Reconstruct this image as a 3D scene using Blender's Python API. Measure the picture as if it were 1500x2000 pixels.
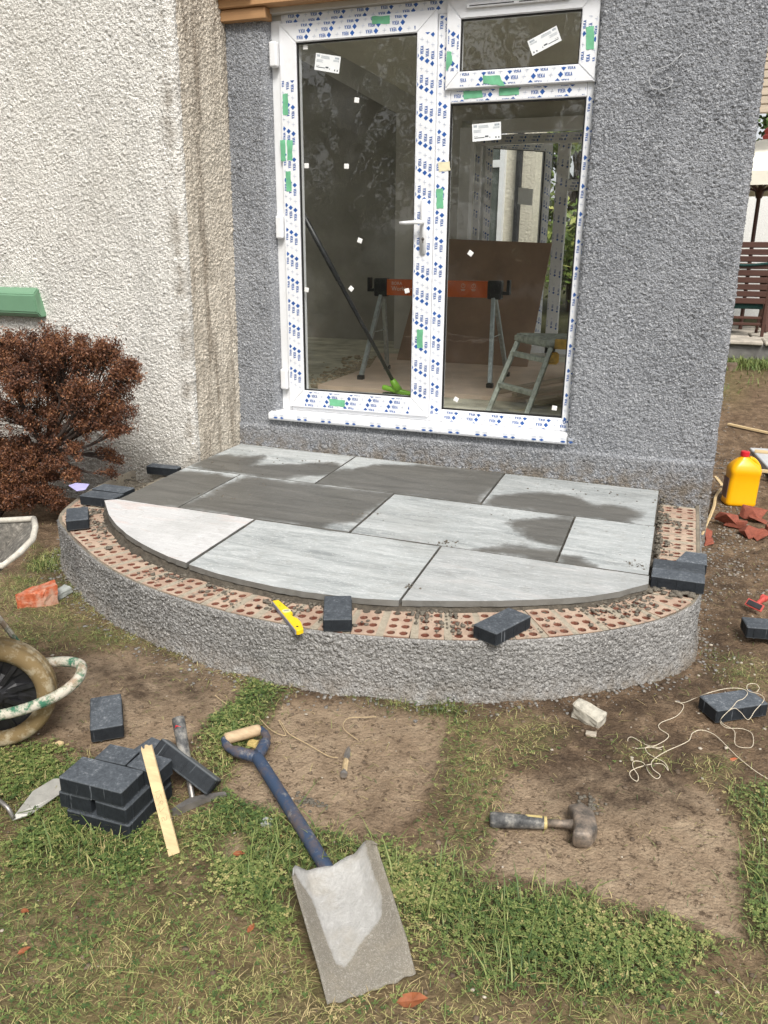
import bpy, bmesh, math, random
import numpy as np
from mathutils import Matrix, Vector, Euler
for o in list(bpy.data.objects): bpy.data.objects.remove(o)
SC = bpy.context.scene
COL = SC.collection
R = math.radians
random.seed(7)

# ------------------------------------------------------------ camera, sky, sun, exposure
CAM_P = (0.010167, -4.381927, 1.217881)
PITCH, YAW, ROLL, FPX = 0.317077, 0.3459, 0.007823, 1573.04
cy, sy, cp, sp = math.cos(YAW), math.sin(YAW), math.cos(PITCH), math.sin(PITCH)
fw = Vector((-sy*cp, cy*cp, -sp)); rt = Vector((cy, sy, 0)); up = rt.cross(fw)
cr, sr = math.cos(ROLL), math.sin(ROLL)
rt2 = cr*rt + sr*up; up2 = -sr*rt + cr*up
cd = bpy.data.cameras.new('camera'); cam = bpy.data.objects.new('camera', cd); COL.objects.link(cam)
cam.matrix_world = Matrix(((rt2.x, up2.x, -fw.x, CAM_P[0]), (rt2.y, up2.y, -fw.y, CAM_P[1]), (rt2.z, up2.z, -fw.z, CAM_P[2]), (0, 0, 0, 1)))
cd.sensor_fit = 'VERTICAL'; cd.sensor_height = 32.0; cd.lens = 32.0*FPX/2000.0
cd.clip_start = 0.05; cd.clip_end = 400
SC.camera = cam
SUN_EL, SUN_AZ = 50.0, 150.0          # compass style: direction the light comes from (deg from +Y, clockwise)
W = bpy.data.worlds.new('World'); SC.world = W; W.use_nodes = True
nt = W.node_tree; nt.nodes.clear()
wo = nt.nodes.new('ShaderNodeOutputWorld'); bg = nt.nodes.new('ShaderNodeBackground')
sky = nt.nodes.new('ShaderNodeTexSky'); sky.sky_type = 'NISHITA'; sky.sun_disc = False
sky.sun_elevation = R(SUN_EL); sky.sun_rotation = R(SUN_AZ); sky.air_density = 1.0; sky.dust_density = 3.0; sky.ozone_density = 1.0
hs = nt.nodes.new('ShaderNodeHueSaturation'); hs.inputs['Saturation'].default_value = 0.16
nt.links.new(sky.outputs[0], hs.inputs['Color']); nt.links.new(hs.outputs[0], bg.inputs[0]); nt.links.new(bg.outputs[0], wo.inputs[0])
bg.inputs[1].default_value = 0.13
sd = bpy.data.lights.new('sun', 'SUN'); sun = bpy.data.objects.new('sun', sd); COL.objects.link(sun)
sd.energy = 2.15; sd.angle = R(18); sd.color = (1.0, 0.955, 0.89)
az, el = R(SUN_AZ), R(SUN_EL)
sdir = Vector((math.sin(az)*math.cos(el), math.cos(az)*math.cos(el), math.sin(el)))
sun.rotation_euler = sdir.to_track_quat('Z', 'Y').to_euler()
vs = SC.view_settings
SC.display_settings.display_device = 'sRGB'
vs.view_transform = 'Standard'; vs.look = 'None'; vs.gamma = 1.0; vs.use_curve_mapping = False
vs.exposure = 0.55
SC.render.engine = 'CYCLES'

# ------------------------------------------------------------ helpers: objects
def link(o, parent=None):
    COL.objects.link(o)
    if parent is not None: o.parent = parent
    return o
def tag(o, label=None, cat=None, group=None, kind=None):
    if label: o['label'] = label
    if cat: o['category'] = cat
    if group: o['group'] = group
    if kind: o['kind'] = kind
    return o
def thing(name, label, cat, loc=(0, 0, 0), rot=(0, 0, 0), group=None):
    o = bpy.data.objects.new(name, None); o.empty_display_size = 0.05
    link(o); o.location = loc; o.rotation_euler = rot
    return tag(o, label, cat, group)
def mesh_obj(name, verts, faces, mat, parent=None, smooth=False):
    me = bpy.data.meshes.new(name)
    if isinstance(verts, np.ndarray):
        verts = np.ascontiguousarray(verts, np.float32); faces = np.ascontiguousarray(faces, np.int32)
        me.vertices.add(len(verts)); me.vertices.foreach_set('co', verts.ravel())
        k = faces.shape[1]
        me.loops.add(faces.size); me.loops.foreach_set('vertex_index', faces.ravel())
        me.polygons.add(len(faces)); me.polygons.foreach_set('loop_start', np.arange(0, faces.size, k, dtype=np.int32))
        me.update(calc_edges=True); me.validate()
    else:
        me.from_pydata([tuple(v) for v in verts], [], faces); me.update()
    if mat: me.materials.append(mat)
    if smooth: me.shade_smooth()
    return link(bpy.data.objects.new(name, me), parent)
def fattr(o, name, vals):
    a = o.data.attributes.new(name, 'FLOAT', 'POINT'); a.data.foreach_set('value', np.asarray(vals, np.float32))
def bm_obj(name, bm, mat, parent=None, smooth=False):
    me = bpy.data.meshes.new(name); bmesh.ops.recalc_face_normals(bm, faces=bm.faces); bm.to_mesh(me); bm.free()
    if mat: me.materials.append(mat)
    if smooth: me.shade_smooth()
    return link(bpy.data.objects.new(name, me), parent)
def T(loc=(0, 0, 0), rot=(0, 0, 0)):
    return Matrix.Translation(loc) @ Euler(rot).to_matrix().to_4x4()
def add_box(bm, size, M=Matrix(), bevel=0.0, seg=1):
    r = bmesh.ops.create_cube(bm, size=1.0); vs_ = r['verts']
    bmesh.ops.scale(bm, vec=size, verts=vs_)
    if bevel:
        es = list({e for v in vs_ for e in v.link_edges})
        b = bmesh.ops.bevel(bm, geom=es, offset=bevel, segments=seg, affect='EDGES', profile=0.5)
        vs_ = list({v for f in b['faces'] for v in f.verts} | {v for v in vs_ if v.is_valid})
    bmesh.ops.transform(bm, matrix=M, verts=vs_)
    return vs_
def box2(bm, a, b, bevel=0.0, seg=1):
    a, b = Vector(a), Vector(b)
    return add_box(bm, [abs(b[i]-a[i]) for i in range(3)], Matrix.Translation((a+b)/2), bevel, seg)
def box_between(bm, p, q, w, h, upv=(0, 0, 1), bevel=0.0):
    p, q = Vector(p), Vector(q); d = q-p; L = d.length; x = d/L
    u = Vector(upv); y = u.cross(x).normalized(); z = x.cross(y)
    M = Matrix((x, y, z)).transposed().to_4x4(); M.translation = (p+q)/2
    return add_box(bm, (L, w, h), M, bevel)
def tube(bm, pts, rad, n=10, caps=True):
    pts = [Vector(p) for p in pts]; m = len(pts)
    rads = rad if isinstance(rad, (list, tuple)) else [rad]*m
    rings = []; prev = None
    for i, p in enumerate(pts):
        t = (pts[min(i+1, m-1)]-pts[max(i-1, 0)]).normalized()
        if prev is None:
            a = Vector((0, 0, 1)) if abs(t.z) < .9 else Vector((1, 0, 0)); n1 = t.cross(a).normalized()
        else:
            n1 = (prev - t*prev.dot(t)).normalized()
        prev = n1; n2 = t.cross(n1)
        rings.append([bm.verts.new(p+rads[i]*(math.cos(2*math.pi*k/n)*n1+math.sin(2*math.pi*k/n)*n2)) for k in range(n)])
    for i in range(m-1):
        for k in range(n):
            bm.faces.new((rings[i][k], rings[i][(k+1) % n], rings[i+1][(k+1) % n], rings[i+1][k]))
    if caps:
        bm.faces.new(rings[0][::-1]); bm.faces.new(rings[-1])
    return rings
def smooth_path(pts, n=6):
    pts = [Vector(p) for p in pts]; out = []
    P = [2*pts[0]-pts[1]]+pts+[2*pts[-1]-pts[-2]]
    for i in range(1, len(P)-2):
        p0, p1, p2, p3 = P[i-1:i+3]
        for k in range(n):
            t = k/n
            out.append(0.5*((2*p1)+(p2-p0)*t+(2*p0-5*p1+4*p2-p3)*t*t+(3*p1-p0-3*p2+p3)*t**3))
    return out+[pts[-1]]
def prism(bm, poly, y0, y1, axis='y'):
    """extrude a 2-D outline (x,z) along y"""
    f = lambda p, y: (p[0], y, p[1]) if axis == 'y' else (p[0], p[1], y)
    a = [bm.verts.new(f(p, y0)) for p in poly]; b = [bm.verts.new(f(p, y1)) for p in poly]
    bm.faces.new(a); bm.faces.new(b[::-1]); n = len(poly)
    for i in range(n): bm.faces.new((a[i], b[i], b[(i+1) % n], a[(i+1) % n]))
    return a+b
def rough_bm(bm, amp, scale, seed=0):
    from mathutils import noise
    for v in bm.verts:
        v.co += amp*noise.noise_vector(v.co*scale+Vector((seed*3.1, seed*7.7, seed)))
def loft(bm, rings, close=True):
    R_ = [[bm.verts.new(p) for p in r] for r in rings]; n = len(R_[0])
    for i in range(len(R_)-1):
        for k in range(n): bm.faces.new((R_[i][k], R_[i][(k+1) % n], R_[i+1][(k+1) % n], R_[i+1][k]))
    if close: bm.faces.new(R_[0][::-1]); bm.faces.new(R_[-1])
def rrect(w, h, r, n=4):
    out = []
    for cx, cy_, a0 in ((w/2-r, h/2-r, 0), (-w/2+r, h/2-r, 90), (-w/2+r, -h/2+r, 180), (w/2-r, -h/2+r, 270)):
        for k in range(n+1):
            a = R(a0+90*k/n); out.append((cx+r*math.cos(a), cy_+r*math.sin(a)))
    return out
def copy_tree(o, parent=None):
    c = o.copy(); COL.objects.link(c)
    if parent is not None: c.parent = parent
    for ch in list(o.children): copy_tree(ch, c)
    return c

# ------------------------------------------------------------ helpers: vector noise (numpy)
def h01(ix, iy, seed):
    n = (ix.astype(np.int64)*374761393 + iy.astype(np.int64)*668265263 + int(seed)*982451653) & 0xffffffff
    n = ((n ^ (n >> 13))*1274126177) & 0xffffffff
    return ((n ^ (n >> 16)) & 0xffffff)/float(0xffffff)
def vnoise(x, y, seed=0):
    ix, iy = np.floor(x), np.floor(y); fx, fy = x-ix, y-iy
    fx = fx*fx*(3-2*fx); fy = fy*fy*(3-2*fy)
    a, b, c, d = h01(ix, iy, seed), h01(ix+1, iy, seed), h01(ix, iy+1, seed), h01(ix+1, iy+1, seed)
    return (a*(1-fx)+b*fx)*(1-fy)+(c*(1-fx)+d*fx)*fy
def fbm(x, y, oct=4, seed=0):
    s = 0; a = .5
    for o in range(oct): s = s+a*vnoise(x*2**o, y*2**o, seed+o*17); a *= .5
    return s
def cells(x, y, seed=0):
    ix, iy = np.floor(x), np.floor(y); best = np.full(x.shape, 9.); idr = np.zeros(x.shape)
    for dx in (-1, 0, 1):
        for dy in (-1, 0, 1):
            cx, cy_ = ix+dx, iy+dy
            d = np.hypot(cx+h01(cx, cy_, seed)-x, cy_+h01(cx, cy_, seed+5)-y)
            m = d < best; best = np.where(m, d, best); idr = np.where(m, h01(cx, cy_, seed+9), idr)
    return best, idr
def harl(u, v, seed=0, s=62.0):
    wx = u+.006*(vnoise(u*90, v*90, seed+1)-.5); wy = v+.006*(vnoise(u*90, v*90, seed+2)-.5)
    keep = vnoise(u*17, v*17, seed+6)
    d, i = cells(wx*s, wy*s*1.15, seed); a = np.clip(1-(d/.66)**2, 0, 1)**.7*(.15+.85*i)
    d2, i2 = cells(wx*s*1.9+7, wy*s*1.9, seed+3); b = np.clip(1-(d2/.7)**2, 0, 1)**.7*(.2+.8*i2)
    return a*(.55+.6*keep)+.55*b+.5*(fbm(u*6, v*6, 3, seed)-.45)
def inpoly(x, y, poly):
    c = np.zeros(x.shape, bool); n = len(poly)
    for i in range(n):
        x0, y0 = poly[i][:2]; x1, y1 = poly[(i+1) % n][:2]
        if y0 == y1: continue
        m = ((y0 > y) != (y1 > y)) & (x < (x1-x0)*(y-y0)/(y1-y0)+x0); c ^= m
    return c
def smoothstep(a, b, t):
    t = np.clip((t-a)/(b-a), 0, 1); return t*t*(3-2*t)

# ------------------------------------------------------------ materials
class NT:
    def __init__(s, name):
        s.m = bpy.data.materials.new(name); s.m.use_nodes = True; s.t = s.m.node_tree; s.t.nodes.clear()
        s.out = s.n('ShaderNodeOutputMaterial'); s.b = s.n('ShaderNodeBsdfPrincipled'); s.l(s.b.outputs[0], s.out.inputs[0])
        s.tc = s.n('ShaderNodeTexCoord'); s.co = s.tc.outputs['Object']
    def n(s, k): return s.t.nodes.new(k)
    def l(s, a, b): s.t.links.new(a, b)
    def noise(s, scale, detail=4, rough=.55, co=None, dist=0):
        n = s.n('ShaderNodeTexNoise'); n.inputs['Scale'].default_value = scale; n.inputs['Detail'].default_value = detail
        n.inputs['Roughness'].default_value = rough; n.inputs['Distortion'].default_value = dist
        s.l(co or s.co, n.inputs['Vector']); return n.outputs[0]
    def vor(s, scale, co=None, out=0, feat='F1'):
        n = s.n('ShaderNodeTexVoronoi'); n.feature = feat; n.inputs['Scale'].default_value = scale; s.l(co or s.co, n.inputs['Vector']); return n.outputs[out]
    def ramp(s, f, stops):
        n = s.n('ShaderNodeValToRGB'); e = n.color_ramp.elements
        while len(e) > len(stops): e.remove(e[-1])
        while len(e) < len(stops): e.new(0.5)
        for el_, (p, c) in zip(e, stops):
            el_.position = p; el_.color = (*c, 1) if isinstance(c, (tuple, list)) else (c, c, c, 1)
        s.l(f, n.inputs[0]); return n.outputs[0]
    def mix(s, f, a, b, mode='MIX'):
        n = s.n('ShaderNodeMix'); n.data_type = 'RGBA'; n.blend_type = mode
        for i, v in ((0, f), (6, a), (7, b)):
            if isinstance(v, (int, float)): n.inputs[i].default_value = v
            elif isinstance(v, (tuple, list)): n.inputs[i].default_value = (*v, 1)
            else: s.l(v, n.inputs[i])
        return n.outputs[2]
    def math(s, op, a, b=0.0, c=None):
        n = s.n('ShaderNodeMath'); n.operation = op
        for i, v in enumerate((a, b) if c is None else (a, b, c)):
            if isinstance(v, (int, float)): n.inputs[i].default_value = v
            else: s.l(v, n.inputs[i])
        return n.outputs[0]
    def attr(s, name):
        n = s.n('ShaderNodeAttribute'); n.attribute_name = name; return n.outputs['Fac']
    def sep(s, co=None):
        n = s.n('ShaderNodeSeparateXYZ'); s.l(co or s.co, n.inputs[0]); return n.outputs
    def scaled(s, v):
        n = s.n('ShaderNodeMapping'); n.inputs['Scale'].default_value = v; s.l(s.co, n.inputs[0]); return n.outputs[0]
    def rnd(s):
        return s.n('ShaderNodeObjectInfo').outputs['Random']
    def done(s, col, rough=.8, bump=None, bs=.5, bd=.01, metal=0.0, spec=None):
        for nm, v in (('Base Color', col), ('Roughness', rough), ('Metallic', metal)):
            i = s.b.inputs[nm]
            if isinstance(v, (int, float)): i.default_value = v
            elif isinstance(v, (tuple, list)): i.default_value = (*v, 1)
            else: s.l(v, i)
        if spec is not None: s.b.inputs['Specular IOR Level'].default_value = spec
        if bump is not None:
            n = s.n('ShaderNodeBump'); n.inputs['Strength'].default_value = bs; n.inputs['Distance'].default_value = bd
            s.l(bump, n.inputs['Height']); s.l(n.outputs[0], s.b.inputs['Normal'])
        return s.m
def M_plain(name, col, rough=.6, var=.15, scale=30, metal=0.0, bump=0.2, bd=.002):
    k = NT(name); f = k.noise(scale, 5)
    lo = tuple(c*(1-var) for c in col); hi = tuple(min(1, c*(1+var)) for c in col)
    return k.done(k.ramp(f, [(.3, lo), (.7, hi)]), rough, f, bump, bd, metal)

def M_harl(name, dark, light, speck, bd=.006, dirt=1.0, mud=None):
    k = NT(name); a = k.vor(120); b = k.noise(260, 3); c = k.noise(2.2, 5)
    h = k.math('ADD', k.math('MULTIPLY', k.math('SUBTRACT', 1.0, a), .7), k.math('MULTIPLY', b, .6))
    col = k.mix(k.ramp(c, [(.3, 0.0), (.7, 1.0)]), dark, light)
    col = k.mix(k.ramp(k.noise(1, 6, .65, co=k.scaled((3.5, 3.5, 1.1))), [(.46, 0.0), (.68, .55*dirt)]), col, tuple(x*.66 for x in dark))
    col = k.mix(k.ramp(k.noise(11, 5, .7), [(.55, 0.0), (.7, .35*dirt)]), col, tuple(x*.7 for x in dark))
    col = k.mix(k.ramp(k.noise(105, 2), [(.54, 0.0), (.64, .85)]), col, speck)
    col = k.mix(k.ramp(k.noise(120, 2, co=k.scaled((1, 1, 1.1))), [(.36, .75), (.44, 0.0)]), col, tuple(x*.45 for x in dark))
    if mud:
        zz_ = k.sep()[2]; mr = k.n('ShaderNodeMapRange'); mr.inputs[1].default_value = mud[0]; mr.inputs[2].default_value = mud[1]; mr.inputs[3].default_value = 1; mr.inputs[4].default_value = 0; k.l(zz_, mr.inputs[0])
        col = k.mix(k.math('MULTIPLY', mr.outputs[0], k.ramp(k.noise(14, 6, .7), [(.38, 0.0), (.58, .85)])), col, (.20, .165, .125))
    return k, col, h
k, c_, h_ = M_harl('grey_roughcast', (.262, .272, .292), (.345, .355, .376), (.52, .53, .545), mud=(.02, .17)); MAT_GREY = k.done(c_, .95, h_, 1.0, .008, 0, .2)
k, c_, h_ = M_harl('grey_roughcast_low', (.29, .283, .272), (.375, .367, .355), (.52, .51, .49), mud=(-.31, -.20)); MAT_LOW = k.done(c_, .95, h_, 1.0, .008, 0, .15)
# cream house wall, with stains down the return, browner and darker towards the foot
k, c_, h_ = M_harl('cream_roughcast', (.76, .735, .68), (.85, .825, .77), (.90, .885, .85))
x_, y_, z_ = k.sep()
ret = k.math('GREATER_THAN', y_, -.46)
st = k.ramp(k.noise(1.0, 6, .65, co=k.scaled((5, 9, .9))), [(.49, 0.0), (.61, .85)])
c_ = k.mix(k.math('MULTIPLY', ret, .6), c_, (.70, .60, .46))
c_ = k.mix(k.math('MULTIPLY', ret, st), c_, (.30, .25, .195))
edge = k.ramp(k.math('ABSOLUTE', k.math('ADD', x_, 2.57)), [(0.0, .9), (.07, 0.0)])
c_ = k.mix(k.math('MULTIPLY', edge, k.ramp(k.noise(9, 6, .7), [(.47, 0.0), (.6, .7)])), c_, (.25, .21, .16))
foot = k.ramp(z_, [(0.0, .75), (.18, 0.0)])
c_ = k.mix(k.math('MULTIPLY', foot, k.noise(6, 4)), c_, (.28, .25, .2))
c_ = k.mix(k.ramp(k.noise(1.4, 5), [(.50, 0.0), (.8, .35)]), c_, (.66, .62, .54))
MAT_CREAM = k.done(c_, .95, h_, .9, .008, 0, .2)

def M_timber(name, col, gx=(40, 3, 40), rough=.7):
    k = NT(name); g = k.noise(1.0, 6, .6, co=k.scaled(gx)); g2 = k.noise(6, 3)
    c = k.ramp(g, [(.3, tuple(x*.72 for x in col)), (.62, col)]); c = k.mix(k.ramp(g2, [(.4, 0.0), (.8, .35)]), c, tuple(x*.6 for x in col))
    return k.done(c, rough, g, .25, .002)
MAT_BEAM = M_timber('timber_beam', (.48, .27, .125), (1.5, 30, 45))
MAT_PINE = M_timber('pale_pine', (.74, .56, .31), (2, 60, 60))
MAT_GRIP = M_timber('worn_wood', (.60, .44, .27), (2, 60, 60))
MAT_OLDWOOD = M_timber('old_planks', (.42, .34, .25), (2, 40, 40))
MAT_DARKWOOD = M_timber('garden_hardwood', (.085, .035, .024), (2, 40, 40), .5)
def M_plastic(name, col, rough=.3, spec=.5):
    k = NT(name); f = k.noise(14, 5); return k.done(k.mix(k.ramp(f, [(.4, 0.0), (.9, .25)]), col, tuple(c*.7 for c in col)), rough, k.noise(60, 2), .05, .001, 0, spec)
k = NT('white_pvc'); f = k.noise(5, 6, .65); g = k.noise(60, 3)
MAT_PVC = k.done(k.mix(k.ramp(f, [(.45, 0.0), (.8, .4)]), (.80, .81, .82), (.60, .58, .54)), .28, g, .03, .001)
k = NT('film_white'); f = k.noise(18, 6, .65); w = k.noise(1, 4, .5, co=k.scaled((25, 25, 25)))
MAT_FILM = k.done(k.mix(k.ramp(f, [(.5, 0.0), (.8, .3)]), (.82, .83, .85), (.62, .60, .55)), .22, w, .35, .002)
MAT_BLUE = M_plain('film_blue_print', (.028, .105, .36), .3, .2, 40)
MAT_MARK = M_plain('film_grey_print', (.56, .60, .68), .3, .2, 40)
MAT_GASKET = M_plain('black_rubber', (.012, .012, .013), .45)
MAT_TAPE = M_plain('green_tape', (.16, .46, .26), .5, .2, 20, bump=.3)
MAT_TAPEB = M_plain('cream_tape', (.72, .66, .45), .6, .2, 20)
MAT_PAPER = M_plain('label_paper', (.80, .82, .82), .6, .04, 20)
MAT_INK = M_plain('label_ink', (.08, .09, .1), .6, .3, 60)
MAT_PALEINK = M_plain('label_pale_ink', (.38, .42, .45), .6, .2, 60)
MAT_PAD = M_plain('foam_pad', (.80, .79, .76), .8, .06, 40)
# thin window glass: clear pane with mirror reflection by angle
k = NT('window_glass'); k.t.nodes.remove(k.b)
tr = k.n('ShaderNodeBsdfTransparent'); gl = k.n('ShaderNodeBsdfGlossy'); fr = k.n('ShaderNodeFresnel'); mx = k.n('ShaderNodeMixShader')
tr.inputs[0].default_value = (.97, .985, .975, 1); gl.inputs['Roughness'].default_value = .015; gb = k.n('ShaderNodeNewGeometry'); k.l(k.math('SUBTRACT', 1.85, k.math('MULTIPLY', gb.outputs['Backfacing'], 1.85-1/1.85)), fr.inputs[0])
bp_ = k.n('ShaderNodeBump'); bp_.inputs['Strength'].default_value = .12; bp_.inputs['Distance'].default_value = .006
k.l(k.noise(7, 2), bp_.inputs['Height']); k.l(bp_.outputs[0], gl.inputs['Normal'])
k.l(fr.outputs[0], mx.inputs[0]); k.l(tr.outputs[0], mx.inputs[1]); k.l(gl.outputs[0], mx.inputs[2])
smg = k.n('ShaderNodeBsdfDiffuse'); smg.inputs[0].default_value = (.75, .77, .75, 1); m2 = k.n('ShaderNodeMixShader')
k.l(k.ramp(k.noise(2.4, 6, .7), [(.5, .004), (.75, .05)]), m2.inputs[0]); k.l(mx.outputs[0], m2.inputs[1]); k.l(smg.outputs[0], m2.inputs[2])
k.l(m2.outputs[0], k.out.inputs[0]); MAT_GLASS = k.m
MAT_STEEL = M_plain('worn_steel', (.34, .32, .30), .45, .3, 25, .7, .4)
MAT_GALV = M_plain('galvanised_steel', (.42, .47, .47), .4, .25, 30, .6, .3)
MAT_BLACKPL = M_plain('black_plastic', (.018, .018, .02), .4, .4, 30)
MAT_ORANGE = M_plastic('orange_enamel', (.62, .125, .02), .35)
MAT_WHITEINK = M_plain('white_ink', (.75, .62, .5), .5, .05, 30)
MAT_LIME = M_plastic('lime_plastic', (.22, .50, .03), .4)
MAT_YELLOW = M_plastic('yellow_can', (.90, .44, .003), .32)
MAT_LEVELY = M_plastic('yellow_enamel', (.86, .60, .01), .4)
MAT_REDCAP = M_plastic('red_cap', (.62, .02, .03), .4)
MAT_REDBR = M_plastic('red_plastic', (.50, .075, .06), .5)
MAT_SILL = M_plastic('green_paint', (.155, .30, .185), .55)
MAT_PURPLE = M_plain('lilac_paper', (.50, .47, .80), .6, .08, 20)
MAT_WHITEWALL = M_plain('white_wall', (.80, .80, .78), .9, .08, 60, bump=.6, bd=.01)
MAT_CANVAS = M_plain('cream_canvas', (.86, .82, .70), .9, .06, 12)
MAT_CUSHION = M_plain('dark_green_fabric', (.012, .05, .045), .9, .4, 60)
MAT_FLAG = M_plain('terrace_stone', (.42, .38, .32), .9, .35, 8, bump=.6, bd=.01)
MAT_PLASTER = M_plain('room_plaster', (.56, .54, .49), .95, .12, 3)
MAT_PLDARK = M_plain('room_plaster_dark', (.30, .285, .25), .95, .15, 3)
MAT_CEIL = M_plain('ceiling_board', (.72, .72, .64), .95, .06, 3)
MAT_CONC = M_plain('concrete_floor', (.50, .48, .38), .95, .35, 5, bump=.5, bd=.01)
MAT_SHEET = M_plain('floor_board', (.60, .47, .37), .85, .15, 4)
MAT_PLY = M_plain('brown_board', (.30, .20, .135), .5, .22, 3)
MAT_RUBBLE = M_plain('rubble', (.40, .33, .23), 1, .4, 20, bump=.6)
MAT_ALI = M_plain('dull_aluminium', (.34, .37, .33), .55, .35, 30, .35, .5)
MAT_OCHRE = M_plain('yellow_end_cap', (.50, .30, .05), .6, .4, 30)
MAT_STRING = M_plain('string', (.70, .62, .48), .8, .1, 60)
MAT_STRINGD = M_plain('dirty_string', (.50, .38, .22), .9, .2, 60)
MAT_STONE = M_plain('grey_stone', (.34, .36, .34), .95, .25, 30, bump=.6, bd=.006)
MAT_CONCRETE = M_plain('concrete_lump', (.46, .43, .36), .98, .3, 40, bump=.8, bd=.006)
k = NT('broken_brick'); f = k.noise(60, 5, .7); g = k.noise(14, 5, .65)
MAT_BRICKB = k.done(k.mix(k.ramp(g, [(.45, 0.0), (.62, .85)]), k.ramp(f, [(.3, (.34, .065, .02)), (.7, (.62, .17, .075))]), (.52, .36, .27)), .95, f, .7, .005)
k = NT('broken_red_tile'); f = k.noise(60, 5, .7)
MAT_BRICKR = k.done(k.ramp(f, [(.3, (.17, .045, .028)), (.7, (.33, .095, .055))]), .85, f, .5, .004)
# blue-black block paver: pale dusty bloom on the wearing face, cleaner sides with white scratches
k = NT('charcoal_block'); x_, y_, z_ = k.sep(); r_ = k.rnd(); va = k.n('ShaderNodeVectorMath'); va.operation = 'ADD'; k.l(k.co, va.inputs[0]); k.l(k.math('MULTIPLY', r_, 53.0), va.inputs[1]); k.co = va.outputs[0]; f = k.math('ADD', k.noise(62, 7, .75), k.math('MULTIPLY', k.math('SUBTRACT', k.noise(14, 4, .6), .5), .45)); g = k.noise(160, 3)
side = k.ramp(f, [(.35, (.006, .009, .013)), (.7, (.016, .021, .027))])
topc = k.ramp(k.math('ADD', k.math('MULTIPLY', f, .7), k.math('MULTIPLY', g, .35)), [(.38, (.05, .06, .072)), (.58, (.105, .12, .138)), (.74, (.33, .35, .37))])
topc = k.mix(k.math('MULTIPLY', r_, .55), topc, side)
fz = k.ramp(z_, [(.020, 0.0), (.0235, 1.0)])
c_ = k.mix(fz, side, topc)
rub = k.ramp(k.math('ABSOLUTE', z_), [(.0195, 0.0), (.0225, .55)])
c_ = k.mix(k.math('MULTIPLY', rub, k.math('SUBTRACT', 1.0, fz)), c_, (.22, .24, .25))
scr = k.ramp(k.noise(1, 3, .6, co=k.scaled((80, 80, 6))), [(.66, 0.0), (.72, .6)])
c_ = k.mix(scr, c_, (.20, .22, .24))
MAT_BLOCK = k.done(c_, .78, g, .5, .002)
# perforated brick and mortar on the dwarf wall
k = NT('perforated_brick'); f = k.noise(50, 5, .7); g = k.noise(1, 5, .65, co=k.scaled((16, 16, 16))); r_ = k.rnd()
bc = k.mix(r_, (.21, .072, .045), (.25, .105, .068)); bc = k.mix(k.ramp(f, [(.35, .5), (.65, 0.0)]), bc, (.20, .065, .04))
oi = k.n('ShaderNodeNewGeometry'); wn = k.noise(7, 5, .7, co=oi.outputs['Position'])
zt = k.ramp(z_, [(-.004, 0.0), (-.001, 1.0)]) if False else k.math('GREATER_THAN', k.sep()[2], -.003)
c_ = k.mix(k.math('MULTIPLY', zt, k.ramp(wn, [(.40, .62), (.57, .94)])), bc, (.50, .385, .29))
c_ = k.mix(k.ramp(k.noise(26, 4, .7, co=oi.outputs['Position']), [(.56, 0.0), (.68, .75)]), c_, (.21, .18, .145))
MAT_BRICK = k.done(c_, .95, f, .5, .004)
k = NT('sandy_mortar'); f = k.noise(70, 5, .75); g = k.noise(5, 5)
MAT_MORTAR = k.done(k.mix(k.ramp(g, [(.4, 0.0), (.65, 1.0)]), k.ramp(f, [(.3, (.36, .31, .235)), (.7, (.50, .44, .34))]), (.25, .22, .175)), 1.0, f, .8, .006)
k = NT('bed_mortar'); f = k.noise(40, 6, .75)
MAT_BED = k.done(k.ramp(f, [(.3, (.045, .038, .029)), (.7, (.13, .11, .083))]), .85, f, .9, .010)
k = NT('wet_mortar'); f = k.noise(60, 5, .75)
MAT_WETMORTAR = k.done(k.ramp(f, [(.3, (.10, .088, .07)), (.7, (.21, .185, .145))]), .8, f, .9, .008)
# riven sandstone flags, with wet patches
k = NT('sandstone_flag'); wet = k.attr('wet'); pk = k.attr('pink'); r_ = k.rnd()
g1 = k.noise(1, 7, .62, co=k.scaled((2.2, 13, 6)), dist=.9); g2 = k.noise(40, 5, .7); g3 = k.noise(1, 5, .7, co=k.scaled((9, 40, 9)), dist=1.2)
tn = k.math('ADD', k.math('MULTIPLY', r_, .22), .88)
dry = k.ramp(g1, [(.28, (.22, .238, .238)), (.48, (.365, .386, .384)), (.72, (.51, .53, .525))])
dry = k.mix(k.math('MULTIPLY', pk, 1.0), dry, (.535, .53, .525))
dry = k.mix(k.math('MULTIPLY', pk, k.ramp(g1, [(.54, 0.0), (.68, .5)])), dry, (.56, .40, .345))
dry = k.mix(k.ramp(g3, [(.60, 0.0), (.68, .5)]), dry, (.60, .615, .61))
dry = k.mix(k.ramp(k.noise(18, 6, .75), [(.57, 0.0), (.70, .5)]), dry, (.27, .26, .235))
vn = k.noise(1, 6, .6, co=k.scaled((7, 30, 7)), dist=2.2); dry = k.mix(k.ramp(k.math('ABSOLUTE', k.math('SUBTRACT', vn, .5)), [(.004, .6), (.018, 0.0)]), dry, (.70, .71, .70))
dry = k.mix(k.ramp(k.noise(2.6, 6, .7), [(.48, 0.0), (.62, .35)]), dry, (.31, .315, .30))
tv = k.n('ShaderNodeVectorMath'); tv.operation = 'SCALE'; k.l(dry, tv.inputs[0]); k.l(tn, tv.inputs['Scale']); dry = tv.outputs[0]
wc = k.ramp(g1, [(.3, (.088, .086, .078)), (.7, (.155, .15, .135))])
wc = k.mix(k.ramp(g3, [(.60, 0.0), (.70, .35)]), wc, (.30, .30, .28))
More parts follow.
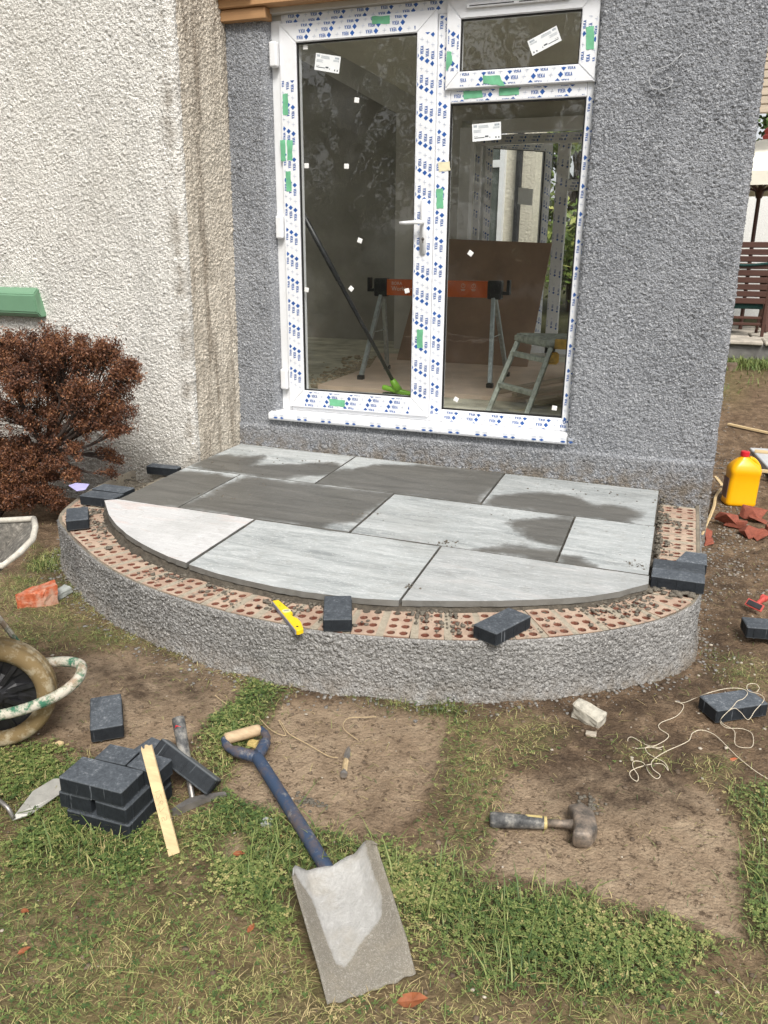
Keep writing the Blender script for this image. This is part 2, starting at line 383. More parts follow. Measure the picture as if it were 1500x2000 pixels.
wn = k.math('ADD', wet, k.math('MULTIPLY', k.math('SUBTRACT', k.noise(5.5, 8, .72), .5), 1.5))
wf = k.ramp(wn, [(.30, 0.0), (.46, .65), (.66, 1.0)])
c_ = k.mix(wf, dry, wc)
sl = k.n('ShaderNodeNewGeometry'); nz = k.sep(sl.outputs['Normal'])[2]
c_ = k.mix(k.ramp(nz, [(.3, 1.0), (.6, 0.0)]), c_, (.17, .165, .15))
rg = k.n('ShaderNodeMapRange'); rg.inputs[3].default_value = .72; rg.inputs[4].default_value = .42; k.l(wf, rg.inputs[0])
MAT_FLAGS = k.done(c_, rg.outputs[0], k.math('ADD', g1, k.math('ADD', k.math('MULTIPLY', vn, .5), k.math('MULTIPLY', g2, .25))), .6, .010)
# leaves, grass
def M_leaf(name, cols, rough=.6):
    k = NT(name); a = k.attr('tint')
    n = len(cols); c = k.ramp(a, [(i/(n-1), c) for i, c in enumerate(cols)])
    k.b.inputs['Subsurface Weight'].default_value = 0
    return k.done(c, rough)
MAT_GRASS = M_leaf('grass_blades', [(.050, .095, .024), (.125, .180, .045), (.25, .28, .09), (.43, .375, .155), (.50, .39, .20)])
MAT_SHRUB = M_leaf('dead_leaves', [(.030, .015, .011), (.100, .040, .021), (.180, .070, .032), (.30, .14, .06)])
MAT_TREE = M_leaf('tree_leaves', [(.030, .055, .012), (.06, .11, .022), (.12, .17, .04), (.2, .22, .07)])
MAT_TREE2 = M_leaf('bright_tree_leaves', [(.06, .10, .02), (.13, .20, .04), (.24, .30, .07), (.38, .38, .12)])  # brighter leaf tints for the trees beyond the rear window
MAT_BARK = M_plain('bark', (.055, .04, .032), .95, .35, 30, bump=.6, bd=.01)
# soil
k = NT('soil'); gr = k.attr('grassy'); cl = k.attr('clay')
f1 = k.noise(3.2, 6, .65); f2 = k.noise(22, 6, .7); f3 = k.noise(130, 4, .7); v1 = k.vor(90)
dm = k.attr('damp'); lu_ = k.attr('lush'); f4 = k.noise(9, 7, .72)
dirt = k.ramp(f4, [(.34, (.115, .077, .048)), (.52, (.215, .148, .094)), (.68, (.32, .23, .15))])
dirt = k.mix(k.ramp(f2, [(.42, .55), (.56, 0.0)]), dirt, (.085, .058, .038))
dirt = k.mix(cl, dirt, k.ramp(f4, [(.30, (.235, .17, .112)), (.5, (.36, .27, .183)), (.70, (.46, .36, .25))]))
dirt = k.mix(k.ramp(f3, [(.60, 0.0), (.70, .5)]), dirt, (.42, .34, .25))
that = k.ramp(f2, [(.3, (.085, .068, .032)), (.5, (.19, .15, .07)), (.7, (.31, .24, .125))])
that = k.mix(k.ramp(f1, [(.45, 0.0), (.6, .7)]), that, (.105, .115, .042))
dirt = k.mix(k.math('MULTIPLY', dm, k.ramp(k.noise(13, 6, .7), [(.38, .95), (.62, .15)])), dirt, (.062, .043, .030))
dirt = k.mix(k.ramp(k.noise(42, 5, .8), [(.54, 0.0), (.62, .8)]), dirt, (.07, .047, .031))
that = k.mix(lu_, that, (.040, .046, .016))
c_ = k.mix(gr, dirt, that)
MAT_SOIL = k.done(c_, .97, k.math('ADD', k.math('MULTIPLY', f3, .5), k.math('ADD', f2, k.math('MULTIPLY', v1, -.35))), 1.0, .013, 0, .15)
k = NT('soil_crumb'); MAT_CRUMB = k.done(k.ramp(k.noise(9, 4), [(.3, (.07, .048, .032)), (.7, (.22, .165, .115))]), .97, k.noise(120, 3), .5, .003)
MAT_PEBBLE = M_plain('pebble', (.42, .37, .30), .9, .4, 14)

# ============================================================ THE BUILDINGS
def resample(pts, step, cr=0.02):
    """polyline -> rounded corners -> even points with outward normals and arc length"""
    P = [np.array(p, float) for p in pts]; Q = [P[0]]
    for i in range(1, len(P)-1):
        a, b, c = P[i-1], P[i], P[i+1]; u = (a-b)/np.linalg.norm(a-b); v = (c-b)/np.linalg.norm(c-b)
        if np.dot(u, v) > -.94:
            for t in np.linspace(0, 1, 7): Q.append((1-t)**2*(b+u*cr)+2*t*(1-t)*b+t*t*(b+v*cr))
        else: Q.append(b)
    Q.append(P[-1]); Q = np.array(Q)
    s = np.r_[0, np.cumsum(np.hypot(*np.diff(Q, axis=0).T))]
    n = max(2, int(s[-1]/step)); ss = np.linspace(0, s[-1], n)
    xy = np.c_[np.interp(ss, s, Q[:, 0]), np.interp(ss, s, Q[:, 1])]
    t = np.gradient(xy, axis=0); t /= np.linalg.norm(t, axis=1)[:, None]
    return xy, np.c_[t[:, 1], -t[:, 0]], ss
def harl_sheet(name, pts, z0, z1, step, amp, seed, mat, parent, drop=None, push=None, top_edge=0.0, cr=.02, lean=None, s=62.0):
    xy, nn, ss = resample(pts, step, cr); zz = np.linspace(z0, z1, max(2, int((z1-z0)/step)))
    U, V = np.meshgrid(ss, zz); A = harl(U+seed*3.3, V+seed*1.7, seed, s)*amp
    if top_edge:                       # die out at the coping
        A = A*np.clip((z1-V)/top_edge, 0, 1)
    X = xy[:, 0][None]+nn[:, 0][None]*A; Y = xy[:, 1][None]+nn[:, 1][None]*A; Z = V+.35*amp*(vnoise(U*80, V*80, seed+4)-.5)*(np.minimum(1, (z1-V)/.02))
    if lean: X = X+lean*(V-z0)
    if push is not None: X, Y, Z = push(X, Y, Z)
    h, w = U.shape; idx = np.arange(h*w).reshape(h, w)
    F = np.stack([idx[:-1, :-1], idx[:-1, 1:], idx[1:, 1:], idx[1:, :-1]], -1).reshape(-1, 4)
    VV = np.stack([X, Y, Z], -1).reshape(-1, 3)
    if drop is not None:
        c = VV[F].mean(1); m = ~drop(c); F = F[m]
        used = np.unique(F); rm = np.full(len(VV), -1); rm[used] = np.arange(len(used)); VV = VV[used]; F = rm[F]
    return mesh_obj(name, VV, F, mat, parent, True)

# ---- cream house on the left
house = thing('house', 'cream roughcast house corner with stained return, left of the grey extension', 'house')
harl_sheet('wall', [(-5.2, -.5), (-2.552, -.5), (-2.548, .05)], -.32, 2.95, .0056, .0105, 3, MAT_CREAM, house, cr=.035, lean=.012, s=84.)
bm = bmesh.new()                                     # the green painted window sill, sloped top
prism(bm, [(-.004, .985), (-.075, .955), (-.085, .945), (-.085, .845), (-.06, .818), (-.004, .818)], 0, 1)
for v in bm.verts:                                   # outline built in (y,z), swept along x
    y_, s_ = v.co.x, v.co.y; v.co = Vector((-4.7+s_*(1.205), -.492+y_, v.co.z))
for v in bm.verts:
    if v.co.x > -4 and v.co.y > -.51 and v.co.z > .95: v.co.x -= .03
    if v.co.x > -4 and v.co.z > .93: v.co.x -= .012
bmesh.ops.bevel(bm, geom=bm.edges[:], offset=.006, segments=2, affect='EDGES')
bm_obj('window_sill', bm, MAT_SILL, house)
# ---- grey extension
ext = thing('extension', 'grey roughcast extension with a new white glazed door', 'building')
OX0, OX1, OZ0, OZ1 = -2.262, -.512, .205, 2.372        # the opening
def drop_open(c):
    rag = .012*(fbm(c[:, 2]*28, c[:, 2]*0+3., 3, 5)-.45)+.006*vnoise(c[:, 2]*130, c[:, 2]*0, 8)
    left = OX0+.004; side = (c[:, 0] > .2) & (c[:, 1] > 1.35) & (c[:, 1] < 3.45) & (c[:, 2] > -.02) & (c[:, 2] < 2.15)
    return side | (c[:, 0] > left) & (c[:, 0] < OX1-.006+rag) & (c[:, 2] > OZ0+.002) & (c[:, 2] < OZ1+.3) & (c[:, 1] < .2)
def push_open(X, Y, Z):
    d = OX0+.004-X; near = (d > -.02) & (d < .05) & (Z > OZ0) & (Y < .2)
    t = np.clip(1-d/.042, 0, 1); Y = np.where(near, Y+.060*t**2.2, Y)
    d = X-(OX1-.012); near = (d > -.01) & (d < .03) & (Z > OZ0) & (Y < .2)
    t = np.clip(1-d/.03, 0, 1); Y = np.where(near, Y+.030*t**2, Y)
    low = (Z < -.02+.15*0) & (Y < .2)
    bell = smoothstep(.175, .155, Z)*.012; Y = np.where(Y < .2, Y-bell, Y)
    return X, Y, Z
harl_sheet('front_wall', [(-2.56, .012), (.246, .012), (.246, 4.4)], -.42, 2.72, .0056, .0105, 11, MAT_GREY, ext, drop_open, push_open, cr=.02, lean=-.0105, s=84.)
bm = bmesh.new(); box2(bm, (-2.56, .02, 2.40), (.2, .10, 2.7)); box2(bm, (-2.56, .07, 2.37), (.0, .12, 2.45)); bm_obj('lintel', bm, MAT_PLASTER, ext)
# timber under the eaves
bm = bmesh.new(); box2(bm, (-2.53, -.055, 2.425), (.19, .045, 2.62), .004); bm_obj('eaves_beam', bm, MAT_BEAM, ext)
bm = bmesh.new(); box2(bm, (-2.535, -.035, 2.366), (-2.245, .045, 2.422), .004); bm_obj('wall_plate', bm, MAT_BEAM, ext)
bm = bmesh.new(); box2(bm, (-2.535, -.10, 2.475), (-2.30, -.058, 2.62), .003); bm_obj('blocking_piece', bm, MAT_PINE, ext)
bm = bmesh.new(); box2(bm, (.25, 1.62, -.03), (.325, 2.2, .045), .008); bm_obj('side_sill', bm, MAT_STONE, ext)

# ---- the film print (VEKA + lozenge), flat print lying on the profiles
LET = {'V': [[(0, 1), (.17, 1), (.34, .0), (.20, 0)], [(.20, 0), (.34, 0), (.54, 1), (.37, 1)]],
       'E': [[(0, 0), (.16, 0), (.16, 1), (0, 1)], [(.16, 0), (.42, 0), (.42, .18), (.16, .18)], [(.16, .41), (.38, .41), (.38, .59), (.16, .59)], [(.16, .82), (.42, .82), (.42, 1), (.16, 1)]],
       'K': [[(0, 0), (.16, 0), (.16, 1), (0, 1)], [(.16, .40), (.34, .62), (.52, 1), (.34, 1), (.16, .62)], [(.16, .62), (.16, .40), (.36, 0), (.54, 0), (.30, .6)]],
       'A': [[(0, 0), (.17, 0), (.36, 1), (.22, 1)], [(.22, 1), (.36, 1), (.56, 0), (.39, 0)], [(.14, .2), (.42, .2), (.38, .36), (.18, .36)]]}
ADV = {'V': .56, 'E': .50, 'K': .58, 'A': .58}
def logo_polys(h):
    out = [[(-.1*h, .5*h), (.65*h, 1.28*h), (1.4*h, .5*h), (.65*h, -.28*h)]]; x = 1.75*h
    for c in 'VEKA':
        for p in LET[c]: out.append([(x+.12*h*q[1]*0+q[0]*h, q[1]*h) for q in p])
        x += ADV[c]*h
    return out, x
def mark_polys(h):
    return [[(0, .4*h), (1.5*h, .4*h), (1.5*h, .6*h), (0, .6*h)], [(.5*h, -.2*h), (.75*h, -.2*h), (1.0*h, 1.2*h), (.75*h, 1.2*h)]]
LOGO_H = .0172
def print_film(parent, x0, x1, z0, z1, y, turn, seed=0, pitch=.132, row=.029, margin=.003):
    """turn: 0 upright, 180 upside down, 90 reading downwards, -90 reading upwards; the run is along the member"""
    rg = random.Random(seed); bl = []; mk = []
    along_x = turn in (0, 180); L = (x1-x0) if along_x else (z1-z0); Wd = (z1-z0) if along_x else (x1-x0)
    P, plen = logo_polys(LOGO_H); Mk = mark_polys(LOGO_H*.8)
    def place(polys, a, b, dst):
        for p in polys:
            q = []
            for (u, v) in p:
                s, t = a+u, b+v
                if s < margin or s > L-margin or t < margin or t > Wd-margin: s = min(max(s, margin), L-margin); t = min(max(t, margin), Wd-margin)
                if turn == 0: X, Z = x0+s, z0+t
                elif turn == 180: X, Z = x1-s, z1-t
                elif turn == 90: X, Z = x0+t, z1-s
                else: X, Z = x1-t, z0+s
                q.append((X, Z))
            ar = sum(q[i][0]*q[(i+1) % len(q)][1]-q[(i+1) % len(q)][0]*q[i][1] for i in range(len(q)))
            if abs(ar) > 2e-6: dst.append(q)
    off = rg.uniform(-.1, 0); r0 = rg.uniform(-.012, .004); nrow = int(Wd/row)+2
    for r_ in range(nrow):
        b = r0+r_*row; k_ = -1
        if b > Wd-.004: break
        while True:
            a = off+r_*.0135+k_*pitch; k_ += 1
            if a > L: break
            if a+plen < 0: continue
            place(P, a, b, bl)
            place(Mk, a+plen+.018, b+.002, mk)
    for nm, polys, mat in (('film_print', bl, MAT_BLUE), ('film_mark', mk, MAT_MARK)):
        vs_, fs = [], []
        for q in polys:
            i = len(vs_); vs_ += [(p[0], y, p[1]) for p in q]; fs.append(list(range(i, i+len(q))))
        if vs_: mesh_obj(nm, vs_, fs, mat, parent)['kind'] = 'stuff'
def tape(parent, quad, y, mat=MAT_TAPE, th=.0012):
    bm = bmesh.new(); q = []
    n = 5                                            # slightly torn short ends
    rg = random.Random(int(abs(quad[0][0]*1000)))
    for i in range(4):
        a, b = quad[i], quad[(i+1) % 4]
        for k_ in range(n):
            t = k_/n; j = .0022 if k_ else 0
            q.append((a[0]+(b[0]-a[0])*t+rg.uniform(-j, j), a[1]+(b[1]-a[1])*t+rg.uniform(-j, j)))
    prism(bm, q, y-th, y); return bm_obj('tape', bm, mat, parent)
def pvc(name, parent, a, b, mat=MAT_FILM, bevel=.006):
    bm = bmesh.new(); box2(bm, a, b, bevel, 2); return bm_obj(name, bm, mat, parent)
FY = .055                      # face of the fixed frame
SY = .036                      # face of the opening sashes
# fixed frame
df = pvc('door_frame', ext, (-2.262, FY, .262), (-2.198, .12, 2.372), MAT_PVC)
for nm, a, b in (('frame_head', (-2.20, FY, 2.335), (-.49, .12, 2.40)), ('frame_mullion', (-1.318, FY, .262), (-1.244, .12, 2.336)), ('frame_jamb', (-.556, FY, .262), (-.47, .12, 2.40)),
                 ('frame_transom', (-1.2442, FY, 1.925), (-.556, .12, 2.005)), ('frame_bottom_rail', (-1.2442, FY, .262), (-.556, .12, .334)), ('frame_threshold', (-2.199, FY, .262), (-1.3182, .12, .285))):
    o = pvc(nm, df, a, b)
def fprint(*a, **kw): print_film(df, *a, **kw)
fprint(-2.20, -1.25, 2.350, 2.398, FY-.0005, 180, seed=1); fprint(-1.312, -1.248, .30, 2.33, FY-.0005, 90, seed=2); fprint(-.55, -.475, .30, 2.38, FY-.0005, 90, seed=13)
fprint(-1.24, -.56, 1.93, 1.985, FY-.0005, 180, seed=4); fprint(-1.24, -.52, .266, .328, FY-.0005, 180, seed=5)
# the sill under it
sl_ = bmesh.new(); prism(sl_, [(.12, .2615), (.03, .2615), (-.035, .250), (-.035, .216), (-.02, .206), (.12, .204)], 0, 1)
for v in sl_.verts: v.co = Vector((-2.315+v.co.y*1.803, v.co.x, v.co.z))
bmesh.ops.bevel(sl_, geom=[e for e in sl_.edges if abs(e.verts[0].co.x-e.verts[1].co.x) > 1], offset=.004, segments=2, affect='EDGES')
sill = bm_obj('door_sill', sl_, MAT_FILM, ext)
vs_, fs, vm, fm = [], [], [], []
rg = random.Random(4); x = -2.28
while x < -.54:
    for (dx, w_, hh, zc) in ((0, .028, .0115, .2255), (.042, .028, .0145, .2255)):
        i = len(vs_)
        if dx: vs_ += [(x+dx, -.0356, zc), (x+dx+w_/2, -.0356, zc+hh/2), (x+dx+w_, -.0356, zc), (x+dx+w_/2, -.0356, zc-hh/2)]
        else: vs_ += [(x+.5*w_+.5*w_*math.cos(R(a)), -.0356, zc+.5*hh*math.sin(R(a))) for a in range(0, 360, 45)]
        fs.append(list(range(i, len(vs_))))
    for j in range(3):
        for dx in (0, .042):
            i = len(vm); z_ = .2355+.0045*j; vm += [(x+dx, -.0356, z_), (x+dx+.026, -.0356, z_), (x+dx+.026, -.0356, z_+.002), (x+dx, -.0356, z_+.002)]; fm.append([i, i+1, i+2, i+3])
    for j in range(3):
        i = len(vm); xx = x+.075+j*.026; z_ = .2200+.003*(j % 2); vm += [(xx, -.0356, z_), (xx+.017, -.0356, z_), (xx+.017, -.0356, z_+.0016), (xx, -.0356, z_+.0016)]; fm.append([i, i+1, i+2, i+3])
    x += .158
mesh_obj('film_print', vs_, fs, MAT_BLUE, sill)['kind'] = 'stuff'; mesh_obj('film_mark', vm, fm, MAT_MARK, sill)['kind'] = 'stuff'

# sash builder: four mitred rails, gasket, pane
def sash(name, parent, x0, x1, z0, z1, wl, wr, wb, wt, y, dep, turns, seed, mats=MAT_FILM, glass_back=.028, prints=True):
    bm = bmesh.new(); gx0, gx1, gz0, gz1 = x0+wl, x1-wr, z0+wb, z1-wt
    def rail(q):                                     # outer-outer-inner-inner, mitred
        prism(bm, q, y, y+dep)
    rail([(x0, z0), (x1, z0), (gx1, gz0), (gx0, gz0)]); rail([(x1, z0), (x1, z1), (gx1, gz1), (gx1, gz0)])
    rail([(x1, z1), (x0, z1), (gx0, gz1), (gx1, gz1)]); rail([(x0, z1), (x0, z0), (gx0, gz0), (gx0, gz1)])
    es = [e for e in bm.edges if all(abs(v.co.y-y) < 1e-5 for v in e.verts)]
    bmesh.ops.bevel(bm, geom=es, offset=.004, segments=2, affect='EDGES')
    root = bm_obj(name, bm, mats, parent)
    bm = bmesh.new(); g = .006                       # gasket: a thin black rubber ring proud of the pane
    for a, b in (((gx0, y+.012, gz0), (gx0+g, y+glass_back, gz1)), ((gx1-g, y+.012, gz0), (gx1, y+glass_back, gz1)), ((gx0+g, y+.012, gz0), (gx1-g, y+glass_back, gz0+g)), ((gx0+g, y+.012, gz1-g), (gx1-g, y+glass_back, gz1))): box2(bm, a, b)
    bm_obj('gasket', bm, MAT_GASKET, root)
    mesh_obj('glass_pane', [(gx0, y+glass_back-.002, gz0), (gx1, y+glass_back-.002, gz0), (gx1, y+glass_back-.002, gz1), (gx0, y+glass_back-.002, gz1)], [(0, 1, 2, 3)], MAT_GLASS, root)
    if prints:
        tb, tr_, tt, tl = turns; e = .007; yy = y-.0006
        if tb is not None: print_film(root, gx0+.004, gx1-.004, z0+e, gz0-e*.7, yy, tb, seed)
        if tt is not None: print_film(root, gx0+.004, gx1-.004, gz1+e*.7, z1-e, yy, tt, seed+1)
        if tl is not None: print_film(root, x0+e, gx0-e*.5, gz0+.0, gz1-.0, yy, tl, seed+2)
        if tr_ is not None: print_film(root, gx1+e*.5, x1-e, gz0+.0, gz1-.0, yy, tr_, seed+3)
    return root
door = sash('door', ext, -2.204, -1.319, .287, 2.352, .098, .105, .105, .095, SY, .07, (0, -90, 180, None), 20)
print_film(door, -2.197, -2.11, .40, 2.08, SY-.0006, 90, 27)
top = sash('top_light', ext, -1.268, -.518, 1.988, 2.385, .072, .085, .078, .085, SY-.004, .07, (0, None, None, 90), 30)
print_film(top, -.597, -.525, 2.07, 2.27, SY-.0046, -90, 34)
# fixed side light glazing
gx0, gx1, gz0, gz1 = -1.2435, -.5565, .3345, 1.9245
bm = bmesh.new(); g = .006
for a, b in (((gx0, FY+.008, gz0), (gx0+g, FY+.03, gz1)), ((gx1-g, FY+.008, gz0), (gx1, FY+.03, gz1)), ((gx0+g, FY+.008, gz0), (gx1-g, FY+.03, gz0+g)), ((gx0+g, FY+.008, gz1-g), (gx1-g, FY+.03, gz1))): box2(bm, a, b)
fixed = bm_obj('side_light', bm, MAT_GASKET, ext)
mesh_obj('glass_pane', [(gx0, FY+.026, gz0), (gx1, FY+.026, gz0), (gx1, FY+.026, gz1), (gx0, FY+.026, gz1)], [(0, 1, 2, 3)], MAT_GLASS, fixed)
# hinges, handle, trickle vent
for z_ in (2.205, 1.325, .455):
    bm = bmesh.new(); box2(bm, (-2.252, .014 if z_ < 2 else .004, z_-.062), (-2.207, SY+.012, z_+.062), .010, 3); bm_obj('hinge', bm, MAT_PVC, door)
bm = bmesh.new()
pl = [(-1.366+p[0], 1.325+p[1]) for p in rrect(.034, .285, .0165, 5)]; prism(bm, pl, SY-.012, SY+.001)
bmesh.ops.bevel(bm, geom=[e for e in bm.edges if all(v.co.y < SY-.01 for v in e.verts)], offset=.004, segments=2, affect='EDGES')
tube(bm, [(-1.366, SY-.01, 1.348), (-1.366, SY-.05, 1.348)], .010, 12)
tube(bm, [(-1.356, SY-.052, 1.348), (-1.40, SY-.055, 1.348), (-1.455, SY-.055, 1.346), (-1.487, SY-.048, 1.345)], [.0105, .0105, .0095, .0085], 12)
handle = bm_obj('door_handle', bm, MAT_PVC, door, True)
bm = bmesh.new(); tube(bm, [(-1.366, SY-.0125, 1.264), (-1.366, SY-.0135, 1.264)], .0085, 14); box2(bm, (-1.3705, SY-.0135, 1.243), (-1.3615, SY-.0124, 1.264)); bm_obj('lock_cylinder', bm, MAT_STEEL, door)
bm = bmesh.new(); box2(bm, (-1.165, SY-.020, 2.340), (-.665, SY-.003, 2.362), .004, 2); vent = bm_obj('trickle_vent', bm, MAT_PVC, top)
bm = bmesh.new(); box2(bm, (-1.15, SY-.0212, 2.347), (-.93, SY-.0198, 2.351)); box2(bm, (-.905, SY-.0212, 2.347), (-.68, SY-.0198, 2.351)); bm_obj('vent_slot', bm, MAT_GASKET, vent)
# tapes:  (parent, corners, face)
TP = lambda *q: [(a[0], a[2]) for a in q]
for q in (TP((-2.1906, 0.0350, 2.0122), (-2.1594, 0.0350, 2.0157), (-2.1598, 0.0350, 1.9094), (-2.1912, 0.0350, 1.9081)), TP((-2.2146, 0.0350, 1.7824), (-2.1829, 0.0350, 1.7840), (-2.1834, 0.0350, 1.6765), (-2.2121, 0.0350, 1.6746)),
          TP((-2.1718, 0.0350, 1.7836), (-2.1373, 0.0350, 1.7799), (-2.1420, 0.0350, 1.6781), (-2.1737, 0.0350, 1.6789)), TP((-2.1852, 0.0350, 1.6209), (-2.1549, 0.0350, 1.6229), (-2.1518, 0.0350, 1.5185), (-2.1840, 0.0350, 1.5163)),
          TP((-1.6699, 0.0350, 2.3465), (-1.5722, 0.0350, 2.3438), (-1.5718, 0.0350, 2.3071), (-1.6670, 0.0350, 2.3116)), TP((-1.3940, 0.0350, 0.7802), (-1.3579, 0.0350, 0.7845), (-1.3555, 0.0350, 0.6825), (-1.3888, 0.0350, 0.6780)), TP((-1.9377, 0.0350, 0.3514), (-1.8344, 0.0350, 0.3492), (-1.8380, 0.0350, 0.3088), (-1.9349, 0.0350, 0.3112))):
    tape(door, q, SY-.0004)
for q in (TP((-1.2618, 0.0300, 2.1612), (-1.2376, 0.0300, 2.1574), (-1.2331, 0.0300, 2.1044), (-1.2642, 0.0300, 2.0716)), TP((-1.0718, 0.0300, 2.0424), (-0.9857, 0.0300, 2.0377), (-0.9572, 0.0300, 1.9882), (-1.0674, 0.0300, 2.0054)), TP((-0.5814, 0.0300, 2.2195), (-0.5438, 0.0300, 2.2232), (-0.5352, 0.0300, 2.1240), (-0.5711, 0.0300, 2.1241))):
    tape(top, q, SY-.0046)
for q in (TP((-1.1759, 0.0540, 1.9799), (-1.0799, 0.0540, 1.9798), (-1.0730, 0.0540, 1.9468), (-1.1717, 0.0540, 1.9421)), TP((-0.9907, 0.0540, 1.9846), (-0.8923, 0.0540, 1.9842), (-0.8902, 0.0540, 1.9497), (-0.9889, 0.0540, 1.9498)), TP((-1.3067, 0.0540, 1.5178), (-1.2700, 0.0540, 1.5198), (-1.2640, 0.0540, 1.4203), (-1.3010, 0.0540, 1.4180))):
    tape(df, q, FY-.0006)
tape(df, TP((-1.2992, 0.0540, 1.6484), (-1.2378, 0.0540, 1.6519), (-1.2307, 0.0540, 1.6070), (-1.2950, 0.0540, 1.6009)), FY-.0006, MAT_TAPEB)
# glass labels with printed lines, and cork-foam pads
def glass_label(parent, c, wv, hv, y):
    c, wv, hv = Vector(c), Vector(wv), Vector(hv)
    P_ = lambda u, v, d: tuple((c+wv*u+hv*v)) if False else ((c+wv*u+hv*v).x, y-d, (c+wv*u+hv*v).z)
    q = lambda u0, u1, v0, v1, d: [P_(u0, v0, d), P_(u1, v0, d), P_(u1, v1, d), P_(u0, v1, d)]
    lab = mesh_obj('glass_label', q(0, 1, 0, 1, .0006), [(0, 1, 2, 3)], MAT_PAPER, parent)
    ink = [(.06, .16, .84, .92), (.06, .62, .12, .14)]; pale = []
    rg = random.Random(5)
    for v in (.86, .80, .74): pale.append((.22, .22+rg.uniform(.25, .38), v, v+.03))
    for v in (.62, .56, .50): pale.append((.05, .05+rg.uniform(.12, .28), v, v+.025))
    for v in (.72, .66): pale.append((.72, .95, v, v+.03))
    pale += [(.78, .95, .80, .92), (.05, .17, .80, .93)]
    ink = [(.07, .42, .17, .215), (.44, .56, .20, .29), (.60, .62, .14, .22), (.80, .84, .10, .2), (.90, .94, .10, .2), (.06, .11, .27, .29), (.14, .18, .27, .29)]
    for nm, L_, mt in (('print', ink, MAT_INK), ('faint_print', pale, MAT_PALEINK)):
        vs2, f2 = [], []
        for a in L_:
            i = len(vs2); vs2 += q(a[0], a[1], a[2], a[3], .0010); f2.append([i, i+1, i+2, i+3])
        ob = mesh_obj(nm, vs2, f2, mt, parent); ob['kind'] = 'stuff'
    return lab
DG = SY+.026
def lab_(parent, a, b, c_, y): # a lower-left, b lower-right, c_ upper-left world points
    a, b, c_ = Vector(a), Vector(b), Vector(c_); glass_label(parent, a, b-a, c_-a, y)
lab_(door, (-2.0100, 0.0620, 2.1267), (-1.8667, 0.0620, 2.0991), (-1.9978, 0.0620, 2.2067), DG)
lab_(fixed, (-1.1244, 0.0810, 1.7447), (-0.9736, 0.0810, 1.7519), (-1.1306, 0.0810, 1.8273), FY+.026)
lab_(top, (-0.6952, 0.0580, 2.1771), (-0.8328, 0.0580, 2.1196), (-0.7245, 0.0580, 2.2423), SY-.004+.026)
def pad(parent, c, a, y):
    bm = bmesh.new(); add_box(bm, (.028, .004, .026), T((c[0], y-.0025, c[2]), (0, R(a), 0)), .002); bm_obj('foam_pad', bm, MAT_PAD, parent)
for c, a in (((-1.7641, 0.0620, 1.9661), 8), ((-2.0673, 0.0620, 1.6497), 0), ((-1.8258, 0.0620, 1.6414), 3), ((-1.7478, 0.0620, 1.2546), 20), ((-2.0839, 0.0620, 0.9801), 12), ((-1.8021, 0.0620, 0.9924), 40), ((-1.4643, 0.0620, 0.9890), -15), ((-2.0588, 0.0620, 2.2373), 0)): pad(door, c, a, DG)
for c, a in (((-1.1121, 0.0810, 1.1919), 35), ((-1.1630, 0.0810, 0.3936), 25), ((-0.6024, 0.0810, 0.3837), 5)): pad(fixed, c, a, FY+.026)

# ---- the room behind the glass
RF = .17                                             # floor level
bm = bmesh.new(); box2(bm, (-6.5, .12, RF-.12), (.1, 5.4, RF)); bm_obj('room_floor', bm, MAT_CONC, ext)
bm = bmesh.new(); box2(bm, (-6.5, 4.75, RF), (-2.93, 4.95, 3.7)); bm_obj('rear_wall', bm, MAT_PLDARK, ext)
bm = bmesh.new(); box2(bm, (-2.93, 4.05, RF), (-2.245, 4.95, 2.75)); box2(bm, (-2.246, 4.05, 2.40), (-.30, 4.3, 2.75)); box2(bm, (-2.246, 4.05, RF-.1), (-.30, 4.3, RF+.02)); bm_obj('rear_pier', bm, MAT_PLASTER, ext)
bm = bmesh.new();  bm.free()
for a, b in (((-.30, 4.05, RF-.1), (.15, 4.3, 2.75)), ((.02, .12, RF-.3), (.16, 1.34, 2.75)), ((.02, 3.46, RF-.3), (.16, 4.049, 2.75)), ((.021, 1.341, 2.17), (.16, 3.459, 2.75)), ((-6.6, .1, RF-.1), (-6.5, 4.95, 3.7)), ((-6.5, .121, RF-.1), (-2.57, .25, 3.7))):
    bm = bmesh.new(); box2(bm, a, b); bm_obj('room_wall', bm, MAT_PLASTER, ext)
bm = bmesh.new()
bm.free()                                            # sloping ceiling; two unseen roof windows added on the left to light the room
cz = lambda x: 2.62-.5178*(x+2.66)
for nm, x0, x1, y0, y1 in (('ceiling', -6.6, -2.66, .12, .45), ('ceiling', -6.6, -2.66, 2.75, 4.96), ('ceiling', -6.6, -5.9, .45, 2.75), ('ceiling', -3.3, -2.66, .45, 2.75), ('ceiling', -4.65, -4.45, .45, 2.75)):
    bm = bmesh.new(); prism(bm, [(x0, cz(x0)), (x1, cz(x1)), (x1, cz(x1)+.16), (x0, cz(x0)+.16)], y0, y1); bm_obj(nm, bm, MAT_CEIL, ext)
bm = bmesh.new(); box2(bm, (-2.659, .12, 2.60), (.16, 4.96, 2.75)); bm_obj('ceiling', bm, MAT_CEIL, ext)
for x0, x1 in ((-5.9, -4.65), (-4.45, -3.3)):
    rwn = mesh_obj('added_roof_window', [(x0, .45, cz(x0)+.20), (x1, .45, cz(x1)+.20), (x1, 2.75, cz(x1)+.20), (x0, 2.75, cz(x0)+.20)], [(0, 1, 2, 3)], MAT_GLASS, ext)
    for a, b, c, d in ((x0, x1, .39, .45), (x0, x1, 2.75, 2.81)):
        bm = bmesh.new(); prism(bm, [(a, cz(a)+.161), (b, cz(b)+.161), (b, cz(b)+.25), (a, cz(a)+.25)], c, d); bm_obj('frame', bm, MAT_PVC, rwn)
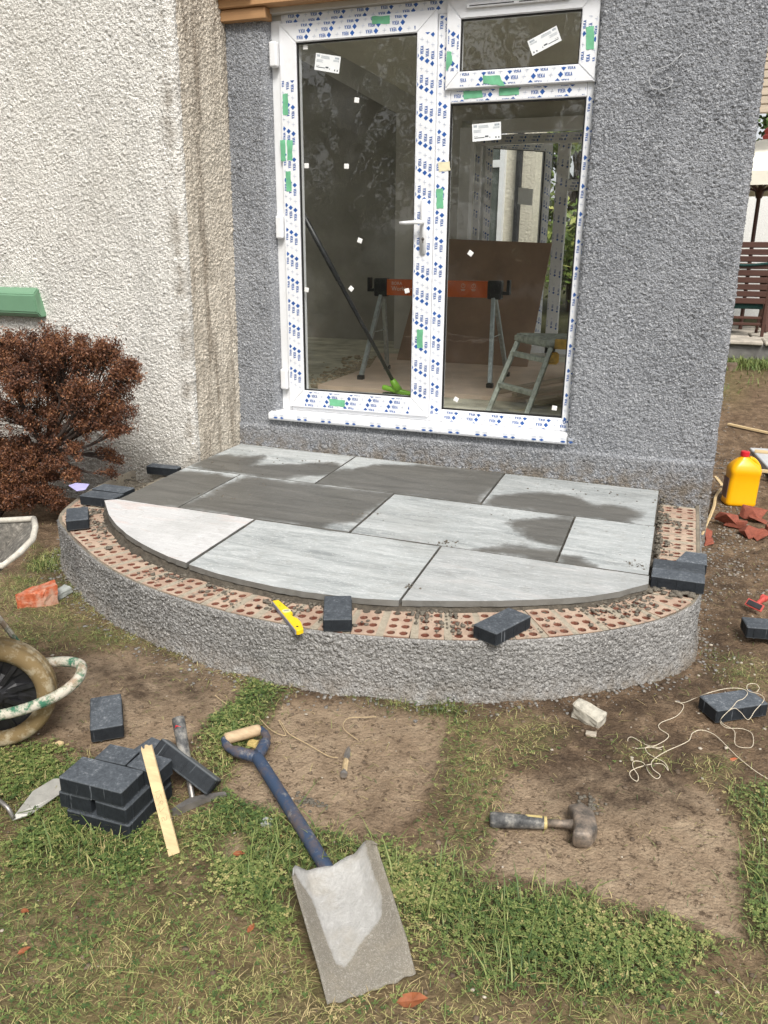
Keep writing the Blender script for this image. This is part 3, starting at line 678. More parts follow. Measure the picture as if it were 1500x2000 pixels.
bm = bmesh.new()
bm = bmesh.new()
prism(bm, [(-5.0, 3.56), (-2.66, 2.35), (-2.66, 2.62), (-5.0, 3.83)], 4.55, 4.749); bm_obj('sloping_bulkhead', bm, MAT_PLASTER, ext)
# roof over it all, so that the room is closed to the sky
bm = bmesh.new(); box2(bm, (-2.56, .0, 2.84), (.25, 4.6, 2.92)); bm_obj('roof', bm, MAT_STONE, ext)
# wide glazed side opening, unseen, added to light the room from the right
sd_f = bmesh.new()
for a, b in (((.10, 1.345, -.02), (.17, 1.42, 2.165)), ((.10, 3.38, -.02), (.17, 3.455, 2.165)), ((.10, 1.421, 2.09), (.17, 3.379, 2.165)), ((.10, 1.421, -.02), (.17, 3.379, .10)), ((.10, 2.37, .101), (.17, 2.43, 2.089))): box2(sd_f, a, b, .005)
sdo = bm_obj('added_side_door', sd_f, MAT_PVC, ext)
mesh_obj('glass_pane', [(.14, 1.42, .10), (.14, 3.38, .10), (.14, 3.38, 2.09), (.14, 1.42, 2.09)], [(0, 1, 2, 3)], MAT_GLASS, sdo)
# white jamb board by the rear window, window frames
bm = bmesh.new(); box2(bm, (-2.244, 3.98, RF), (-2.13, 4.12, 2.335), .004); box2(bm, (-2.129, 3.99, 2.285), (-.31, 4.12, 2.40), .004); bm_obj('jamb_board', bm, MAT_PVC, ext)
rw = pvc('rear_window', ext, (-2.125, 4.14, RF), (-2.06, 4.21, 2.28))
for nm, a, b in (('window_head', (-2.06, 4.14, 2.19), (-.40, 4.21, 2.28)), ('window_mullion', (-1.31, 4.14, RF), (-1.19, 4.21, 2.19)), ('window_jamb', (-.40, 4.14, RF), (-.31, 4.21, 2.28)), ('window_transom', (-1.189, 4.14, 1.76), (-.40, 4.21, 1.86)), ('window_bottom_rail', (-2.06, 4.14, RF), (-.40, 4.21, RF+.09))):
    pvc(nm, rw, a, b)
print_film(rw, -2.12, -2.065, .3, 2.2, 4.1395, 90, 51, pitch=.17); print_film(rw, -2.05, -.42, 2.2, 2.275, 4.1395, 180, 52); print_film(rw, -1.305, -1.195, .3, 2.18, 4.1395, -90, 53, pitch=.17, row=.05); print_film(rw, -1.18, -.42, 1.765, 1.855, 4.1395, 180, 54)
mesh_obj('glass_pane', [(-1.19, 4.18, RF+.09), (-.40, 4.18, RF+.09), (-.40, 4.18, 1.76), (-1.19, 4.18, 1.76)], [(0, 1, 2, 3)], MAT_GLASS, rw)
mesh_obj('glass_pane', [(-1.19, 4.18, 1.86), (-.40, 4.18, 1.86), (-.40, 4.18, 2.19), (-1.19, 4.18, 2.19)], [(0, 1, 2, 3)], MAT_GLASS, rw)
cas = sash('open_casement', ext, 0, .80, 0, 2.0, .085, .085, .085, .085, 0, .06, (0, -90, 0, 90), 60)
cas.location = (-2.03, 4.20, RF+.09); cas.rotation_euler = (0, 0, R(44))
bm = bmesh.new(); tube(bm, [(.76, -.005, .93), (.76, -.05, .93), (.67, -.055, .925)], .009, 8); tube(bm, [(.76, .06, .96), (.76, .11, .96), (.87, .12, .97)], .009, 8); bm_obj('window_handle', bm, MAT_PVC, cas)
tape(cas, [(.42, 1.40), (.60, 1.39), (.60, 1.55), (.42, 1.56)], .022, MAT_PAPER)
wr = thing('loose_wire', 'thin grey wire curling from a hole in the grey wall, upper right', 'wire', (-0.1332, 0.0000, 2.0758)); bm = bmesh.new(); o_ = Vector(wr.location)
tube(bm, [p-o_ for p in smooth_path([Vector(p) for p in ((-0.1333, 0.0020, 2.0762), (-0.1465, -0.0120, 2.0576), (-0.1876, -0.0120, 2.0266), (-0.2420, -0.0120, 2.0086), (-0.2656, -0.0120, 1.9737), (-0.2456, -0.0140, 1.9359), (-0.1993, -0.0140, 1.9292), (-0.1649, -0.0140, 1.9446), (-0.1678, -0.0140, 1.9702), (-0.1932, -0.0140, 1.9758))], 6)], .0020, 6); bm_obj('strand', bm, M_plain('grey_wire', (.45, .46, .47), .6), wr, True)
# slatted canopy beyond the extension
can = thing('slatted_canopy', 'brown slatted canopy roof high up behind the grey extension corner', 'canopy', (0, 6.0, 0))
for i in range(9):
    bm = bmesh.new(); add_box(bm, (2.2, .03, .085), T((1.5+.02*(i % 2), .05*i, 2.66+.092*i), (R(-25), 0, 0)), .004); bm_obj('slat', bm, MAT_OLDWOOD, can)
for x in (.75, 2.3):
    bm = bmesh.new(); box_between(bm, (x, .03, 2.6), (x, .5, 3.5), .05, .05); bm_obj('rafter', bm, MAT_OLDWOOD, can)
bm = bmesh.new(); box2(bm, (2.4, .1, .25), (2.5, .2, 3.4)); bm_obj('post', bm, MAT_OLDWOOD, can)

# ============================================================ THE DOORSTEP
def slab_z(x, y): return -.013*x+.018*y
def bp_slab(poly): return [(p[0], p[1]) for p in poly]
step = thing('doorstep', 'curved half-moon doorstep of grey sandstone flags on a roughcast brick wall', 'doorstep')
ARC = [(-2.5950, -1.2577), (-2.4389, -1.4235), (-2.3180, -1.5248), (-2.2085, -1.6004), (-2.0963, -1.6620), (-1.9871, -1.7134), (-1.8821, -1.7562), (-1.7815, -1.7859)]
ARC2 = [(-1.7641, -1.7904), (-1.6229, -1.8229), (-1.4739, -1.8432), (-1.3350, -1.8544), (-1.2066, -1.8530), (-1.0867, -1.8393), (-0.9704, -1.8217), (-0.8618, -1.7928)]
ARC3 = [(-0.8512, -1.7886), (-0.7345, -1.7495), (-0.6102, -1.7026), (-0.4693, -1.6422), (-0.3289, -1.5725), (-0.2060, -1.5000), (-0.1012, -1.4097), (-0.0017, -1.2942)]
J = .0055
Y1, Y2 = -.600, -1.212
b1, b2, m1, m2, m3, f1, f2 = -1.748, -.840, -2.200, -1.298, -.372, -1.773, -.867
def rect(x0, x1, y0, y1): return [(x0+J, y0+J), (x1-J, y0+J), (x1-J, y1-J), (x0+J, y1-J)]
flags = [
    [(-2.553, Y1+J), (b1-J, Y1+J), (b1-J, -.012), (-2.532, -.012)],
    rect(b1, b2, Y1, -.012), rect(b2, -.004, Y1, -.010),
    [(-2.545, Y2+J), (m1-J, Y2+J), (m1-J, Y1-J), (-2.552, Y1-J)],
    rect(m1, m2, Y2, Y1), rect(m2, m3, Y2, Y1), rect(m3, 0, Y2, Y1),
    [(f1-J, Y2-J)]+[(-2.548, Y2-J)]+bp_slab(ARC)[:-1]+[(f1-J-.001, ARC[-1][1])],
    [(f2-J, Y2-J), (f1+J, Y2-J)]+bp_slab(ARC2),
    [(-.002, Y2-J), (f2+J, Y2-J)]+bp_slab(ARC3)]
WET = [  # dark damp patches, world outlines
    [(-2.5263, -0.5774), (-2.5735, -0.4218), (-2.4541, -0.2732), (-2.2406, -0.2210), (-2.2160, -0.3438), (-2.2558, -0.4418), (-2.0492, -0.3326), (-1.8254, -0.1805), (-1.7192, -0.2636), (-1.7605, -0.4023), (-1.8980, -0.5232), (-1.9023, -0.6278), (-2.2066, -0.5876)],
    [(-1.6550, -0.2817), (-1.5130, -0.0735), (-0.8382, 0.0359), (-0.8359, -0.5980), (-1.7556, -0.6170), (-1.7461, -0.3637)],
    [(-2.5955, -1.0692), (-2.5469, -0.6749), (-2.1823, -0.6306), (-2.2013, -1.1981), (-2.5496, -1.2131)],
    [(-2.1565, -0.6198), (-1.2914, -0.6162), (-1.3096, -1.0716), (-1.4093, -1.1120), (-1.4285, -1.2150), (-2.2013, -1.1981)],
    [(-0.8239, -0.5931), (-0.8033, -0.4523), (-0.5834, -0.2693), (-0.4227, -0.2778), (-0.3074, -0.3819), (-0.1100, -0.3608), (-0.0528, -0.4283), (-0.1187, -0.5959), (-0.4298, -0.5978)],
    [(-0.6509, -0.8043), (-0.6041, -0.7317), (-0.3554, -0.6072), (-0.3569, -1.0332), (-0.4584, -1.0222), (-0.5411, -0.9409)],
    [(-0.6919, -1.1995), (-0.5795, -1.0970), (-0.3733, -1.0715), (-0.3682, -1.2497), (-0.5573, -1.2072)],
    [(-0.3486, -1.2418), (-0.3445, -1.1219), (-0.2915, -1.1189), (-0.2204, -1.1906), (-0.2535, -1.2603)]]
PINKI = 7
def dist_poly(x, y, poly):
    d = np.full(x.shape, 9.)
    n = len(poly)
    for i in range(n):
        ax, ay = poly[i][:2]; bx, by = poly[(i+1) % n][:2]; vx, vy = bx-ax, by-ay
        t = np.clip(((x-ax)*vx+(y-ay)*vy)/(vx*vx+vy*vy+1e-12), 0, 1); d = np.minimum(d, np.hypot(x-ax-t*vx, y-ay-t*vy))
    return d
ON = (0, 1, 3, 4, 2, 5, 5, 6)
def wetness(x, y, fl):
    w = np.zeros(x.shape)
    for p, f_ in zip(WET, ON):
        if f_ != fl: continue
        d = dist_poly(x, y, p); s = np.where(inpoly(x, y, p), d, -d); w = np.maximum(w, np.clip(.5+s/.15, 0, 1))
    return w
for i, poly in enumerate(flags):
    xs = [p[0] for p in poly]; ys = [p[1] for p in poly]; g = .014
    nx, ny = int((max(xs)-min(xs))/g)+2, int((max(ys)-min(ys))/g)+2
    bm = bmesh.new(); bmesh.ops.create_grid(bm, x_segments=nx, y_segments=ny, size=.5, matrix=Matrix.Translation(((max(xs)+min(xs))/2, (max(ys)+min(ys))/2, 0)) @ Matrix.Diagonal((max(xs)-min(xs)+.02, max(ys)-min(ys)+.02, 1, 1)))
    n = len(poly); ar = sum(poly[k_][0]*poly[(k_+1) % n][1]-poly[(k_+1) % n][0]*poly[k_][1] for k_ in range(n))
    P = poly if ar > 0 else poly[::-1]
    for k_ in range(n):
        a, b = P[k_], P[(k_+1) % n]
        if math.hypot(b[0]-a[0], b[1]-a[1]) < 1e-4: continue
        nrm = Vector((b[1]-a[1], -(b[0]-a[0]), 0)).normalized()
        bmesh.ops.bisect_plane(bm, geom=bm.verts[:]+bm.edges[:]+bm.faces[:], plane_co=(a[0], a[1], 0), plane_no=nrm, clear_outer=True, dist=1e-6)
    be = [e for e in bm.edges if e.is_boundary]
    ex = bmesh.ops.extrude_edge_only(bm, edges=be); dv = [v for v in ex['geom'] if isinstance(v, bmesh.types.BMVert)]
    low = set(dv)
    tilt = (.0012*math.sin(i*2.3), .0015*math.cos(i*1.7))
    co = np.array([v.co[:] for v in bm.verts]); x, y = co[:, 0], co[:, 1]
    riv = .0035*(fbm(x*5+i*3, y*14, 4, i)-.45)+.0012*(fbm(x*40, y*60, 2, i+7)-.45)
    for v, r_, q in zip(bm.verts, riv, co):
        z = slab_z(q[0], q[1])+r_+tilt[0]*0+.0015*math.sin(i*2.1)
        if v in low:
            jx, jy = vnoise(np.array([q[0]*45+q[1]*45]), np.array([i*1.]), 3)[0]-.5, vnoise(np.array([q[0]*45-q[1]*45]), np.array([i*2.]), 4)[0]-.5
            v.co = Vector((q[0]+.006*jx, q[1]+.006*jy, z-.024))
        else: v.co.z = z
    isl = np.array([v in low for v in bm.verts])
    o = bm_obj('paving_flag', bm, MAT_FLAGS, step)
    fattr(o, 'wet', np.where(isl, .35, wetness(x, y, i))); fattr(o, 'pink', np.full(len(x), 1.0 if i == PINKI else (.25 if i == 9 else 0.)))
    if i == PINKI: o['label'] = 'pale flag streaked with pink'
# bedding mortar under the flags
bed = [(-2.53, -.03), (-.02, -.02), (-.012, Y2+.02)]+[(p[0], p[1]+.012) for p in (bp_slab(ARC3)[::-1]+bp_slab(ARC2)[::-1]+bp_slab(ARC)[::-1])]
bed = [p for p in bed]
def outline_wall(name, poly, zt, zb, mat, parent, amp=.006, step_=.015, slope=.02, seed=0):
    xy = []; n = len(poly)
    for i in range(n):
        a, b = np.array(poly[i]), np.array(poly[(i+1) % n]); m = max(1, int(np.hypot(*(b-a))/step_))
        for k_ in range(m): xy.append(a+(b-a)*k_/m)
    xy = np.array(xy); c = xy.mean(0); N = len(xy); rows = 5; V = []
    t = np.roll(xy, -1, 0)-np.roll(xy, 1, 0); t /= np.linalg.norm(t, axis=1)[:, None]+1e-9; nn = np.c_[t[:, 1], -t[:, 0]]
    s = np.cumsum(np.linalg.norm(np.roll(xy, -1, 0)-xy, axis=1))
    sg = 1 if np.sum(xy[:, 0]*np.roll(xy[:, 1], -1)-np.roll(xy[:, 0], -1)*xy[:, 1]) > 0 else -1
    for r_ in range(rows):
        f = r_/(rows-1); z = zt(xy[:, 0], xy[:, 1])*(1-f)+zb*f if callable(zt) else zt*(1-f)+zb*f
        off = sg*(slope*f+amp*(fbm(s*18+r_*.4, s*0+r_*1.3, 4, seed)-.45)*2)
        V.append(np.c_[xy+nn*off[:, None], np.broadcast_to(z, (N,))])
    V = np.concatenate(V); F = []
    for r_ in range(rows-1):
        i = np.arange(N); j = (i+1) % N; F.append(np.stack([r_*N+i, (r_+1)*N+i, (r_+1)*N+j, r_*N+j], -1))
    F = [tuple(q) for q in np.concatenate(F)]
    F.append(tuple(range(N)))
    return mesh_obj(name, [tuple(v) for v in V], F, mat, parent)
outline_wall('mortar_bed', bed, lambda x, y: slab_z(x, y)-.0225, -.072, MAT_BED, step, .011, .012, .03, 2)
# roughcast dwarf wall: outer face
OUT = [(-2.99, -.45), (-2.955, -.90), (-2.8135, -1.3297, -0.0600), (-2.6150, -1.5250, -0.0600), (-2.4310, -1.6607, -0.0600), (-2.1729, -1.8184, -0.0600), (-1.9414, -1.9232, -0.0600), (-1.7036, -1.9921, -0.0600), (-1.4992, -2.0323, -0.0600), (-1.3160, -2.0551, -0.0600), (-1.1104, -2.0604, -0.0600), (-0.9245, -2.0403, -0.0600), (-0.6644, -1.9826, -0.0600), (-0.4176, -1.8889, -0.0600), (-0.2565, -1.7991, -0.0600), (-0.0941, -1.6826, -0.0600), (0.0475, -1.5452, -0.0600), (0.1341, -1.4192, -0.0600), (0.1833, -1.2918, -0.0600), (.197, -1.05), (.200, .01)]
OUT = [(p[0], p[1]) for p in OUT]
def smooth_poly(pts, n=8):
    P = smooth_path([(a, b, 0) for a, b in pts], n); return [(p.x, p.y) for p in P]
OUTS = smooth_poly(OUT)
def splash(X, Y, Z):
    f = smoothstep(-.23, -.36, Z); ang = f*.035; 
    return X+ang*(X+1.3)*.35, Y-ang*.9*(Y < -.8), Z
low_wall = harl_sheet('roughcast_face', OUTS, -.40, -.058, .0045, .0100, 29, MAT_LOW, step, None, splash, .012, .03, s=84.)
# coping bed under the bricks, from outer edge inwards
xy, nn, ss = resample(OUTS, .02, .03)
inn = xy-nn*.26; N = len(xy)
rim = xy-nn*.003
V = []; prof = [(.0, -.058), (.004, -.0640), (.0165, -.0645), (.019, -.134), (.09, -.135), (.15, -.135), (.224, -.134), (.230, -.0655), (.28, -.064)]
for d, z in prof:
    q = xy-nn*d; V.append(np.c_[q, z+.006*(fbm(q[:, 0]*22, q[:, 1]*22, 4, 6)-.45)*(d > .01)])
V = np.concatenate(V); i = np.arange(N-1); F = []
for r_ in range(len(prof)-1): F.append(np.stack([r_*N+i, r_*N+i+1, (r_+1)*N+i+1, (r_+1)*N+i], -1))
mesh_obj('mortar_top', V, np.concatenate(F), MAT_MORTAR, step)
bm = bmesh.new(); poly = [bm.verts.new((p[0], p[1], -.14)) for p in [tuple(q) for q in xy[::4]]+[(-2.7, 0)]]; bm.faces.new(poly); bm_obj('core_fill', bm, MAT_MORTAR, step)
# one perforated brick with real holes: 215 long (x, radial), 102 wide (y)
def perforated(nx=4, ny=2, L=.213, Wd=.092, hr=.0172, depth=.064, cols=None):
    bm = bmesh.new(); sx, sy_ = L/nx, Wd/ny; m = 8
    for a in range(nx):
        for b in range(ny):
            cx, cy_ = -L/2+sx*(a+.5), -Wd/2+sy_*(b+.5)
            out = []; inn_ = []; low_ = []
            for k_ in range(m):
                t = 2*math.pi*(k_+.5)/m; c, s = math.cos(t), math.sin(t); q = 1/max(abs(c), abs(s))
                out.append(bm.verts.new((cx+sx/2*c*q, cy_+sy_/2*s*q, 0)))
                inn_.append(bm.verts.new((cx+hr*c, cy_+hr*.95*s, -.0004))); low_.append(bm.verts.new((cx+hr*.92*c, cy_+hr*.9*s, -depth)))
            # square corners
            for k_ in range(m):
                j = (k_+1) % m
                bm.faces.new((out[k_], out[j], inn_[j], inn_[k_])); bm.faces.new((inn_[k_], inn_[j], low_[j], low_[k_]))
            bm.faces.new(low_)
            for sx_, sy2 in ((1, 1), (-1, 1), (-1, -1), (1, -1)):
                c_ = bm.verts.new((cx+sx_*sx/2, cy_+sy2*sy_/2, 0)); nb = sorted(out, key=lambda v: (v.co-c_.co).length)[:2]
                if (nb[0].co-c_.co).length > 1e-6: bm.faces.new((c_, nb[0], nb[1]))
    bmesh.ops.remove_doubles(bm, verts=bm.verts[:], dist=1e-5)
    be = [e for e in bm.edges if e.is_boundary]; ex = bmesh.ops.extrude_edge_only(bm, edges=be)
    for v in ex['geom']:
        if isinstance(v, bmesh.types.BMVert): v.co.z = -.066
    me = bpy.data.meshes.new('brick'); bmesh.ops.recalc_face_normals(bm, faces=bm.faces); bm.to_mesh(me); bm.free(); me.materials.append(MAT_BRICK); return me
BR = perforated()
bm = bmesh.new(); add_box(bm, (.21, .029, .029)); bmesh.ops.subdivide_edges(bm, edges=bm.edges[:], cuts=3, use_grid_fill=True); rough_bm(bm, .003, 40, 2); MJ = bpy.data.meshes.new('mortar_joint'); bmesh.ops.recalc_face_normals(bm, faces=bm.faces); bm.to_mesh(MJ); bm.free(); MJ.materials.append(MAT_MORTAR)
total = ss[-1]; pitch = .118; nb = 0; s = .52; rg = random.Random(3)
while s < total-.06:
    j = np.searchsorted(ss, s); j = min(j, N-2); p, n_ = xy[j], nn[j]
    o = bpy.data.objects.new('brick', BR); link(o, step)
    ang = math.atan2(-n_[1], -n_[0])
    o.location = (p[0]-n_[0]*.124, p[1]-n_[1]*.124, -.0615+rg.uniform(-.002, .0015)); o.rotation_euler = (rg.uniform(-.012, .012), rg.uniform(-.012, .012), ang+rg.uniform(-.03, .03)); o.scale = (1, rg.uniform(.95, 1.0), 1)
    mj = bpy.data.objects.new('mortar_joint', MJ); link(mj, step); j2 = min(np.searchsorted(ss, s+pitch*.5), N-2); p2, n2 = xy[j2], nn[j2]
    mj.location = (p2[0]-n2[0]*.124, p2[1]-n2[1]*.124, -.078); mj.rotation_euler = (0, 0, math.atan2(-n2[1], -n2[0])+rg.uniform(-.02, .02))
    s += pitch*rg.uniform(.97, 1.04)*(1.0 if p[1] < -1.2 else .95)
# crumbs of mortar strewn on bricks, bed foot and flags
def lump_mesh(seed, sub=1):
    bm = bmesh.new(); bmesh.ops.create_icosphere(bm, subdivisions=sub, radius=1.0); rg_ = random.Random(seed)
    for v in bm.verts: v.co *= rg_.uniform(.65, 1.15); v.co.z *= .65
    co = np.array([v.co[:] for v in bm.verts]); bm.verts.index_update(); F = np.array([[v.index for v in f.verts] for f in bm.faces]); bm.free(); return co, F
LUMPS = [lump_mesh(i) for i in range(6)]
def lumps(name, pts, sizes, mat, parent=None, seed=0):
    rg_ = np.random.default_rng(seed); V, F, n = [], [], 0
    for (x, y, z), s_ in zip(pts, sizes):
        co, f = LUMPS[rg_.integers(6)]; a = rg_.uniform(0, 6.28); c, s = math.cos(a), math.sin(a)
        q = co*np.array([s_*rg_.uniform(.7, 1.3), s_, s_*rg_.uniform(.6, 1)]); q = np.c_[q[:, 0]*c-q[:, 1]*s, q[:, 0]*s+q[:, 1]*c, q[:, 2]]
        V.append(q+np.array([x, y, z])); F.append(f+n); n += len(q)
    o = mesh_obj(name, np.concatenate(V), np.concatenate(F), mat, parent); o['kind'] = 'stuff'; return o
rn = np.random.default_rng(5); pts, sz = [], []
while len(pts) < 2600:
    j = rn.integers(10, N-1); d = .04+.21*rn.random()**.6; p = xy[j]-nn[j]*d
    cl = fbm(np.array([p[0]*7]), np.array([p[1]*7]), 3, 4)[0]
    if cl+.35*(d-.1) < .42+.16*rn.random(): continue
    s_ = .0025+.010*rn.random()**3; pts.append((p[0], p[1], -.061+s_*.3)); sz.append(s_)
o = lumps('mortar_crumbs', pts, sz, MAT_WETMORTAR, step, 1)
pts, sz = [], []
for cx, cy_, sp, n_ in ([(*(-2.3473, -0.5141), .10, 26), (*(-2.3092, -0.4063), .05, 10), (*(-2.1329, -0.6621), .03, 16), (*(-1.9955, -0.2398), .12, 26), (*(-1.8442, -0.2120), .05, 10), (*(-2.0243, -0.7181), .05, 12), (*(-1.3492, -0.9721), .06, 26), (*(-0.8491, -1.1663), .03, 30), (*(-0.0530, -1.1122), .04, 40), (*(-0.8630, -1.6620), .02, 12), (*(-2.0932, -0.9456), .08, 20), (*(-0.4089, -0.1784), .12, 16), (*(-0.1684, -0.2371), .10, 14), (*(-0.8720, -1.2082), .02, 8)]):
    for q in range(n_):
        x, y = cx+rn.normal()*sp, cy_+rn.normal()*sp*.5; s_ = .0018+.006*rn.random()**3
        pts.append((x, y, slab_z(x, y)+.001)); sz.append(s_)
for q in range(260):
    x, y = rn.uniform(-2.5, 0), rn.uniform(-1.2, 0); s_ = .001+.003*rn.random()**3; pts.append((x, y, slab_z(x, y)+.001)); sz.append(s_)
lumps('mortar_specks', pts, sz, MAT_WETMORTAR, step, 2)
# mortar squeezed in the joints and along the wall
pts, sz = [], []
for q in range(260):
    if q % 3 == 0: x, y = rn.uniform(-2.5, 0), (Y1, Y2)[q % 2]
    else: x, (y0, y1) = [(b1, (Y1, 0)), (b2, (Y1, 0)), (m1, (Y2, Y1)), (m2, (Y2, Y1)), (m3, (Y2, Y1)), (f1, (-1.68, Y2)), (f2, (-1.78, Y2))][q % 7]; y = rn.uniform(y0, y1)
    pts.append((x+rn.normal()*.004, y+rn.normal()*.004, slab_z(x, y)-.004)); sz.append(.0015+.005*rn.random()**2)
for q in range(300):
    x = rn.uniform(-2.5, .0); pts.append((x, -.004+rn.normal()*.006, slab_z(x, 0)-.002)); sz.append(.004+.008*rn.random())
for q in range(120):
    pts.append((.008+rn.random()*.02, rn.uniform(-1.2, 0), -.03*rn.random()-.02)); sz.append(.004+.010*rn.random())
for q in range(60):
    x, y = ARC3[-1][0]+rn.uniform(-.05, .18), -1.27+rn.normal()*.02; pts.append((x, y, -.055)); sz.append(.006+.016*rn.random()**2)
lumps('mortar_droppings', pts, sz, MAT_WETMORTAR, step, 3)

# ============================================================ BLOCK PAVERS
def paver_mesh(outline=None):
    bm = bmesh.new()
    if outline is None:
        add_box(bm, (.2, .1, .05), Matrix(), .0035, 1)
        for x in (-.07, 0, .07):
            for s_ in (-1, 1): add_box(bm, (.005, .002, .044), Matrix.Translation((x, s_*.0505, -.002)), .0006)
        for s_ in (-1, 1): add_box(bm, (.002, .005, .044), Matrix.Translation((s_*.1005, .02, -.002)), .0006)
    else:
        prism(bm, outline, -.025, .025, 'z'); bmesh.ops.bevel(bm, geom=bm.edges[:], offset=.0035, segments=1, affect='EDGES')
    me = bpy.data.meshes.new('paver'); bmesh.ops.recalc_face_normals(bm, faces=bm.faces); bm.to_mesh(me); bm.free(); me.materials.append(MAT_BLOCK); return me
PM = paver_mesh()
def paver(x, y, ztop, ang, label, group, me=PM, rot=(0, 0)):
    o = bpy.data.objects.new('block_paver', me); link(o); o.location = (x, y, ztop-.025); o.rotation_euler = (rot[0], rot[1], R(ang))
    return tag(o, label, 'paver', group)
G1 = 'charcoal pavers set out on the curved wall'; G2 = 'charcoal pavers in the stack'; G3 = 'loose charcoal pavers on the ground'
BT = -.0605
def quad_paver(q, ztop, label, group, rot=(0, 0)):
    c = sum((Vector(p[:2]) for p in q), Vector((0, 0)))/len(q); e = (Vector(q[1][:2])-Vector(q[0][:2]))+(Vector(q[2][:2])-Vector(q[3][:2]))
    return paver(c.x, c.y, ztop, math.degrees(math.atan2(e.y, e.x)), label, group, rot=rot)
# q[0]->q[1] runs along the 200 mm side
zz = BT+.05+.001
quad_paver([(-1.0454, -2.0629, -0.0100), (-1.1211, -1.8838, -0.0100), (-1.0344, -1.8358, -0.0100), (-0.9588, -2.0213, -0.0100)], zz, 'charcoal paver set end-on to the wall edge beside the yellow spirit level', G1)
quad_paver([(-0.4616, -1.9479, -0.0100), (-0.3760, -1.7804, -0.0100), (-0.4633, -1.7286, -0.0100), (-0.5474, -1.9205, -0.0100)], zz, 'charcoal paver lying askew across the front edge of the curved wall', G1)
quad_paver([(0.0061, -1.2404, -0.0100), (0.2055, -1.2458, -0.0100), (0.2089, -1.1389, -0.0100), (0.0047, -1.1387, -0.0100)], zz, 'front charcoal paver of the three at the right end of the flags', G1)
paver(.107, -1.083, zz, 0, 'middle charcoal paver of the three at the right end of the flags', G1)
CUT = paver_mesh([(-.065, -.075), (.06, -.075), (.062, .06), (-.025, .06)])
paver(.157, -.954, zz-.0015, 0, 'cut charcoal paver with a slanted side, rearmost of the three at the right end', G1, CUT)
quad_paver([(-2.5925, -1.5447, 0.0000), (-2.7270, -1.3749, 0.0000), (-2.6412, -1.3283, 0.0000), (-2.5024, -1.4897, 0.0000)], zz+.006, 'charcoal paver standing alone at the left end of the curved wall', G1)
paver(-2.715, -1.13, zz+.004, 2, 'charcoal paver touching the left edge of the flags, nearer of two', G1)
paver(-2.735, -1.01, zz+.004, 0, 'charcoal paver with a pale streak touching the left edge of the flags, farther of two', G1)
paver(-2.748, -.515, zz+.006, 4, 'charcoal paver lying against the foot of the cream wall', G1)
bm = bmesh.new(); q = [(-2.9598, -1.0881, 0.0000), (-2.9578, -1.0348, 0.0000), (-2.8763, -1.0240, 0.0000), (-2.8264, -1.1174, 0.0000), (-2.8495, -1.1564, 0.0000)]; prism(bm, [(p[0], p[1]) for p in q], .004, .0055, 'z')
tag(bm_obj('paper_scrap', bm, MAT_PURPLE), 'lilac paper scrap beside the pavers under the brown bush', 'paper')
GZ = -.290
quad_paver([(-1.5978, -2.6356, -0.2400), (-1.7434, -2.4564, -0.2400), (-1.6638, -2.3907, -0.2400), (-1.5201, -2.5699, -0.2400)], GZ+.052, 'charcoal paver lying flat on bare soil beside the wheelbarrow', G3)
quad_paver([(0.2659, -1.8017, -0.2400), (0.4247, -1.7014, -0.2400), (0.3806, -1.5898, -0.2400), (0.2058, -1.7141, -0.2400)], GZ+.052, 'charcoal paver on the soil with white string looped over it', G3)
paver(.487, -1.02, GZ+.054, 10, 'charcoal paver cut off by the right side of the photo', G3)
# the stack
paver(-1.318, -2.902, GZ+.050, 1.6, 'bottom front charcoal paver of the stack', G2); paver(-1.318, -2.798, GZ+.050, -1.5, 'bottom rear charcoal paver of the stack', G2)
paver(-1.393, -2.850, GZ+.101, 92.5, 'middle layer charcoal paver on the left of the stack, end facing out', G2); paver(-1.270, -2.850, GZ+.101, 89, 'middle layer charcoal paver on the right of the stack, end facing out', G2)
HALF = paver_mesh([(-.05, -.036), (.05, -.036), (.05, .036), (-.05, .036)])
paver(-1.347, -2.812, GZ+.152, 2, 'short cut charcoal paver behind the topmost one, on the left', G2, HALF); paver(-1.240, -2.812, GZ+.152, -2, 'short cut charcoal paver behind the topmost one, under the timber', G2, HALF)
paver(-1.330, -2.902, GZ+.152, 1.0, 'topmost charcoal paver lying across the stack', G2)
paver(-1.372, -2.690, GZ+.052, 80, 'charcoal paver on the ground behind the stack, only its far corner showing', G2)
o = bpy.data.objects.new('block_paver', PM); link(o)
ax = Vector((.155, .0, -.085)).normalized(); nz = Vector((.1, -.62, .6)); nz = (nz-ax*nz.dot(ax)).normalized(); ny = nz.cross(ax)
Mx = Matrix((ax, nz, -ny)).transposed().to_4x4(); Mx.translation = Vector((-1.195, -2.705, -.215)); o.matrix_world = Mx
tag(o, 'charcoal paver leaning at a slant against the right side of the stack', 'paver', G2)

# ============================================================ TOOLS AND LOOSE THINGS
GZ = -.290
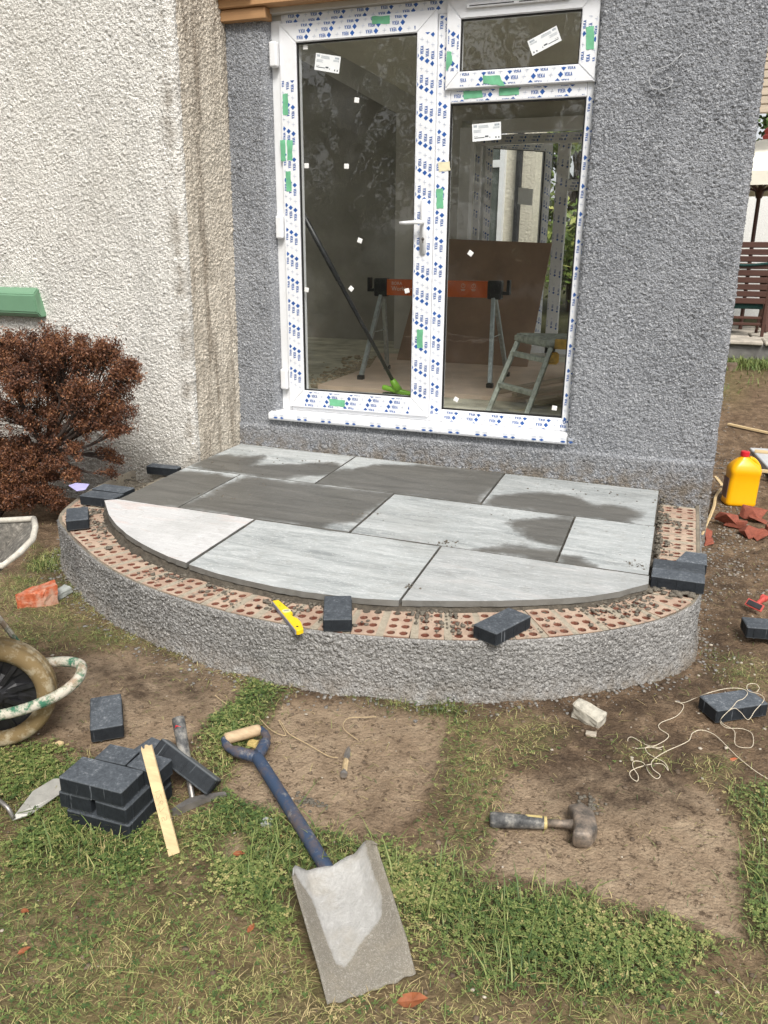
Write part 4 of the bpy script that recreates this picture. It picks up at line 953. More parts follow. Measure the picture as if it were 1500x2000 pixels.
# ---- shovel: square-mouth blade, blue and rust shaft, D grip
m0, m1_, s0, s1 = Vector((-0.5241, -3.2218, -0.2850)), Vector((-0.3756, -3.0845, -0.2850)), Vector((-0.7289, -2.9816, -0.2450)), Vector((-0.5785, -2.8166, -0.2450))
shv = thing('shovel', 'square shovel caked in dried cement with a worn blue shaft, lying on the lawn', 'shovel', ((m0+m1_+s0+s1)/4)[:])
o3 = (m0+m1_+s0+s1)/4; o3 = Vector(o3)
nu, nv = 28, 34; V = []
rg = random.Random(9)
for j in range(nv+1):
    v = j/nv
    for i in range(nu+1):
        u = i/nu; a = m0.lerp(m1_, u); b = s0.lerp(s1, u); p = a.lerp(b, v); e = abs(u-.5)*2
        side = max(0, (e-.56)/.44); z = .058*side**1.12*(.35+.65*v)*min(1, .25+v*4) + .020*max(0, (v-.80)/.20)**1.4*(1-.4*e)
        z += .010*(v*(1-v))*4*.2 - .006*(1-e**2)*v
        dv = Vector((b-a)).normalized()
        sh = -.018*max(0, (v-.86)/.14)*(1-math.cos(min(1, abs(e-.45)/.55)*math.pi))*0
        # shoulders dip in the middle where the socket enters, round off at the corners
        if v > .9: p = p+dv*((v-.9)/.1)*(.008*math.sin(e*math.pi)-.045*(max(0, e-.80)/.20)**2-.005*(1-min(1, e/.35)))
        if v < .05: p = p+dv*.006*math.sin(u*31)*(.05-v)/.05*.4
        V.append(p+Vector((0, 0, z+.0016*vnoise(np.array([u*30.]), np.array([v*30.]), 2)[0]))-o3)
Fs = [(j*(nu+1)+i, j*(nu+1)+i+1, (j+1)*(nu+1)+i+1, (j+1)*(nu+1)+i) for j in range(nv) for i in range(nu)]
k = NT('cement_caked_steel'); dr = k.attr('dry'); f = k.noise(34, 6, .7); w_ = k.noise(1, 5, .75, co=k.scaled((120, 120, 120)), dist=2.5); w2 = k.noise(9, 7, .75)
dd = k.ramp(k.math('ADD', dr, k.math('MULTIPLY', k.math('SUBTRACT', w2, .5), .8)), [(.36, 0.0), (.50, .75), (.64, 1.0)])
wetc = k.mix(k.ramp(w_, [(.50, 0.0), (.60, .75)]), (.265, .24, .195), (.47, .44, .385))
dryc = k.ramp(k.noise(1, 5, .7, co=k.scaled((60, 30, 40)), dist=1.), [(.3, (.42, .412, .39)), (.7, (.60, .59, .565))])
c_ = k.mix(dd, wetc, dryc); c_ = k.mix(k.ramp(k.noise(7, 6, .7), [(.50, 0.0), (.70, .5)]), c_, (.40, .345, .255))
c_ = k.mix(k.ramp(k.noise(1, 3, .5, co=k.scaled((160, 160, 160)), dist=3.), [(.60, 0.0), (.66, .35)]), c_, (.56, .54, .50))
MAT_CAKED = k.done(c_, .9, k.math('ADD', f, w_), .8, .006, 0, .25)
blade = mesh_obj('blade', V, Fs, MAT_CAKED, shv, True)
blade.modifiers.new('thick', 'SOLIDIFY').thickness = .003
uv = np.array([(i/nu, j/nv) for j in range(nv+1) for i in range(nu+1)])
DRY = [(.22, .27), (.30, .22), (.55, .36), (.84, .46), (.89, .56), (.90, 1.05), (-.05, 1.05), (.05, .92), (.18, .80), (.19, .55)]
d_ = dist_poly(uv[:, 0], uv[:, 1], DRY); fattr(blade, 'dry', np.clip(.5+np.where(inpoly(uv[:, 0], uv[:, 1], DRY), d_, -d_)/.12, 0, 1))
k = NT('blue_rust_paint'); f = k.noise(16, 6, .7); g = k.noise(50, 5, .7)
c_ = k.mix(k.ramp(f, [(.46, 0.0), (.60, 1.0)]), (.035, .060, .112), (.10, .082, .085)); c_ = k.mix(k.ramp(k.noise(1, 6, .75, co=k.scaled((30, 30, 12))), [(.56, 0.0), (.70, .7)]), c_, (.33, .31, .28))
MAT_SHAFT = k.done(c_, .7, g, .4, .002)
sk, gy, g0, g1_ = Vector((-0.6578, -2.9014, -0.2620)), Vector((-1.0591, -2.5467, -0.2450)), Vector((-1.1874, -2.5123, -0.2430)), Vector((-1.1083, -2.4225, -0.2430))
bm = bmesh.new(); tube(bm, [p-o3 for p in smooth_path([sk, sk.lerp(gy, .3)+Vector((0, 0, .004)), sk.lerp(gy, .7)+Vector((0, 0, .003)), gy], 6)], [.0185]*19, 14); bm_obj('shaft', bm, MAT_SHAFT, shv, True)
mid = (g0+g1_)/2; bm = bmesh.new()
for g in (g0, g1_):
    tube(bm, [p-o3 for p in smooth_path([gy+(gy-mid)*.12, gy.lerp(g, .45)+(g-mid)*.45, g+(gy-mid)*.22+(g-mid)*.06, g-(gy-mid)*.02], 6)], [.018]*6+[.013]*7+[.010]*6, 10)
bm_obj('grip_yoke', bm, MAT_SHAFT, shv, True)
bm = bmesh.new(); tube(bm, [(g0-o3).lerp(g1_-o3, t) for t in (.02, .08, .5, .92, .98)], [.0155, .018, .0185, .018, .0155], 14); bm_obj('grip_bar', bm, MAT_GRIP, shv, True)
# ---- lump hammer
ha, hb, hc = Vector((-0.3322, -2.5566, -0.2680)), Vector((-0.1922, -2.5150, -0.2700)), Vector((-0.0992, -2.4916, -0.2680))
ham = thing('lump_hammer', 'lump hammer with a grimy black rubber grip lying on bare soil', 'hammer', hb[:])
k = NT('grimy_rubber'); f = k.noise(24, 6, .7); MAT_GRIPR = k.done(k.ramp(f, [(.34, (.02, .021, .023)), (.48, (.10, .10, .098)), (.62, (.30, .285, .255))]), .65, f, .4, .003)
k = NT('hammer_steel'); f = k.noise(40, 6, .7); MAT_HSTEEL = k.done(k.ramp(f, [(.36, (.10, .09, .08)), (.55, (.25, .205, .165)), (.7, (.38, .30, .23))]), .6, f, .5, .002, .35)
bm = bmesh.new(); L_ = [ha-hb, (ha-hb)*.94, (ha-hb)*.5, (ha-hb)*.12, (ha-hb)*.0]; tube(bm, L_, [.0195, .0215, .0190, .0175, .0165], 14); bm_obj('grip', bm, MAT_GRIPR, ham, True)
bm = bmesh.new(); d = (hc-hb).normalized(); tube(bm, [d*.0, d*.008], [.0175, .0172], 14); add_box(bm, (.045, .008, .003), T(-d*.028+Vector((0, .002, .0175)), (0, 0, math.atan2(d.y, d.x)))); bm_obj('grip_band', bm, M_plain('dull_yellow_band', (.50, .40, .17), .6, .25, 60), ham)
bm = bmesh.new(); tube(bm, [d*.006, d*.05, d*.085, (hc-hb)*.9], [.0105, .0105, .015, .024], 12); bm_obj('neck', bm, MAT_HSTEEL, ham, True)
nrm = Vector((-d.y, d.x, 0)); bm = bmesh.new()
h0, h1 = hc-hb+nrm*.055, hc-hb-nrm*.062
rings = []
for t, w_, h_ in ((-.04, .042, .040), (.04, .054, .050), (.25, .060, .054), (.75, .060, .054), (.96, .054, .050), (1.04, .044, .040)):
    c_ = h0.lerp(h1, t); rings.append([c_+d*(p[0]+(.012 if .2 < t < .8 else 0))+Vector((0, 0, p[1]+.002)) for p in rrect(w_, h_, .012, 3)])
loft(bm, rings); bm_obj('head', bm, MAT_HSTEEL, ham, True)
# ---- bolster pin with string
ca, cb = Vector((-0.7884, -2.5037, -0.2780)), Vector((-0.8294, -2.3639, -0.2780))
chi = thing('line_pin', 'short steel line pin with string wound round it on bare soil', 'line pin', ca[:])
bm = bmesh.new(); q = cb-ca; tube(bm, [q*0, q*.03, q*.07, q*.08], [.010, .0115, .0115, .006], 12); tube(bm, [q*.08, q*.55, q*.60], [.006, .006, .004], 10)
tube(bm, [q*.60, q*.72, q*.9, q*1.0], [.009, .010, .007, .002], 4); bm_obj('pin', bm, MAT_STEEL, chi)
bm = bmesh.new()
tube(bm, [q*(.16+.36*t/60)+Vector((math.cos(t*.9)*.0075, 0, math.sin(t*.9)*.0075)) for t in range(61)], .0016, 5); bm_obj('wound_string', bm, MAT_STRINGD, chi)
def string(name, label, pts, rad, mat, lift=.004):
    P = smooth_path([(p[0], p[1], p[2]+lift) for p in pts], 7); o = P[0]
    t = thing(name, label, 'string', o[:]); bm = bmesh.new(); tube(bm, [p-o for p in P], rad, 5); bm_obj('strand', bm, mat, t); return t
string('string_line', 'slack brown string running from the shovel grip to the line pin', [(-0.8399, -2.4259, -0.2850), (-0.8756, -2.4234, -0.2880), (-0.9617, -2.3891, -0.2880), (-1.0231, -2.3669, -0.2880), (-1.0518, -2.3532, -0.2840), (-1.0918, -2.3110, -0.2860), (-1.1054, -2.3031, -0.2880), (-1.0474, -2.3699, -0.2880), (-1.1043, -2.3602, -0.2880), (-1.1921, -2.3027, -0.2880), (-1.2530, -2.2988, -0.2880), (-1.3302, -2.2691, -0.2880), (-1.3898, -2.2378, -0.2880)], .0014, MAT_STRINGD)
string('string_line', 'short curl of brown string above the line pin', [(-0.8165, -2.3136, -0.2880), (-0.8732, -2.2796, -0.2880), (-0.8963, -2.2503, -0.2880), (-0.8956, -2.2077, -0.2880), (-0.8576, -2.1868, -0.2880), (-0.8103, -2.1656, -0.2880)], .0012, MAT_STRINGD)
z1_ = -.236
string('string_line', 'tangled white string looped over the charcoal paver on the right', [(0.1343, -1.7011, -0.2890), (0.1630, -1.6992, -0.2880), (0.2008, -1.6666, -0.2800), (0.2319, -1.7006, -0.2360), (0.2998, -1.6387, -0.2360), (0.3501, -1.6234, -0.2360), (0.3652, -1.6467, -0.2360), (0.3498, -1.6916, -0.2360), (0.3292, -1.7168, -0.2360), (0.3111, -1.7647, -0.2360), (0.2815, -1.7983, -0.2620), (0.2804, -1.7882, -0.2880), (0.3002, -1.8131, -0.2880), (0.3478, -1.8016, -0.2880), (0.3762, -1.8225, -0.2880), (0.3733, -1.8937, -0.2880), (0.3495, -1.9145, -0.2880), (0.3212, -1.9043, -0.2880), (0.3217, -1.8241, -0.2880), (0.2882, -1.7918, -0.2880), (0.2814, -1.7849, -0.2700), (0.3140, -1.7703, -0.2360), (0.3385, -1.7606, -0.2500), (0.3646, -1.7668, -0.2700), (0.3860, -1.7327, -0.2500), (0.4148, -1.6776, -0.2360), (0.4061, -1.6420, -0.2360), (0.3694, -1.6307, -0.2360), (0.3672, -1.5983, -0.2300), (0.3957, -1.5617, -0.2400), (0.4099, -1.5680, -0.2500), (0.3957, -1.6280, -0.2360)], .0010, MAT_STRING, .001)
string('string_line', 'long white string looping across the bare soil to the right edge', [(0.1342, -1.7029, -0.2880), (0.1632, -1.7239, -0.2880), (0.1425, -1.8003, -0.2880), (0.0917, -1.8657, -0.2880), (0.0896, -1.9018, -0.2880), (0.1176, -1.9290, -0.2880), (0.1106, -1.9623, -0.2880), (0.0807, -2.0065, -0.2880), (0.0537, -2.0285, -0.2880), (0.0581, -2.0559, -0.2880), (0.0834, -2.0750, -0.2880), (0.1111, -2.0925, -0.2880), (0.1225, -2.1292, -0.2880), (0.1024, -2.1013, -0.2880), (0.0554, -2.1272, -0.2880), (0.0160, -2.1718, -0.2880), (0.0180, -2.2028, -0.2880), (0.0365, -2.2167, -0.2880), (0.0377, -2.1875, -0.2880), (0.0205, -2.1485, -0.2880), (0.0216, -2.1178, -0.2880), (0.0488, -2.1159, -0.2880), (0.0690, -2.1626, -0.2880), (0.0904, -2.1835, -0.2880), (0.0999, -2.1616, -0.2880), (0.0768, -2.1355, -0.2880), (0.0751, -2.0949, -0.2880), (0.1124, -2.0298, -0.2880), (0.1775, -1.9462, -0.2880), (0.1915, -1.8919, -0.2880), (0.2201, -1.8623, -0.2880), (0.2591, -1.8758, -0.2880), (0.2958, -1.9317, -0.2880), (0.3238, -1.9791, -0.2880), (0.3714, -2.0386, -0.2880), (0.4243, -2.0843, -0.2880)], .0011, MAT_STRING)
string('string_line', 'short loop of white string in the soil, left of the long one', [(0.1055, -2.0031, -0.2880), (0.0873, -2.0159, -0.2880), (0.0497, -2.0122, -0.2880), (0.0087, -1.9853, -0.2880), (-0.0046, -2.0025, -0.2880), (0.0040, -2.0353, -0.2880), (0.0280, -2.0440, -0.2880), (0.0659, -2.0239, -0.2880), (0.0999, -2.0228, -0.2880)], .0010, MAT_STRING)
# ---- pale timber offcut leaning on the stack, with pencilled figures
ta, tb = Vector((-1.0767, -2.9531, -0.2870)), Vector((-1.2174, -2.8465, -0.0620))
off = thing('timber_offcut', 'pale sawn timber offcut leaning on the paver stack with pencil figures', 'timber', ta[:])
bm = bmesh.new(); q = tb-ta; nz = Vector((.15, -.75, .6)).normalized(); sd_ = q.cross(nz).normalized(); nz = sd_.cross(q).normalized()
box_between(bm, Vector(), q, .030, .009, nz, .0008)
bmesh.ops.subdivide_edges(bm, edges=[e for e in bm.edges if e.calc_length() > .02 and e.calc_length() < .04 and all((v.co-q).length < .05 for v in e.verts)], cuts=5)
rg = random.Random(2)
for v in bm.verts:
    if (v.co-q).length < .05: v.co += q.normalized()*rg.uniform(-.008, .006)
bm_obj('board', bm, MAT_PINE, off)
yax = nz.cross(q.normalized()); vs_, fs = [], []
SEG = {'1': [((.5, 0), (.5, 1))], '2': [((0, .9), (.5, 1)), ((.5, 1), (.8, .7)), ((.8, .7), (0, 0)), ((0, 0), (.9, 0))], '6': [((.7, 1), (.1, .5)), ((.1, .5), (.1, .1)), ((.1, .1), (.5, 0)), ((.5, 0), (.8, .25)), ((.8, .25), (.5, .5)), ((.5, .5), (.1, .35))], '7': [((0, 1), (.9, 1)), ((.9, 1), (.3, 0))], '.': [((.4, 0), (.5, .05))], '5': [((.8, 1), (.1, 1)), ((.1, 1), (.1, .6)), ((.1, .6), (.7, .55)), ((.7, .55), (.75, .15)), ((.75, .15), (.1, 0))]}
pos = .60
for ch in '1267.5':
    for a, b in SEG[ch]:
        A = q*(pos-.045*a[0])+yax*(-.007+.014*a[1]); B = q*(pos-.045*b[0])+yax*(-.007+.014*b[1]); w_ = (B-A).cross(nz).normalized()*.0005; i = len(vs_)
        vs_ += [A-w_+nz*.0049, B-w_+nz*.0049, B+w_+nz*.0049, A+w_+nz*.0049]; fs.append((i, i+1, i+2, i+3))
    pos -= .055 if ch != '.' else .035
mesh_obj('pencil_marks', vs_, fs, M_plain('pencil', (.30, .24, .14), .8), off)
# ---- brick hammer behind the stack
hx = Vector((-1.1376, -2.7686, -0.2850)); tp = Vector((-1.270, -2.625, -.118))
bh = thing('brick_hammer', 'brick hammer with a dark grip standing head down behind the paver stack', 'hammer', hx[:])
q = tp-hx; bm = bmesh.new(); tube(bm, [q*.45, q*.6, q*.93, q*1.0], [.0155, .0165, .019, .0185], 14); bm_obj('grip', bm, MAT_GRIPR, bh, True)
bm = bmesh.new(); c_ = q*.93; add_box(bm, (.016, .002, .014), T(c_+Vector((.008, -.019, 0)), (0, R(20), R(20))), .0005); bm_obj('grip_badge', bm, MAT_REDCAP, bh)
bm = bmesh.new(); tube(bm, [q*.0, q*.46], [.008, .009], 10); bm_obj('neck', bm, MAT_STEEL, bh)
e0, e1 = Vector((-1.1728, -2.8221, -0.2860))-hx, Vector((-1.0705, -2.7046, -0.2750))-hx; bm = bmesh.new()
P = smooth_path([e0, e0*.5+Vector((0, 0, .006)), Vector((0, 0, .008)), e1*.5+Vector((0, 0, .006)), e1], 4); rings = []
for i, p in enumerate(P):
    t = i/(len(P)-1); w_ = .024-.010*abs(t-.45)*2; h_ = .022 if t < .5 else .022-.016*(t-.5)*2; dd_ = (e1-e0).normalized(); sdv = Vector((-dd_.y, dd_.x, 0)); rings.append([p+sdv*a+Vector((0, 0, b)) for a, b in ((-w_/2, -h_/2), (w_/2, -h_/2), (w_/2, h_/2), (-w_/2, h_/2))])
loft(bm, rings); bm_obj('head', bm, MAT_STEEL, bh)
# ---- trowel at the left edge
a_, b_, c_, d_ = Vector((-1.5067, -2.9757, -0.2830)), Vector((-1.5403, -3.0114, -0.2620)), Vector((-1.5571, -2.8188, -0.2700)), Vector((-1.4906, -2.8999, -0.2700))
tr_ = thing('trowel', 'brick trowel with a broad steel blade on the grass left of the paver stack', 'trowel', b_[:])
heel = Vector((-1.5481, -3.0032, -0.2620)); L0, L1, L2, L3, L4 = Vector((-1.5555, -3.0114, -0.2680)), Vector((-1.5812, -2.9258, -0.2620)), Vector((-1.5764, -2.8503, -0.2620)), Vector((-1.5436, -2.8202, -0.2620)), Vector((-1.4901, -2.9001, -0.2680))
bm = bmesh.new(); pts = [Vector((-1.5519, -3.0118, -0.2700)), Vector((-1.5543, -2.9966, -0.2620)), Vector((-1.5815, -2.9018, -0.2620)), Vector((-1.5665, -2.8365, -0.2620)), Vector((-1.5447, -2.8232, -0.2620)), Vector((-1.5035, -2.8757, -0.2650)), Vector((-1.5234, -2.9744, -0.2700))]
top_ = [bm.verts.new(p-b_) for p in pts]; bot = [bm.verts.new(p-b_-Vector((0, 0, .002))) for p in pts]; bm.faces.new(top_); bm.faces.new(bot[::-1])
for i in range(len(pts)): bm.faces.new((top_[i], bot[i], bot[(i+1) % len(pts)], top_[(i+1) % len(pts)]))
bm_obj('blade', bm, M_plain('trowel_steel', (.50, .49, .45), .5, .18, 20, .35, .2), tr_)
bm = bmesh.new(); tube(bm, [p-b_ for p in smooth_path([Vector((-1.5492, -3.0099, -0.2640)), Vector((-1.5638, -3.0095, -0.2350)), Vector((-1.6034, -3.0016, -0.2250)), Vector((-1.6265, -2.9964, -0.2250))], 4)], .006, 8); bm_obj('tang', bm, MAT_STEEL, tr_, True)
bm = bmesh.new(); tube(bm, [p-b_ for p in (Vector((-1.6239, -2.9954, -0.2250)), Vector((-1.6796, -2.9904, -0.2250)), Vector((-1.7592, -2.9770, -0.2300)))], [.013, .017, .014], 12); bm_obj('handle', bm, MAT_GRIP, tr_, True)
# ---- yellow spirit level on the bricks
la, lb = Vector((-1.3050, -1.9113, -0.0510)), Vector((-1.1140, -2.1022, -0.0510))
lev = thing('spirit_level', 'small yellow spirit level lying on the perforated bricks', 'spirit level', la[:])
q = lb-la; Lq = q.length; ang = math.atan2(q.y, q.x); bm = bmesh.new()
prof = [(0, -.017), (Lq, -.017), (Lq+.004, -.010), (Lq-.002, .010), (Lq*.80, .019), (Lq*.66, .019), (Lq*.60, .008), (Lq*.52, .006), (Lq*.48, .018), (Lq*.34, .018), (Lq*.28, .012), (0, .006)]
prism(bm, prof, -.009, .009, 'z'); bmesh.ops.bevel(bm, geom=bm.edges[:], offset=.0015, segments=1, affect='EDGES'); bmesh.ops.transform(bm, matrix=Matrix.Rotation(ang, 4, 'Z'), verts=bm.verts); bm_obj('body', bm, MAT_LEVELY, lev)
Mr = Matrix.Rotation(ang, 4, 'Z')
bm = bmesh.new(); pl = [(Lq*.40+p[0], .001+p[1]) for p in rrect(.024, .031, .008, 4)]; prism(bm, pl, .009, .0115, 'z'); bmesh.ops.transform(bm, matrix=Mr, verts=bm.verts); bm_obj('vial_bezel', bm, M_plastic('pale_yellow', (.85, .75, .35)), lev)
bm = bmesh.new(); pl = [(Lq*.40+p[0], .001+p[1]) for p in rrect(.009, .022, .004, 4)]; prism(bm, pl, .0112, .0125, 'z'); bmesh.ops.transform(bm, matrix=Mr, verts=bm.verts); bm_obj('vial', bm, M_plastic('grey_vial', (.33, .34, .30), .15), lev)
bm = bmesh.new(); tube(bm, [(Lq*.90, -.004, .0085), (Lq*.90, -.004, .0096)], .0045, 12); add_box(bm, (.012, .0012, .0005), T((Lq*.2, -.006, .0093))); bmesh.ops.transform(bm, matrix=Mr, verts=bm.verts); bm_obj('hang_hole', bm, MAT_GASKET, lev)
bm = bmesh.new(); add_box(bm, (Lq*.98, .003, .0145), T((Lq*.5, -.0185, -.0005))); bmesh.ops.transform(bm, matrix=Mr, verts=bm.verts); bm_obj('magnet_edge', bm, M_plain('bare_alloy', (.24, .24, .29), .5), lev)
# ---- wheelbarrow (front end)
wb = thing('wheelbarrow', 'cement-spattered wheelbarrow at the left edge, wheel and tray front showing', 'wheelbarrow', (-1.875, -2.715, GZ))
AX = Vector((.85, .53, 0)).normalized(); LT = Vector((AX.y, -AX.x, 0)); ZU = Vector((0, 0, 1)); RW = .182
def wbp(a, l, z): return AX*a+LT*l+ZU*z
k = NT('old_tyre'); f = k.noise(20, 6, .7); MAT_TYRE = k.done(k.mix(k.ramp(f, [(.5, 0.0), (.62, .8)]), (.235, .165, .075), (.46, .40, .28)), .85, f, .4, .003)
k = NT('spattered_steel'); f = k.noise(34, 6, .75); g = k.noise(9, 5, .7)
c_ = k.mix(k.ramp(g, [(.42, 0.0), (.55, 1.0)]), (.045, .17, .10), (.36, .27, .19)); c_ = k.mix(k.ramp(f, [(.44, 0.0), (.55, .9)]), c_, (.60, .55, .46)); MAT_SPAT = k.done(c_, .85, f, .6, .004)
k = NT('tray_steel'); f = k.noise(60, 6, .75); MAT_TRAY = k.done(k.ramp(f, [(.38, (.09, .085, .075)), (.55, (.19, .175, .15)), (.68, (.42, .39, .34))]), .8, f, .5, .003)
bm = bmesh.new(); rings = []; nS = 48
prof = [(RW-.055, .030), (RW-.040, .040), (RW-.022, .0435), (RW-.008, .036), (RW-.001, .020), (RW-.005, .014), (RW, .008), (RW, -.008), (RW-.005, -.014), (RW-.001, -.020), (RW-.008, -.036), (RW-.022, -.0435), (RW-.040, -.040), (RW-.055, -.030)]
for i in range(nS):
    t = 2*math.pi*i/nS; rings.append([bm.verts.new(wbp(r_*math.cos(t), l, RW+r_*math.sin(t))) for r_, l in prof])
for i in range(nS):
    A, B = rings[i], rings[(i+1) % nS]
    for j in range(len(prof)): bm.faces.new((A[j], B[j], B[(j+1) % len(prof)], A[(j+1) % len(prof)]))
tyre = bm_obj('wheel', bm, MAT_TYRE, wb, True)
bm = bmesh.new(); rings = []
for r_, l in ((RW-.050, .026), (RW-.058, .014), (.07, .006), (.045, .02), (.03, .034), (.0001, .034)): rings.append([wbp(r_*math.cos(2*math.pi*i/32), l+.005*math.sin(i*1.9)*(.04 < r_ < .12), RW+r_*math.sin(2*math.pi*i/32)) for i in range(32)])
loft(bm, rings, False)
for i in range(9):
    t = 2*math.pi*i/9+.2; box_between(bm, wbp(.03*math.cos(t), .020, RW+.03*math.sin(t)), wbp(.128*math.cos(t), .014, RW+.128*math.sin(t)), .014, .012, LT)
bm_obj('rim', bm, MAT_BLACKPL, tyre)
bm = bmesh.new()
loop = [wbp(-.50, .10, .215), wbp(-.25, .10, .165), wbp(.02, .095, .155), wbp(.17, .085, .185), wbp(.245, .05, .215), wbp(.262, 0, .232), wbp(.24, -.05, .232), wbp(.16, -.085, .225), wbp(.0, -.095, .21), wbp(-.5, -.10, .22)]
tube(bm, smooth_path(loop, 6), .0165, 12); bm_obj('frame_tube', bm, MAT_SPAT, wb, True)
bm = bmesh.new(); tube(bm, [wbp(0, -.10, RW), wbp(0, .105, RW)], .011, 10); add_box(bm, (.05, .012, .05), T(wbp(-.01, .105, RW-.01))); tube(bm, [wbp(-.02, .108, RW-.005), wbp(-.02, .122, RW-.005)], .014, 8); bm_obj('axle', bm, MAT_CONCRETE, wb)
tray = bmesh.new(); zr = .71
def ring_(f0, f1, w0, w1, z, wr_): # front a, rear a, half widths
    pass
fr, rr = (-1.7936, -2.5457, 0.4200), (-1.5904, -2.8802, 0.4200)
o_ = Vector(wb.location); FA, FB = Vector(fr)-o_, Vector(rr)-o_            # far and near front rim corners
back = -AX*.85
def tray_ring(s, z, inset):
    c = (FA+FB)/2; cf = c.copy(); cf.z = z; half = (FB-FA)/2; half.z = 0
    f0 = cf-AX*(inset*1.9)+(-half)*(1-inset*1.2); f1_ = cf-AX*(inset*1.9)+half*(1-inset*1.2); b0 = cf+back-(-AX)*(inset*.5)+(-half)*(1-inset*1.2); b1_ = cf+back+AX*(inset*.5)+half*(1-inset*1.2)
    m_ = (f0+f1_)/2+AX*.035*(1-inset); return [f0, m_.lerp(f0, .55)+AX*.006, m_, m_.lerp(f1_, .55)+AX*.006, f1_, b1_, b0]
top_r, bot_r = tray_ring(0, FA.z, 0), tray_ring(0, .43, .155)
A = [tray.verts.new(p) for p in top_r]; B = [tray.verts.new(p) for p in bot_r]
for i in range(7): tray.faces.new((A[i], A[(i+1) % 7], B[(i+1) % 7], B[i]))
tray.faces.new(B)
tob = bm_obj('tray', tray, MAT_TRAY, wb); tob.modifiers.new('thick', 'SOLIDIFY').thickness = .003
bm = bmesh.new(); tube(bm, top_r+[top_r[0]], .009, 8); bm_obj('rolled_rim', bm, M_plain('cement_white', (.60, .56, .48), .9, .25, 40), wb, True)
bm = bmesh.new(); tube(bm, [wbp(.10, -.10, .22), wbp(-.03, -.12, .46)], .009, 8); tube(bm, [wbp(.02, .09, .17), wbp(-.12, .12, .46)], .008, 8); bm_obj('strut', bm, MAT_SPAT, wb)
# ---- yellow jerrycan
can_ = thing('jerrycan', 'yellow plastic jerrycan with a red cap standing on the soil by the wall corner', 'jerrycan', (.462, .905, -.292), (0, R(2), R(16)))
bm = bmesh.new(); rings = []
for z, w_, d_, r_, sh in ((0, .172, .108, .025, 0), (.006, .184, .120, .028, 0), (.020, .188, .124, .028, 0), (.03, .184, .120, .028, 0), (.15, .184, .120, .028, 0), (.20, .184, .120, .028, 0), (.206, .188, .124, .028, 0), (.235, .186, .122, .03, 0), (.262, .150, .104, .034, -.004), (.290, .085, .070, .028, -.010), (.304, .048, .046, .022, -.012), (.312, .044, .044, .021, -.012)):
    rings.append([(p[0]+sh, p[1], z) for p in rrect(w_, d_, r_, 5)])
loft(bm, rings); bm_obj('body', bm, MAT_YELLOW, can_, True)
bm = bmesh.new(); tube(bm, smooth_path([(.02, 0, .298), (.052, 0, .285), (.085, 0, .245), (.09, 0, .205)], 5), .013, 10); bm_obj('handle', bm, MAT_YELLOW, can_, True)
bm = bmesh.new(); tube(bm, [(-.012, 0, .308), (-.012, 0, .311), (-.012, 0, .336), (-.012, 0, .339)], [.025, .0265, .0265, .023], 18); bm_obj('cap', bm, MAT_REDCAP, can_)
bm = bmesh.new(); box2(bm, (-.0945, -.04, .045), (-.0925, .045, .17)); bm_obj('side_label', bm, M_plain('brown_label', (.20, .12, .10), .6), can_)
# ---- bits around the right side
def stick(name, label, pts, w_, h_, mat, cat='batten'):
    o = Vector(pts[0]); t = thing(name, label, cat, o[:]); bm = bmesh.new()
    for a, b in zip(pts[:-1], pts[1:]): box_between(bm, Vector(a)-o, Vector(b)-o, w_, h_, (0, 0, 1), .001)
    bm_obj('stick', bm, mat, t); return t
stick('batten', 'short pine batten on the gravel by the extension corner', [(0.3047, 1.7258, -0.2800), (0.3801, 1.2727, -0.2800)], .022, .014, MAT_PINE)
o = Vector((0.2329, -0.0587, -0.2000)); t = thing('wood_strip', 'bent splinter of wood propped between the wall and the jerrycan', 'wood strip', o[:]); bm = bmesh.new()
tube(bm, [p-o for p in smooth_path([o, Vector((0.2718, 0.3059, -0.2400)), Vector((0.3126, 0.6734, -0.2600)), Vector((0.3322, 0.9429, -0.2700)), Vector((0.3685, 1.1413, -0.2700))], 5)], [.006]*6+[.009]*15, 5); bm_obj('strip', bm, MAT_PINE, t)
stick('batten', 'long thin pine batten lying on the soil in the distance at right', [(0.4547, 2.7248, -0.1400), (0.7886, 2.5418, -0.1600)], .025, .016, MAT_PINE)
sb = thing('paving_flag_spare', 'pale spare paving flag lying beside the jerrycan', 'paving flag', (.97, 1.78, -.235), (0, 0, R(8)))
bm = bmesh.new(); add_box(bm, (.62, .95, .05), Matrix(), .006); bm_obj('flag', bm, M_plain('pale_flag', (.52, .53, .54), .8, .12, 12), sb)
for yy, lab in ((.27, 'thin pine batten lying across the far end of the spare flag'), (-.33, 'thin pine batten lying across the near end of the spare flag')): stick('batten', lab, [(.62, 1.78+yy, -.199), (1.25, 1.78+yy-.05, -.199)], .03, .018, MAT_PINE)
def chunk(name, label, cat, px, size, mat, seed, rot=(0, 0, 0), sub=1, rough_=.18):
    o = thing(name, label, cat, px, rot); bm = bmesh.new(); add_box(bm, size, T((0, 0, size[2]/2)), min(size)*.12); bmesh.ops.subdivide_edges(bm, edges=bm.edges[:], cuts=2, use_grid_fill=True)
    rough_bm(bm, min(size)*rough_, 1.4/min(size), seed); bm_obj('chunk', bm, mat, o); return o
def shard(name, label, loc, pts, thick, rot, mat, cat='brick fragment'):
    o = thing(name, label, cat, loc, rot); bm = bmesh.new(); prism(bm, pts, 0, thick, 'z'); bmesh.ops.subdivide_edges(bm, edges=bm.edges[:], cuts=1, use_grid_fill=True); rough_bm(bm, .004, 30, len(label)); bm_obj('chunk', bm, mat, o); return o
